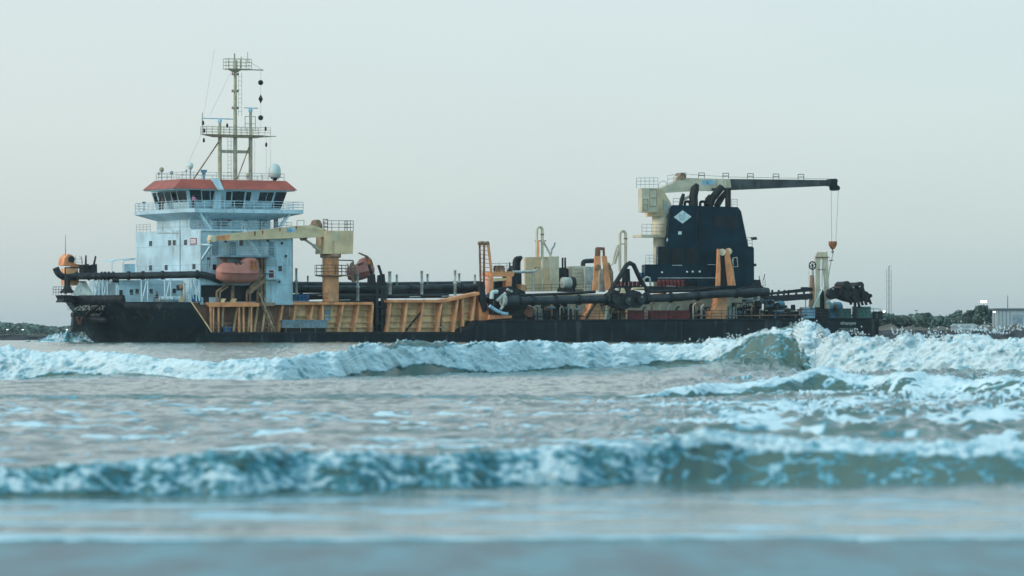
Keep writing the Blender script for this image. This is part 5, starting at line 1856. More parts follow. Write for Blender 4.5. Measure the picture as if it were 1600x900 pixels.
under('cab_railing', MB().rail([P(1043, 292, VA - .8), P(1072, 287, VA - .8)], 1.6, .9, .04, 3), 'grey_rail', ac)
mb = MB().pprism([(1034, 300), (1034, 293), (1073, 278), (1141, 280), (1143, 296.8), (1080, 299), (1040, 301.5)], VA - .9, 1.3)
under('boom_root', mb, 'cream_light', ac)
mb = MB().pprism([(1141, 279.6), (1298, 281.3), (1298, 290.3), (1160, 296.4), (1143, 297.2)], VA - .85, 1.2)
under('boom', mb, 'boom_black', ac)
under('boom_shade_plate', MB().pprism([(1112, 294), (1143, 293), (1143, 297.3), (1112, 298.4)], VA - .95, 1.38), 'boom_black', ac)
under('maker_plate', MB().pprism([(1097, 281), (1115.5, 281), (1117, 283.5), (1116.5, 288.3), (1096, 288.8)], VA - .95, .06), 'pale_blue', ac)
a = P(1097.5, 287.5, VA)
mb = MB()
mb.add([(a[0], VA - .96, a[2]), (a[0] + .5, VA - .96, a[2]), (a[0] + .25, VA - .96, a[2] + .36)], [(0, 1, 2)])
if mb.v:
    under('plate_mark', mb, 'logo_blue', ac)
c = P(1063.5, 275.5, VA - .3)
mb = MB().tube([c + Vector((0, -.7, 0)), c + Vector((0, .7, 0))], .52, 14)
under('hoist_drum', mb, 'brown', ac)
under('hoist_frame', MB().pprism([(1053, 288), (1057, 277), (1062, 273), (1070, 280), (1072, 286)], VA - .5, .8), 'cream_light', ac)
under('cab_arch', MB().bend([P(1028, 296, VA - 1), P(1030, 284, VA - 1), P(1040, 282, VA - 1), P(1043, 292, VA - 1)], [.05] * 14, 5, .8, 5), 'grey_rail', ac)
for x in (1091.5, 1129.5, 1168, 1208, 1247):
    y = 278.4 + (x - 1091) / 160 * 2.2
    mb = MB().rail([P(x, y, VA - .8), P(x + 9, y, VA - .8)], .75, .85, .055, 2)
    under('boom_guard', mb, 'dark_rail', ac)
under('boom_wire', MB().tube([P(1070, 272, VA), P(1140, 276.5, VA), P(1300, 279.5, VA)], .025, 4), 'rope', ac)
mb = MB().pprism([(1296, 280), (1303, 279.5), (1308, 283), (1309.5, 294), (1306, 298), (1301, 297), (1300, 291), (1296, 291)], VA - .6, .8)
under('boom_head', mb, 'black', ac)
for x, y in ((1303, 283), (1306.5, 294)):
    c = P(x, y, VA - .2)
    under('sheave', MB().tube([c + Vector((0, -.5, 0)), c + Vector((0, .5, 0))], .36, 12), 'black', ac)
under('hoist_rope', MB().tube([P(1298.7, 293, VA - .2), P(1299.6, 378, VA - .2)], .028, 4), 'rope', ac)
under('hoist_rope', MB().tube([P(1310, 296, VA - .2), P(1306, 378, VA - .2)], .028, 4), 'rope', ac)
under('rib_brace', MB().pprism([(1037, 312), (1046, 318), (1049, 328), (1040, 338), (1038, 330)], VA - 1.4, .3), 'stub', ac)

# ------------------------------------------------------------------ stern
sg_ = node('stern_gantry', ship, P(1285, 497, -9.5))
under('leg', MB().pprism([(1274, 401), (1278, 392.5), (1283, 397), (1281.5, 420), (1281, 480), (1274, 480), (1275.5, 430)], -10, .3), 'cream_light', sg_)
under('leg', MB().pprism([(1288, 398), (1292, 392.5), (1293.5, 400), (1295, 440), (1297, 482), (1290, 482), (1289, 440), (1287, 420)], -10, .3), 'cream_light', sg_)
under('cross_head', MB().pprism([(1277, 394), (1293, 394), (1293, 405), (1277, 405)], -9.95, .35), 'cream', sg_)
under('cross_brace', MB().beam(P(1275, 402, -10.1), P(1296, 402, -10.1), .12), 'brown', sg_)
under('cross_brace', MB().beam(P(1278, 421, -10.1), P(1290, 421, -10.1), .10), 'brown', sg_)
under('inner_rope', MB().tube([P(1284.5, 404, -9.5), P(1284.5, 478, -9.5)], .05, 4), 'rope', sg_)
under('foot', MB().pprism([(1273, 498), (1297, 498), (1293, 470), (1286, 452), (1279, 472)], -9.6, 1.2), 'black', sg_)
dp_ = node('sheave_davit', ship, P(1270, 497, -10.4))
under('post', MB().pprism([(1266, 482), (1271.5, 482), (1273.5, 455), (1272, 430), (1268.5, 430), (1268, 455)], -10.6, .5), 'brown', dp_)
under('arm', MB().tube([P(1270.2, 431, -10.4), P(1269.5, 416, -10.4)], .16, 7), 'stub', dp_)
c = P(1269.5, 414.8, -10.5)
mb = MB()
ring = [c + Vector((.55 * cos(t), 0, .55 * sin(t))) for t in [2 * pi * i / 16 for i in range(17)]]
mb.tube(ring, .09, 6, False)
for i in range(3):
    t = pi * i / 3 + .3
    mb.tube([c + Vector((.55 * cos(t), 0, .55 * sin(t))), c - Vector((.55 * cos(t), 0, .55 * sin(t)))], .06, 5)
under('wheel', mb, 'black', dp_)
under('wheel_rope', MB().tube([P(1264, 415, -10.5), P(1264.3, 452, -10.5)], .025, 4), 'rope', dp_)
ptube('white_strut', [(1270, 481), (1287.5, 446)], -10.8, .12, 'sign_white', ship, 7)
ptube('white_strut', [(1291, 472.5), (1308.5, 459.5)], -10.8, .13, 'sign_white', ship, 7)
# after deck machinery
pp_part('control_cabin', [(1170, 470), (1205, 466), (1197, 450), (1190, 447), (1188, 437), (1178, 437), (1170, 443)], -7.5, 3, 'black', ship)
ptube('aerial', [(1186.5, 437), (1186.5, 431)], -7, .06, 'dark_rail', ship, 5)
ptube('aerial', [(1193, 438), (1195, 428)], -7, .06, 'dark_rail', ship, 5)
part('cabin_ladder', MB().ladder(P(1192, 450, -7.2), P(1192, 437, -7.2), (.4, 0, 0), .03, .35), 'dark_rail', ship)


def spool(name, x0, x1, yc, r, v, mat, core='stub'):
    s = node(name, ship, P((x0 + x1) / 2, 497, v))
    a, b = P(x0, yc, v), P(x1, yc, v)
    under('drum', MB().tube([a, b], r * .72, 14), core, s)
    under('rim', MB().tube([a, a + (b - a) * .28], r, 16), mat, s)
    under('rim', MB().tube([a + (b - a) * .62, b], r, 16), mat, s)
    under('bed', MB().hexa([(a[0], v - r, ZA - .1), (b[0], v - r, ZA - .1), (b[0], v + r, ZA - .1), (a[0], v + r, ZA - .1), (a[0] + .1, v - r * .5, a[2] - r * .4), (b[0] - .1, v - r * .5, a[2] - r * .4), (b[0] - .1, v + r * .5, a[2] - r * .4), (a[0] + .1, v + r * .5, a[2] - r * .4)]), mat, s)


spool('stern_winch', 1198, 1222, 477, .80, -8, 'light_blue')
spool('stern_winch', 1291, 1312, 481, .88, -7.5, 'light_blue', 'brown')
bt = node('bitts', ship, P(1372, 497, -9.5))
under('bitt', MB().pprism([(1366, 498), (1369.5, 498), (1369, 489), (1365, 488)], -9.8, .4), 'black', bt)
under('bitt', MB().pprism([(1374.5, 498), (1379, 498), (1378.5, 488), (1374, 488)], -9.8, .4), 'black', bt)
under('cross_bar', MB().beam(P(1365, 488.5, -9.6), P(1379, 488.5, -9.6), .25), 'black', bt)
for x, w, h in ((1222, 10, 9), (1236, 14, 10), (1247, 6, 13), (1325, 8, 6), (1242, 3, 22)):
    pp_part('deck_machine', [(x - w / 2, 498), (x + w / 2, 498), (x + w / 2 - 1, 498 - h), (x - w / 2 + 1, 498 - h + 1)], -9.2, 1.0, 'black', ship)
part('stern_railing', MB().rail([P(1212, 498, -11.2), P(1376, 496.6, -10.8)], 1.3, 1.35, .035, 3), 'dark_rail', ship)
part('stern_top_rail', MB().tube([P(1362, 482.5, -10.8), P(1376, 482.5, -10.8)], .07, 5), 'stub', ship)
ptube('mooring_rope', [(1222, 474), (1233, 483), (1240, 484)], -8.5, .05, 'rope', ship, 5)

# ------------------------------------------------------------------ suction pipe resting outboard of the after deck
VS = -11.9
sp = node('suction_pipe', None, W(P(1000, 475, VS)))
sp.rotation_euler.z = A
tag(sp, "long black suction pipe with drag head slung along the ship's after side", "dredge pipe")
SPB = P(1000, 475, VS)


def loc_part(name, mb, mat, root, base, label=None):
    mb.v = [(p[0] - base[0], p[1] - base[1], p[2] - base[2]) for p in mb.v]
    return part(name, mb, mat, root, label)


loc_part('upper_pipe', MB().tube([P(812, 470.5, VS), P(950, 467.5, VS)], .58, 16), 'pipe', sp, SPB)
loc_part('lower_pipe', MB().tube([P(1003, 466.5, VS), P(1060, 464.5, VS), P(1120, 459.5, VS), P(1200, 455.5, VS)], .56, 16), 'pipe', sp, SPB)
loc_part('jet_pipe', MB().tube([P(812, 461.5, VS + .3), P(870, 459.5, VS + .3), P(930, 456, VS + .3)], .2, 8), 'black', sp, SPB)
loc_part('jet_pipe', MB().tube([P(1014, 456, VS + .3), P(1080, 453.5, VS + .3), P(1125, 449, VS + .3)], .22, 8), 'black', sp, SPB)
for x, y, w, r in ((833, 470, 3, .74), (868, 469.2, 2.5, .74), (905, 468.5, 2.5, .74), (948, 467.8, 4, .85), (1010, 466.2, 5, .85), (1048, 465, 2.5, .72), (1090, 462.2, 2.5, .72), (1150, 458, 3, .72)):
    loc_part('flange', MB().tube([P(x - w / 2, y, VS), P(x + w / 2, y, VS)], r, 16), 'black', sp, SPB)
c = P(976, 467, VS)
jt = loc_part('universal_joint', MB().pprism([(952, 475), (954, 458), (962, 452), (972, 449), (985, 452), (1000, 456), (1006, 462), (1006, 474), (1000, 481), (985, 480), (975, 485), (962, 480)], VS - .4, 1.3), 'black', sp, SPB)
for x, y, r, m_ in ((961, 467, .62, 'pipe'), (982, 470, .6, 'pipe'), (1001, 467, .66, 'pipe'), (981.5, 468, .22, 'stub'), (964, 452.5, .2, 'stub'), (1001.5, 464, .18, 'stub')):
    q = P(x, y, VS - .5)
    loc_part('hinge_pin', MB().tube([q + Vector((0, -.32, 0)), q + Vector((0, .3, 0))], r, 14), m_, sp, SPB)
loc_part('lifting_lug', MB().pprism([(969, 458), (978, 458), (975, 450), (972, 450)], VS - .6, .3), 'cream', sp, SPB)
loc_part('lifting_lug', MB().pprism([(987, 453), (1007, 451.5), (1006, 448.5), (990, 449.5)], VS - .6, .4), 'cream', sp, SPB)
# drag head end
VD = -11.2
loc_part('frame_beam', MB().pprism([(1190, 459), (1254, 451), (1254, 448.5), (1262, 448.5), (1270, 450), (1270, 455), (1190, 462)], VD - .3, .5), 'black', sp, SPB)
loc_part('frame_beam', MB().pprism([(1190, 463), (1270, 458.5), (1270, 467), (1228, 470.5), (1200, 468)], VD - .3, .7), 'black', sp, SPB)
for x in (1205, 1215, 1224, 1231, 1243, 1255):
    loc_part('frame_web', MB().beam(P(x, 465, VD), P(x + 2, 453, VD), .22), 'black', sp, SPB)
loc_part('frame_beam', MB().pprism([(1190, 462), (1192, 448), (1186, 440), (1176, 446), (1150, 452), (1150, 461), (1168, 466)], VD - .2, .8), 'black', sp, SPB)
loc_part('link_arm', MB().pprism([(1296, 453), (1306, 447.5), (1316, 449), (1330, 452), (1330, 462), (1318, 464), (1300, 468), (1294, 462)], VD - .2, .7), 'black', sp, SPB)
loc_part('drag_head', MB().pprism([(1315, 459), (1317, 444), (1321, 440), (1326, 442), (1330, 447), (1338, 447), (1340, 441.5), (1345, 441), (1349, 447), (1352, 455), (1357, 458.5), (1362, 459.5), (1363.5, 463), (1358, 467), (1352, 470), (1340, 473), (1328, 470), (1318, 466)], VD - .9, 2.2), 'black', sp, SPB)
for x, y, r in ((1322.5, 445, .55), (1343.5, 446.5, .58), (1334, 459, .8), (1351, 462, .65), (1322, 461, .6)):
    q = P(x, y, VD - 1.0)
    loc_part('roller', MB().tube([q + Vector((0, -.25, 0)), q + Vector((0, .4, 0))], r, 14), 'black', sp, SPB)
for x, y, x2, y2 in ((1328, 468, 1330, 476), (1336, 471, 1335.5, 499), (1341, 471, 1343, 481), (1346, 470, 1348, 477), (1351, 468, 1354, 476.5), (1357, 466, 1361, 475), (1358, 465, 1355, 472)):
    loc_part('cutting_tooth', MB().beam(P(x, y, VD - .5), P(x2, y2, VD - .5), .26 if y2 < 490 else .32, .3), 'black', sp, SPB)
q = P(1337, 452, VD - 1.1)
for x, y in ((1333.8, 449), (1343.6, 447.6), (1302, 451.5)):
    q = P(x, y, VD - 1.3)
    loc_part('eye', MB().tube([q + Vector((0, 0, 0)), q + Vector((0, .1, 0))], .12, 10), 'stub', sp, SPB)
loc_part('rust_edge', MB().tube([P(1305, 448.7, VD - .3), P(1314, 450, VD - .3)], .09, 5), 'lifeboat_dark', sp, SPB)

# hook block hanging from the after crane
HV = VA - .2
b0 = P(1303, 389, HV)
hk = thing('hook_block', "rust orange hook block hanging on two ropes from the long dark boom", 'hook block', b0)
loc_part('sheave_block', MB().pprism([(1298.3, 377), (1307.7, 377), (1308, 382), (1305, 388), (1303, 389.5), (1301, 388), (1298, 382)], HV - .3, .6), 'hook', hk, b0)
q = P(1303, 381, HV - .35)
loc_part('sheave_pin', MB().tube([q, q + Vector((0, .1, 0))], .16, 10), 'rust_patch', hk, b0)
t_ = [q + Vector((0, .3, 0)) for q in (P(1302.5, 389, HV), P(1302.5, 391, HV), P(1304, 393, HV), P(1302.3, 394.6, HV), P(1300.6, 393, HV))]
loc_part('hook', MB().tube(t_, [.08, .08, .1, .09, .05], 7), 'black', hk, b0)
b1 = P(1299, 410, HV)
ch = thing('hoist_chain', "thin grey chain sling dangling from the hook block down to the cream gantry", 'chain', b1)
mb = MB()
cp = [P(1302, 394, HV), P(1300.5, 401, HV), P(1298.5, 409, HV), P(1296.5, 419, HV), P(1294, 436, HV)]
for a, b in zip(cp[:-1], cp[1:]):
    n_ = max(2, int((b - a).length / .3))
    for i in range(n_):
        mb.beam(a.lerp(b, (i + .08) / n_), a.lerp(b, (i + .92) / n_), .10 if i % 2 else .05, .05 if i % 2 else .10)
loc_part('links', mb, 'rope', ch, b1)
loc_part('shackle', MB().beam(P(1296, 407, HV), P(1301.5, 406.6, HV), .16), 'brown', ch, b1)

# lifeboats -------------------------------------------------------------
def lifeboat(root, L, mats, base):
    """enclosed boat along u, bow to -u, origin at the keel middle"""
    mb = MB()
    n, m = 16, 14
    rings = []
    for i in range(n + 1):
        t = i / n
        u = (t - .5) * L
        w = 1.25 * (1 - (abs(2 * t - 1)) ** 3.2) ** .6 * (1.0 if t > .5 else 1) + .02
        keel = .55 * (abs(2 * t - 1)) ** 3
        gun = 1.15 + .10 * (2 * t - 1) ** 2
        top = 2.35 + (.0 if t < .55 else .0) - .75 * max(0, 1 - t / .16) ** 1.6 - .5 * max(0, (t - .88) / .12) ** 1.5
        if t > .52:
            top += .62 * min(1, (t - .52) / .12) * (1 - max(0, (t - .86) / .14) ** 2)
        prof = [(0, keel), (.55, keel + .12), (.88, keel + .5), (1.0, gun - .05), (1.04, gun), (1.0, gun + .06), (.92, gun + .55 * (top - gun)), (.62, gun + .92 * (top - gun)), (0, top)]
        ring = [(u, -w * a, z) for a, z in prof] + [(u, w * a, z) for a, z in prof[-2:0:-1]]
        rings.append(ring)
    k = len(rings[0])
    vs_ = [p for r in rings for p in r]
    fs = [(i * k + j, (i + 1) * k + j, (i + 1) * k + (j + 1) % k, i * k + (j + 1) % k) for i in range(n) for j in range(k)]
    mb.add(vs_, fs, True)
    mb.add(rings[0], [tuple(range(k))])
    mb.add(rings[-1], [tuple(range(k - 1, -1, -1))])
    part('boat_shell', mb, mats, root)
    fd = MB()
    for i in range(1, n):
        pass
    part('fender_line', MB().tube([(p[4][0], p[4][1] - .05, p[4][2]) for p in rings[1:-1]], .05, 5), 'lifeboat_dark', root)
    z0 = 1.25
    mb = MB()
    for i in range(11):
        u = -L * .42 + i * L * .074
        w = rings[min(n, max(0, int((u / L + .5) * n + .5)))][4][1]
        mb.tube([(u, w - .07, z0 - .05), (u + L * .037, w - .08, z0 - .28), (u + L * .074, w - .07, z0 - .05)], .028, 4)
    part('grab_line', mb, 'lifeboat_dark', root)
    part('side_hatch', MB().hexa([(L * .20, -1.24, 1.55), (L * .36, -1.2, 1.55), (L * .36, -1.16, 2.5), (L * .22, -1.14, 2.7), (L * .20, -1.1, 1.55), (L * .36, -1.1, 1.55), (L * .36, -.7, 2.5), (L * .22, -.7, 2.7)]), 'rust_patch', root)
    for i in (-.12, -.02, .07):
        part('hatch_window', MB().box(L * i, L * i + .3, -.95, -.5, 2.1, 2.42), 'glass', root)
    for u in (-L * .4, L * .42):
        part('lifting_hook', MB().tube([(u, 0, 1.6), (u, 0, 2.75)], .07, 6), 'brown', root)


b2 = P(371.5, 443, -12)
L1 = P(406, 440, -12)[0] - P(337.5, 440, -12)[0]
lb = thing('lifeboat', "faded pink enclosed lifeboat with rusty hatch, slung in front of the white superstructure", 'lifeboat', b2)
lifeboat(lb, L1 * .99, 'lifeboat', b2)
lb.scale = (1, 1, 1.18)
b3 = P(566, 437, 7)
lb2 = thing('lifeboat', "dull red lifeboat partly hidden behind the orange crane column", 'lifeboat', b3)
lifeboat(lb2, 4.3, 'lifeboat_dark', b3)
lb2.scale = (1, 1, 1.0)
lb2.rotation_euler = (0, radians(-14), A)
pp_part('far_davit', [(578, 441), (583, 441), (575.5, 400), (562, 394.5), (562, 396), (573, 401)], 6, .5, 'brown', ship)
pp_part('far_davit', [(552, 441), (556, 441), (553, 408), (549, 412)], 6, .5, 'brown', ship)
part('far_platform', MB().pprism([(530, 442), (590, 444), (590, 472), (530, 472)], 6, 2), 'black', ship)
ptube('far_rail', [(528, 406.5), (552, 407)], 3, .08, 'dark_rail', ship)

# anchor ---------------------------------------------------------------
AV = -3.4
b4 = P(124, 520, AV)
an = thing('anchor', "big dark stockless anchor hanging below the bow above the bow wave", 'anchor', b4)
loc_part('shank', MB().beam(P(136, 497, AV + .3), P(124, 500, AV), .5, .5), 'black', an, b4)
loc_part('crown', MB().pprism([(115, 491), (116, 488), (134.5, 487.5), (134.5, 496), (115, 495)], AV - .7, 1.0), 'black', an, b4)
loc_part('fluke', MB().pprism([(115, 494), (120.5, 494), (123.5, 506), (119, 518), (110, 520.5), (113, 515)], AV - .6, .7), 'pipe', an, b4)
loc_part('fluke', MB().pprism([(128, 494), (134.5, 494), (134, 518.5), (120, 518), (124.5, 506)], AV - .6, .7), 'pipe', an, b4)
loc_part('rib', MB().beam(P(119, 495, AV - .65), P(123.5, 507, AV - .65), .2), 'red_brown', an, b4)
loc_part('rib', MB().beam(P(128, 495, AV - .65), P(124.3, 507, AV - .65), .2), 'red_brown', an, b4)

# day shapes on the mast halyard
for y, kind, lab in ((129, 'b', "topmost black signal ball on the mast halyard"), (154.5, 'd', "black diamond signal shape between two balls on the mast halyard"), (184, 'b', "lower black signal ball beside the small radar, under the diamond")):
    c = P(407.3, y, -.05)
    if kind == 'b':
        mb = MB().ball(c, .36, 14)
    else:
        mb = MB().lathe(c + Vector((0, 0, -.62)), [(.02, 0), (.34, .6), (.34, .64), (.02, 1.24)], 4, False)
    solo('signal_ball' if kind == 'b' else 'signal_diamond', mb, 'black', lab, 'day shape', 'day shapes hanging from the mast')

# drums and boxes on deck -------------------------------------------------
def drum_proto(name, mat, r=.29, h=.88):
    mb = MB().lathe((0, 0, 0), [(r, 0), (r, h * .32), (r * 1.04, h * .33), (r * 1.04, h * .36), (r, h * .37), (r, h * .64), (r * 1.04, h * .65), (r * 1.04, h * .68), (r, h * .69), (r, h * .97), (r * .93, h)], 12)
    return mb.mesh(name, mat)


def place_row(name, mesh, pts, labels, cat, group):
    o0 = None
    for p, lab in zip(pts, labels):
        o = bpy.data.objects.new(name, mesh) if o0 is None else o0.copy()
        o0 = o0 or o
        COL.objects.link(o)
        o.location = W(p)
        o.rotation_euler.z = A + random.uniform(-.3, .3)
        tag(o, lab, cat, group)


zt1 = P(455, 470.5, -9.6)[2]
xs_d = [429 + i * 6.4 for i in range(9)]
place_row('blue_drum', drum_proto('blue_drum', 'blue'), [(P(x, 471, -9.6)[0], -9.6 + .03 * ((i * 5) % 3), P(500, 471, -8.2)[2]) for i, x in enumerate(xs_d)],
          ["blue plastic drum in the row on the hopper edge between lifeboat and crane column"] * 9, 'drum', 'blue drums in a row on the hopper edge')
for o in [o for o in COL.objects if o.name.startswith('blue_drum')]:
    o.location.z += .02
xs_r = [967 + i * 6.2 for i in range(6)]
place_row('red_drum', drum_proto('red_drum', 'red', .27, .9), [(P(x, 449, -8.6)[0], -8.6, P(980, 449.5, -8.6)[2]) for x in xs_r],
          ["dark red drum in the short row under the arched black hose"] * 6, 'drum', 'red drums under the arched hose')
xs_r = [1030 + i * 6 for i in range(7)]
place_row('red_drum', bpy.data.meshes['red_drum'], [(P(x, 449, -9.2)[0], -9.2, P(1050, 447, -9.2)[2]) for x in xs_r],
          ["dark red drum in the row against the foot of the navy casing"] * 7, 'drum', 'red drums along the navy casing')
part('drum_shelf', MB().box(P(962, 450, -9)[0], P(1122, 450, -9)[0], -9.6, -7.65, P(1050, 450.2, -9)[2] - .3, P(1050, 447.1, -9.2)[2] - .02), 'black', ship)


def crate(px0, px1, y0, y1, v, d, mat, label, cat, name, group=None):
    """ribbed deck box: body, lid, corner posts"""
    a, b = P(px0, y1, v), P(px1, y0, v)
    base = Vector(((a[0] + b[0]) / 2, v + d / 2, a[2]))
    t = thing(name, label, cat, base, group)
    w, h = b[0] - a[0], b[2] - a[2]
    part('body', MB().box(-w / 2, w / 2, -d / 2, d / 2, 0, h * .9), mat, t)
    part('lid', MB().box(-w / 2 - .05, w / 2 + .05, -d / 2 - .05, d / 2 + .05, h * .9, h), mat, t)
    n_ = max(2, int(w / .6))
    for i in range(n_ + 1):
        u = -w / 2 + w * i / n_
        part('rib', MB().box(u - .05, u + .05, -d / 2 - .045, -d / 2 - .002, .02, h * .88), mat, t)
    return t


crate(983, 1006, 485, 498.6, -10.3, 1.0, 'red', "dark red deck box nearest the joint of the suction pipe", 'deck box', 'deck_box', 'red deck boxes along the after deck')
crate(1018, 1044, 485, 498.4, -10.3, 1.0, 'red', "dark red deck box in the middle of the three under the suction pipe", 'deck box', 'deck_box', 'red deck boxes along the after deck')
crate(1046, 1077, 485.4, 498.3, -10.3, 1.0, 'red', "longest dark red deck box, third from the pipe joint", 'deck box', 'deck_box', 'red deck boxes along the after deck')
crate(441, 511, 500, 512.5, -10.6, 1.2, 'grey_blue', "long grey blue tank on legs beside the tan hopper side", 'tank', 'deck_tank')
part('tank_bed', MB().pprism([(442, 519), (510, 519), (508, 512.6), (444, 512.6)], -10.4, .8), 'black', ship)
crate(1256, 1263, 480, 497.5, -10.4, .9, 'pale_blue', "pale blue tank left of its twin beside the cream stern gantry", 'tank', 'water_tank', 'pale blue tanks by the stern gantry')
crate(1264, 1272.5, 480, 497.5, -10.4, .9, 'pale_blue', "pale blue tank touching the foot of the cream stern gantry", 'tank', 'water_tank', 'pale blue tanks by the stern gantry')
crate(1315, 1329, 482, 497, -9.8, 1.4, 'green', "grey green netted crate between the blue winch and the drag head leg", 'crate', 'netted_crate', 'grey green crates at the stern')
crate(1340, 1360, 479, 497, -9.8, 1.4, 'green', "larger grey green netted crate beside the stern bitts", 'crate', 'netted_crate', 'grey green crates at the stern')
crate(1003, 1008, 426, 434, -7, 1, 'blue', "small bright blue box at the foot of the navy casing", 'box', 'blue_box')
crate(349, 360, 510, 518.5, -10.2, 1, 'blue', "dark blue box on the low deck under the orange boat deck", 'box', 'storage_box')
# rolls on the foredeck
for i, x in enumerate((252.5, 259.5, 266.5)):
    mb = MB()
    a = P(x, 467, -10.4)
    mb.tube([a + Vector((-.26, 0, 0)), a + Vector((.26, 0, 0))], .34, 14)
    mb.tube([a + Vector((-.2, 0, 0)), a + Vector((-.14, 0, 0))], .36, 14)
    solo('white_roll', mb, 'sign_white', ("white roll next to the seated person on the foredeck", "white roll between two other white rolls on the foredeck", "white roll next to the pale blue drum on the foredeck")[i], 'roll', 'white rolls on the foredeck')
a = P(275, 467.3, -10.4)
solo('pale_drum', MB().tube([a + Vector((-.3, 0, 0)), a + Vector((.3, 0, 0))], .36, 14), 'pale_blue', "pale blue drum lying at the end of the white rolls", 'drum')
a = P(306, 465.5, -10.3)
mb = MB()
for i in range(5):
    mb.tube([a + Vector((-.65 + .04 * i, .1 * i - .2, -.36 + .14 * i)), a + Vector((.62 - .05 * i, .12 * i - .25, -.33 + .15 * i))], .2 + .03 * (i % 2), 8)
solo('blue_bundle', mb, 'blue', "rolled blue tarpaulin bundle on the foredeck by the superstructure corner", 'bundle')
b5 = P(284, 471.5, -10.6)
wd = thing('windlass', "rusty yellow brown winch post with a coiled hose on the foredeck", 'winch', b5)
loc_part('post', MB().beam(P(284, 471.5, -10.6), P(284, 447, -10.6), .2), 'tan_rail', wd, b5)
q = P(281, 449, -10.7)
loc_part('drum', MB().tube([q + Vector((-.25, 0, 0)), q + Vector((.35, 0, 0))], .36, 12), 'brown', wd, b5)
loc_part('motor', MB().pprism([(278, 454), (282, 454), (282, 445.5), (278, 445.5)], -11, .5), 'black', wd, b5)
loc_part('hose', MB().bend([P(283, 442.5, -10.6), P(289, 441.5, -10.6), P(289, 471, -10.6)], [.06] * 8, 6, .5, 5), 'tan_rail', wd, b5)
loc_part('foot', MB().pprism([(280, 471.5), (288, 471.5), (286, 463), (282, 463)], -10.9, .6), 'tan', wd, b5)
# ladders of life rings and fire gear on the superstructure are omitted where the photo does not show them

# people --------------------------------------------------------------------
def person(label, base, joints, radii, edges, cloth, skin_parts, face=(-1, 0), h=1.7, rot=None):
    """one continuous skinned figure; local axes u, v, z from the feet"""
    t = thing('person', label, 'person', base, None, rot)
    me_ = bpy.data.meshes.new('body')
    me_.from_pydata([Vector(j) for j in joints], edges, [])
    o = bpy.data.objects.new('body', me_)
    COL.objects.link(o)
    o.parent = t
    md = o.modifiers.new('skin', 'SKIN')
    for v_, r in zip(me_.skin_vertices[0].data, radii):
        v_.radius = r if isinstance(r, tuple) else (r, r)
    me_.skin_vertices[0].data[0].use_root = True
    sb = o.modifiers.new('smooth', 'SUBSURF')
    sb.levels = sb.render_levels = 1
    me_.materials.append(M[cloth])
    hx, hy, hz = joints[skin_parts['head']]
    fx, fy = face
    part('head', MB().ball((hx, hy, hz), .115, 12, (.82 if fx == 0 else .95, .95 if fx == 0 else .82, 1.15)).ball((hx + fx * .115, hy + fy * .115, hz - .02), .022, 6), 'skin', t)
    part('hair', MB().ball((hx - fx * .02, hy - fy * .02, hz + .035), .118, 12, (.95, .95, 1.0)), 'hair', t)
    for w in skin_parts['hands']:
        x, y, z = joints[w]
        mb = MB().ball((x, y, z - .03), .045, 8, (.8, .8, 1.2))
        for k in range(4):
            mb.tube([(x + (k - 1.5) * .018, y, z - .06), (x + (k - 1.5) * .019 + fx * .01, y + fy * .01, z - .125 + abs(k - 1.3) * .008)], .009, 5)
        mb.tube([(x + fx * .03, y + fy * .03, z - .03), (x + fx * .055, y + fy * .055, z - .075)], .01, 5)
        part('hand', mb, 'skin', t)
    return t


def stand(label, base, cloth, arm_l, arm_r, face, twist=(1, 0), trousers='cloth_dark'):
    sx, sy = twist       # across the shoulders
    J = [(0, 0, .93), (0, 0, 1.18), (0, 0, 1.40), (0, 0, 1.50), (0, 0, 1.60)]
    R_ = [.15, .145, .15, .06, .08]
    E_ = [(0, 1), (1, 2), (2, 3), (3, 4)]
    for s, arm in ((-1, arm_l), (1, arm_r)):
        k = len(J)
        J += [(sx * .19 * s, sy * .19 * s, 1.40), arm[0], arm[1]]
        R_ += [.065, .05, .035]
        E_ += [(2, k), (k, k + 1), (k + 1, k + 2)]
    for s in (-1, 1):
        k = len(J)
        J += [(sx * .10 * s, sy * .10 * s, .86), (sx * .11 * s, sy * .11 * s, .48), (sx * .11 * s, sy * .11 * s, .06), (sx * .11 * s + face[0] * .14, sy * .11 * s + face[1] * .14, .04)]
        R_ += [.095, .065, .045, .04]
        E_ += [(0, k), (k, k + 1), (k + 1, k + 2), (k + 2, k + 3)]
    t = person(label, base, J, R_, E_, cloth, {'head': 4, 'hands': (7, 10)}, face)
    mb = MB()
    for s in (-1, 1):
        mb.tube([(sx * .10 * s, sy * .10 * s, .95), (sx * .11 * s, sy * .11 * s, .5), (sx * .11 * s, sy * .11 * s, .09)], [.125, .095, .075], 10)
    mb.tube([(0, 0, .84), (0, 0, 1.0)], .165, 12)
    part('trousers', mb, trousers, t)
    return t


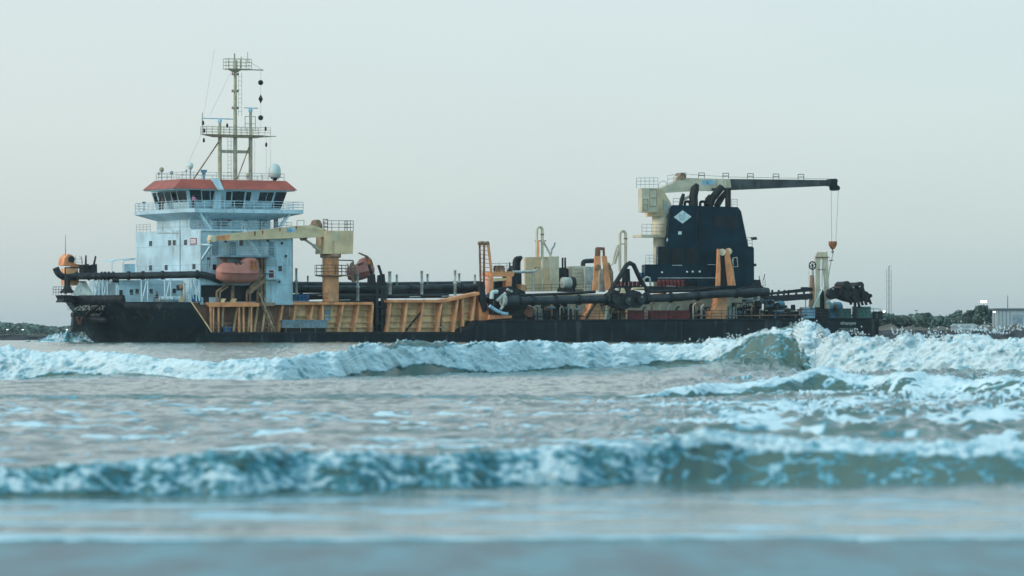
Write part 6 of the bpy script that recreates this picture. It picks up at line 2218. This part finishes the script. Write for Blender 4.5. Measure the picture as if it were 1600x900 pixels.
dz_ = Vector((0, 0, .02))
pb1 = P(302.5, 325, -SW + .55)
pb1.z = ZR
stand("person in a pink shirt leaning on the rail outside the bridge windows", pb1 + dz_, 'cloth_pink', ((-.30, -.12, 1.2), (-.2, -.38, 1.08)), ((.30, -.12, 1.2), (.22, -.38, 1.08)), (0, -1))
pb2 = PF(254, 322, UFr - .8)
pb2.z = ZR
stand("person in brown clothes standing at the fore rail of the bridge deck", pb2 + dz_, 'cloth_brown', ((-.1, -.32, 1.15), (-.36, -.25, 1.05)), ((-.08, .32, 1.15), (-.34, .26, 1.05)), (-1, 0), (0, 1), 'cloth_brown')
pb3 = PF(250, 322, UFr - .8)
pb3.z = ZR
stand("person in a dark shirt beside the brown clothed one on the bridge deck", pb3 + dz_, 'cloth_dark', ((-.02, -.3, 1.12), (-.06, -.32, .86)), ((-.02, .3, 1.12), (-.06, .32, .86)), (-1, 0), (0, 1))
# seated person on the foredeck, looking forward
pb4 = P(246, 472, -10.6)
pb4.z = ZF + .02
J = [(0, 0, .56), (-.02, 0, .82), (-.05, 0, 1.03), (-.07, 0, 1.13), (-.09, 0, 1.23)]
R_ = [.15, .14, .14, .06, .08]
E_ = [(0, 1), (1, 2), (2, 3), (3, 4)]
for s in (-1, 1):
    k = len(J)
    J += [(-.05, .19 * s, 1.02), (-.22, .24 * s, .80), (-.44, .16 * s, .74)]
    R_ += [.065, .05, .035]
    E_ += [(2, k), (k, k + 1), (k + 1, k + 2)]
for s in (-1, 1):
    k = len(J)
    J += [(-.06, .10 * s, .55), (-.46, .12 * s, .55), (-.44, .12 * s, .07), (-.58, .12 * s, .045)]
    R_ += [.1, .075, .05, .045]
    E_ += [(0, k), (k, k + 1), (k + 1, k + 2), (k + 2, k + 3)]
person("person in dark clothes sitting on the foredeck beside the white rolls", pb4, J, R_, E_, 'cloth_dark', {'head': 4, 'hands': (7, 10)}, (-1, 0))
st = thing('bench', "small dark bench under the seated person on the foredeck", 'bench', pb4 + Vector((.02, 0, 0)))
part('seat', MB().box(-.25, .3, -.3, .3, .36, .41), 'brown', st)
for x in (-.22, .27):
    for y in (-.27, .27):
        part('leg', MB().box(x - .03, x + .03, y - .03, y + .03, 0, .36), 'brown', st)
# pelorus at the bridge wing
b6 = PF(225, 322, UFr - .6)
b6.z = ZR
pe = thing('pelorus', "small dark compass stand on the wing of the bridge deck", 'compass stand', b6)
part('column', MB().lathe((0, 0, 0), [(.16, 0), (.08, .1), (.07, .9), (.1, 1.0)], 10), 'black', pe)
part('dial', MB().lathe((0, 0, 1.0), [(.1, 0), (.26, .08), (.26, .2), (.2, .26)], 12), 'navy_dark', pe)

# ------------------------------------------------------------------ far shore
def far_pt(px, py, d):
    return Vector(((px - 800) * K * d, d, CAM_H + (HORIZON - py) * K * d))


def slab(name, pts, z0, z1, mat, label, kind=None, cat=None):
    n_ = len(pts)
    mb = MB().add([(x, y, z0) for x, y in pts] + [(x, y, z1) for x, y in pts], [tuple(range(n_ - 1, -1, -1)), tuple(range(n_, 2 * n_))] + [(i, (i + 1) % n_, (i + 1) % n_ + n_, i + n_) for i in range(n_)])
    o = bpy.data.objects.new(name, mb.mesh(name, mat))
    COL.objects.link(o)
    return tag(o, label, cat, None, kind)


def rubble(name, x0, x1, y, z1, label, seed):
    """rough sloping face of tipped rock with a flat crest, one object"""
    r_ = random.Random(seed)
    nx_, mb = int((x1 - x0) / 1.6), MB()
    rows_ = [(-3.5, -.6), (-2.2, .25 * z1), (-1.2, .62 * z1), (-.3, .97 * z1), (5, z1), (6, -.6)]
    vs_ = []
    for i in range(nx_ + 1):
        x = x0 + (x1 - x0) * i / nx_
        for dy_, z in rows_:
            vs_.append((x + r_.uniform(-.5, .5), y + dy_ + r_.uniform(-.5, .5), z + r_.uniform(-.22, .22) * (z > 0)))
    k = len(rows_)
    mb.add(vs_, [(i * k + j, (i + 1) * k + j, (i + 1) * k + j + 1, i * k + j + 1) for i in range(nx_) for j in range(k - 1)])
    o = bpy.data.objects.new(name, mb.mesh(name, 'rock'))
    COL.objects.link(o)
    return tag(o, label, 'breakwater')


rubble('breakwater', 40, 240, 1000, 2.1, "dark rock breakwater low on the water right of the stern", 1)
rubble('breakwater', -200, -72, 800, 1.0, "low dark breakwater line left of the bow under the trees", 2)
slab('shore_terrain', [(20, 1004), (900, 1006), (2600, 9000), (300, 9000), (60, 1300)], -1, 1.9, 'land', "bare brown shore behind the breakwater", 'structure')
slab('shore_terrain', [(-2600, 1200), (-90, 1204), (-100, 9000), (-2600, 9000)], -1, 1.0, 'land', "low shore under the far trees", 'structure')
mb = MB()
r_ = random.Random(5)
for i in range(40):
    x = 60 + i * 5
    y = 1030 + r_.uniform(-3, 3)
    mb.add([(x - 4, y - 5, 1.8), (x + 4, y - 5, 1.8), (x + 5, y + 9, 1.8), (x - 5, y + 9, 1.8), (x + r_.uniform(-2, 2), y + 2, 3.0 + r_.random() * 1.0)], [(0, 1, 4), (1, 2, 4), (2, 3, 4), (3, 0, 4)])
o = bpy.data.objects.new('earth_bank', mb.mesh('earth_bank', 'land'))
COL.objects.link(o)
tag(o, "line of bare earth mounds along the far shore", None, None, 'structure')


def foliage(outline, y0, depth, zbase, n, size, seed):
    """leaf clumps through the volume under an outline given as (x, top) pairs"""
    r_ = random.Random(seed)
    mb = MB()
    xs_ = [p[0] for p in outline]
    for _ in range(n):
        x = r_.uniform(xs_[0], xs_[-1])
        i = max(0, min(len(xs_) - 2, next((k for k in range(len(xs_) - 1) if xs_[k + 1] >= x), len(xs_) - 2)))
        t = (x - xs_[i]) / (xs_[i + 1] - xs_[i])
        top = outline[i][1] * (1 - t) + outline[i + 1][1] * t
        yy = r_.uniform(0, 1)
        dome_ = 1 - .35 * (abs(2 * yy - 1)) ** 2
        z = zbase + (top - zbase) * dome_ * (r_.random() ** .55)
        s = size * r_.uniform(.5, 1.3)
        a, b = r_.uniform(0, 2 * pi), r_.uniform(-.9, .9)
        c = Vector((x, y0 + yy * depth, z))
        e1 = Vector((cos(a), sin(a), b)).normalized() * s
        e2 = e1.cross(Vector((r_.uniform(-1, 1), r_.uniform(-1, 1), r_.uniform(-1, 1)))).normalized() * s * .75
        mb.add([c - e1, c - e2 * .8, c + e1, c + e2], [(0, 1, 2, 3)])
    return mb


def wood(name, px_out, d, depth, zbase, n, size, seed, label, kind='stuff', cat=None):
    out = [((px - 800) * K * d, CAM_H + (HORIZON - py) * K * d) for px, py in px_out]
    mb = foliage(out, d, depth, zbase, n, size, seed)
    return mb


mb = wood('', [(1340, 492), (1383, 487), (1396, 490), (1412, 494), (1425, 493), (1440, 491), (1450, 489), (1460, 493), (1470, 496), (1478, 493), (1487, 497), (1495, 492), (1510, 486)], 1060, 30, 1.9, 5200, .75, 11, '')
o = bpy.data.objects.new('treeline', mb.mesh('treeline', 'leaf'))
COL.objects.link(o)
tag(o, "low green scrub along the far shore right of the stern", None, None, 'stuff')
mb = wood('', [(-300, 506), (-120, 508), (-40, 505), (-8, 504), (4, 508), (8, 513), (12, 507), (22, 505), (36, 507), (46, 509), (50, 513), (62, 512), (70, 510.5), (80, 512), (92, 510), (104, 508.5), (116, 509), (135, 507), (170, 510), (200, 512)], 2300, 110, 1, 9000, 1.5, 12, '')
o = bpy.data.objects.new('treeline', mb.mesh('treeline', 'leaf'))
COL.objects.link(o)
tag(o, "hazy dark wood on the far shore left of the bow", None, None, 'stuff')


def tree(label, px, top, spread, d, seed, n=1500):
    x = (px - 800) * K * d
    h = CAM_H + (HORIZON - top) * K * d - 1.9
    t = node('tree', None, (x, d, 1.9))
    tag(t, label, 'tree', 'trees on the far shore')
    mb = MB().tube([(0, 0, -.2), (.1, 0, h * .4), (0, .1, h * .75)], [.28, .2, .08], 7)
    r_ = random.Random(seed)
    for i in range(5):
        a = i * 1.3
        mb.tube([(0.05, 0, h * (.3 + .08 * i)), (spread * .4 * cos(a), spread * .4 * sin(a), h * (.5 + .09 * i))], [.1, .04], 5)
    part('trunk', mb, 'bark', t)
    mb = MB()
    for _ in range(n):
        a, q = r_.uniform(0, 2 * pi), r_.random() ** .5
        z = r_.random() ** .8
        w = spread * (1 - .72 * abs(z - .35) ** 1.3 * 1.5) * (.8 + .25 * sin(3 * a + seed) + .2 * sin(7 * z + a))
        c = Vector((q * w * cos(a), q * w * sin(a), h * (.12 + .88 * z)))
        s = .42 * r_.uniform(.5, 1.3)
        e1 = Vector((r_.uniform(-1, 1), r_.uniform(-1, 1), r_.uniform(-.7, .7))).normalized() * s
        e2 = e1.cross(Vector((r_.uniform(-1, 1), r_.uniform(-1, 1), r_.uniform(-1, 1)))).normalized() * s * .7
        mb.add([c - e1, c - e2, c + e1, c + e2], [(0, 1, 2, 3)])
    part('crown', mb, 'leaf', t)


tree("tallest tree, next to the pale shed on the far shore", 1534, 478, 3.6, 1060, 1)
tree("broad bushy tree between the tallest one and the pale shed", 1549, 484, 3.4, 1062, 2)
tree("rounded tree just left of the tallest one on the far shore", 1517, 486, 3.2, 1061, 3)
tree("small round bush tree in the middle of the shore scrub", 1448, 490, 2.6, 1058, 4)

# shed
d_ = 1040
a, b = far_pt(1557, 507, d_), far_pt(1640, 483.5, d_)
sh = node('shed', None, (a[0], d_, 1.9))
tag(sh, "pale flat roofed shed on the far shore at the picture's edge", 'shed')
wx_, hz_ = b[0] - a[0], b[2] - 1.9
part('wall', MB().box(0, wx_, 0, 9, 0, hz_), 'shed', sh)
part('roof', MB().box(-.6, wx_ + .6, -.6, 9.6, hz_, hz_ + .3), 'shed_roof', sh)
x0 = far_pt(1582, 500, d_)[0] - a[0]
part('door', MB().box(x0, x0 + 2.4, -.08, .1, .1, far_pt(1582, 492, d_)[2] - 1.9), 'grey_blue', sh)
part('door', MB().box(x0 + 3.2, x0 + 6, -.08, .1, .1, far_pt(1582, 492.5, d_)[2] - 1.9), 'grey_blue', sh)
for i in range(4):
    u = .5 + i * .9
    part('wall_post', MB().box(u, u + .1, -.1, .02, .1, hz_ - .1), 'shed_roof', sh)
hut = far_pt(1505, 512, 1030)
mb = MB().box(hut[0] - 3, hut[0] + 3, 1027, 1030, 1.9, 3.0)
mb.prism([(hut[0] - 3.3, 1026.8, 3.0), (hut[0] + 3.3, 1026.8, 3.0), (hut[0] + 2.4, 1026.8, 3.7), (hut[0] - 2.4, 1026.8, 3.7)], 3.4)
solo('hut', mb, 'shed', "low pale hut in front of the shore scrub", 'hut', None, None, False)

# lattice tower
d_ = 1100
zt_ = far_pt(1389, 416, d_)[2]
lt = node('lattice_tower', None, (far_pt(1389, 500, d_)[0], d_, 1.9))
tag(lt, "tall thin grey lattice tower on the far shore behind the stern", 'tower')
hh_ = zt_ - 1.9
for sx in (-.5, .5):
    for sy in (-.5, .5):
        part('leg', MB().tube([(sx * 1.15, sy * .3, 0), (sx * 1.15, sy * .3, hh_ - .8)], .04, 4), 'galv', lt)
part('core_mast', MB().tube([(0, 0, 0), (0, 0, hh_)], .10, 6), 'galv', lt)
mb = MB()
for i in range(8):
    z = hh_ / 9 * i
    for p, q in (((-.5, -.5), (.5, -.5)), ((.5, -.5), (.5, .5)), ((.5, .5), (-.5, .5)), ((-.5, .5), (-.5, -.5))):
        mb.tube([(*p, z), (*q, z)], .018, 3, False)
part('bracing', mb, 'galv', lt)
part('head', MB().beam((0, 0, hh_), (.6, 0, hh_ + .1), .12), 'galv', lt)


def lamp_post(label, px, top, d, z0, lit=False, hw=.75):
    zt_ = far_pt(px, top, d)[2]
    t = node('lamp_post', None, (far_pt(px, 500, d)[0], d, z0))
    tag(t, label, 'lamp post', 'lamp posts on the far shore')
    h = zt_ - z0
    part('pole', MB().tube([(0, 0, 0), (0, 0, h)], [.1, .06], 6), 'galv', t)
    if lit:
        part('lamp_head', MB().beam((-hw, 0, h), (hw, 0, h), hw * .7, hw * .6), 'lamp', t)
    else:
        part('lamp_head', MB().beam((-.5, 0, h), (.3, 0, h + .05), .16, .2), 'galv', t)


lamp_post("lamp post with a bright lit head above the tallest shore tree", 1537, 471.5, 1100, 1.9, True)
lamp_post("lit lamp low beside the roof corner of the pale shed", 1553.5, 487.5, 1035, 1.9, True, .28)
lamp_post("lit lamp just behind the ship's stern rail", 1379, 487, 1080, 1.9, True, .6)
lamp_post("unlit lamp post over the scrub, nearest the lattice tower", 1432, 485.5, 1050, 1.9)
lamp_post("unlit lamp post standing left of the small pale huts", 1498, 485, 1050, 1.9)
lamp_post("short pale post among the scrub by the huts", 1510.5, 496, 1045, 1.9)
for px, py, lab in ((11.5, 515, "lit lamp farthest left among the hazy trees"), (35.5, 515, "lit lamp in the middle of the hazy left wood"), (104.5, 515, "lit lamp by the anchor among the hazy trees")):
    lamp_post(lab, px, py, 1200, 1.0, True, .2)
# a plain pole by the shed
o = solo('pole', MB().tube([far_pt(1574.5, 506, 1060), far_pt(1574.5, 461.5, 1060)], [.14, .08], 6), 'galv', "bare thin pole rising behind the pale shed roof", 'pole', None, None, False)

# ------------------------------------------------------------------ bow splash and spray
def splash(name, px0, px1, prof, d, depth, seed, label):
    """heap of broken white water: dense patch with puffy relief"""
    x0, x1 = (px0 - 800) * K * d, (px1 - 800) * K * d
    nx_, ny_ = 220, 60
    gx, gy = np.meshgrid(np.linspace(x0, x1, nx_), np.linspace(-.5, 1, ny_))
    pxs = 800 + gx / (K * d)
    top = np.interp(pxs, [p[0] for p in prof], [p[1] for p in prof])
    H_ = np.maximum(CAM_H - (top - HORIZON) * K * d, 0)
    sh_ = np.clip(1 - np.abs(gy) ** 1.6 * np.where(gy < 0, 3.0, 1.0), 0, 1)
    edge_ = np.clip((pxs - px0) / 8, 0, 1) * np.clip((px1 - pxs) / 8, 0, 1)
    y = d + gy * depth
    z = H_ * sh_ * edge_
    z = z * (1 + .35 * (billow(gx * .55, y * .4 + z, 3, seed) - .5)) + .5 * sh_ * edge_ * (billow(gx * 1.3, y * .9, 3, seed + 9) - .4) - .15
    ii = np.arange(nx_ * ny_).reshape(ny_, nx_)
    f = np.stack([ii[:-1, :-1], ii[:-1, 1:], ii[1:, 1:], ii[1:, :-1]], -1).reshape(-1, 4)
    m_ = bpy.data.meshes.new(name)
    m_.from_pydata(np.stack([gx, y, z], -1).reshape(-1, 3).tolist(), [], f.tolist())
    m_.polygons.foreach_set('use_smooth', np.ones(len(f), dtype=bool))
    at_ = m_.attributes.new('foam', 'FLOAT', 'POINT')
    fo = np.clip(.55 + .9 * fbm(gx * .5, y * .3 + z * .9, 3, seed + 4), 0, 1)
    at_.data.foreach_set('value', fo.astype(np.float32).ravel())
    m_.materials.append(me.materials[0])
    o = bpy.data.objects.new(name, m_)
    COL.objects.link(o)
    return tag(o, label, None, None, 'stuff')


splash('bow_wave', 34, 186, [(34, 536), (60, 533), (75, 526), (90, 522), (104, 519), (120, 522), (135, 525), (150, 526), (160, 524), (168, 527), (178, 531), (186, 536)], 572, 7, 31, "white and green bow wave breaking under the anchor")
# drops thrown up along the big breaker
mb = MB()
r_ = random.Random(21)
spots = [(1255, 508, 40), (1105, 534, 20), (1412, 520, 34), (1505, 516, 34), (1535, 514, 40), (1560, 518, 40), (1590, 512, 26), (1340, 520, 20), (1145, 527, 24), (1460, 522, 26), (1062, 543, 12)]
for px, py, n_ in spots:
    for _ in range(n_ * 2):
        d = 121.5 + r_.gauss(0, .5)
        q = far_pt(px + r_.gauss(0, 9), py + 4 - abs(r_.gauss(0, 6)), d)
        s = r_.uniform(.006, .022) * (1.5 if r_.random() < .12 else 1)
        mb.add([q + Vector((s, 0, 0)), q + Vector((-s, 0, 0)), q + Vector((0, s, 0)), q + Vector((0, -s, 0)), q + Vector((0, 0, s * 1.4)), q + Vector((0, 0, -s * 1.4))],
               [(0, 2, 4), (2, 1, 4), (1, 3, 4), (3, 0, 4), (2, 0, 5), (1, 2, 5), (3, 1, 5), (0, 3, 5)], True)
o = bpy.data.objects.new('spray', mb.mesh('spray', 'spray'))
COL.objects.link(o)
tag(o, "drops of white spray above the big breaker", None, None, 'stuff')

# ------------------------------------------------------------------ haze over the whole place
def haze(density):
    mb = MB().box(-3000, 3000, -80, 9500, -2.6, 41)
    m = bpy.data.materials.new('haze')
    m.use_nodes = True
    n = m.node_tree.nodes
    for k in list(n):
        if k.type != 'OUTPUT_MATERIAL':
            n.remove(k)
    v = n.new('ShaderNodeVolumePrincipled')
    v.inputs['Color'].default_value = (.78, .88, .92, 1)
    v.inputs['Density'].default_value = density
    v.inputs['Anisotropy'].default_value = .2
    m.node_tree.links.new(v.outputs[0], n['Material Output'].inputs['Volume'])
    o = bpy.data.objects.new('haze', mb.mesh('haze', m))
    COL.objects.link(o)
    return tag(o, "pale sea haze", None, None, 'stuff')


haze(0.00006)
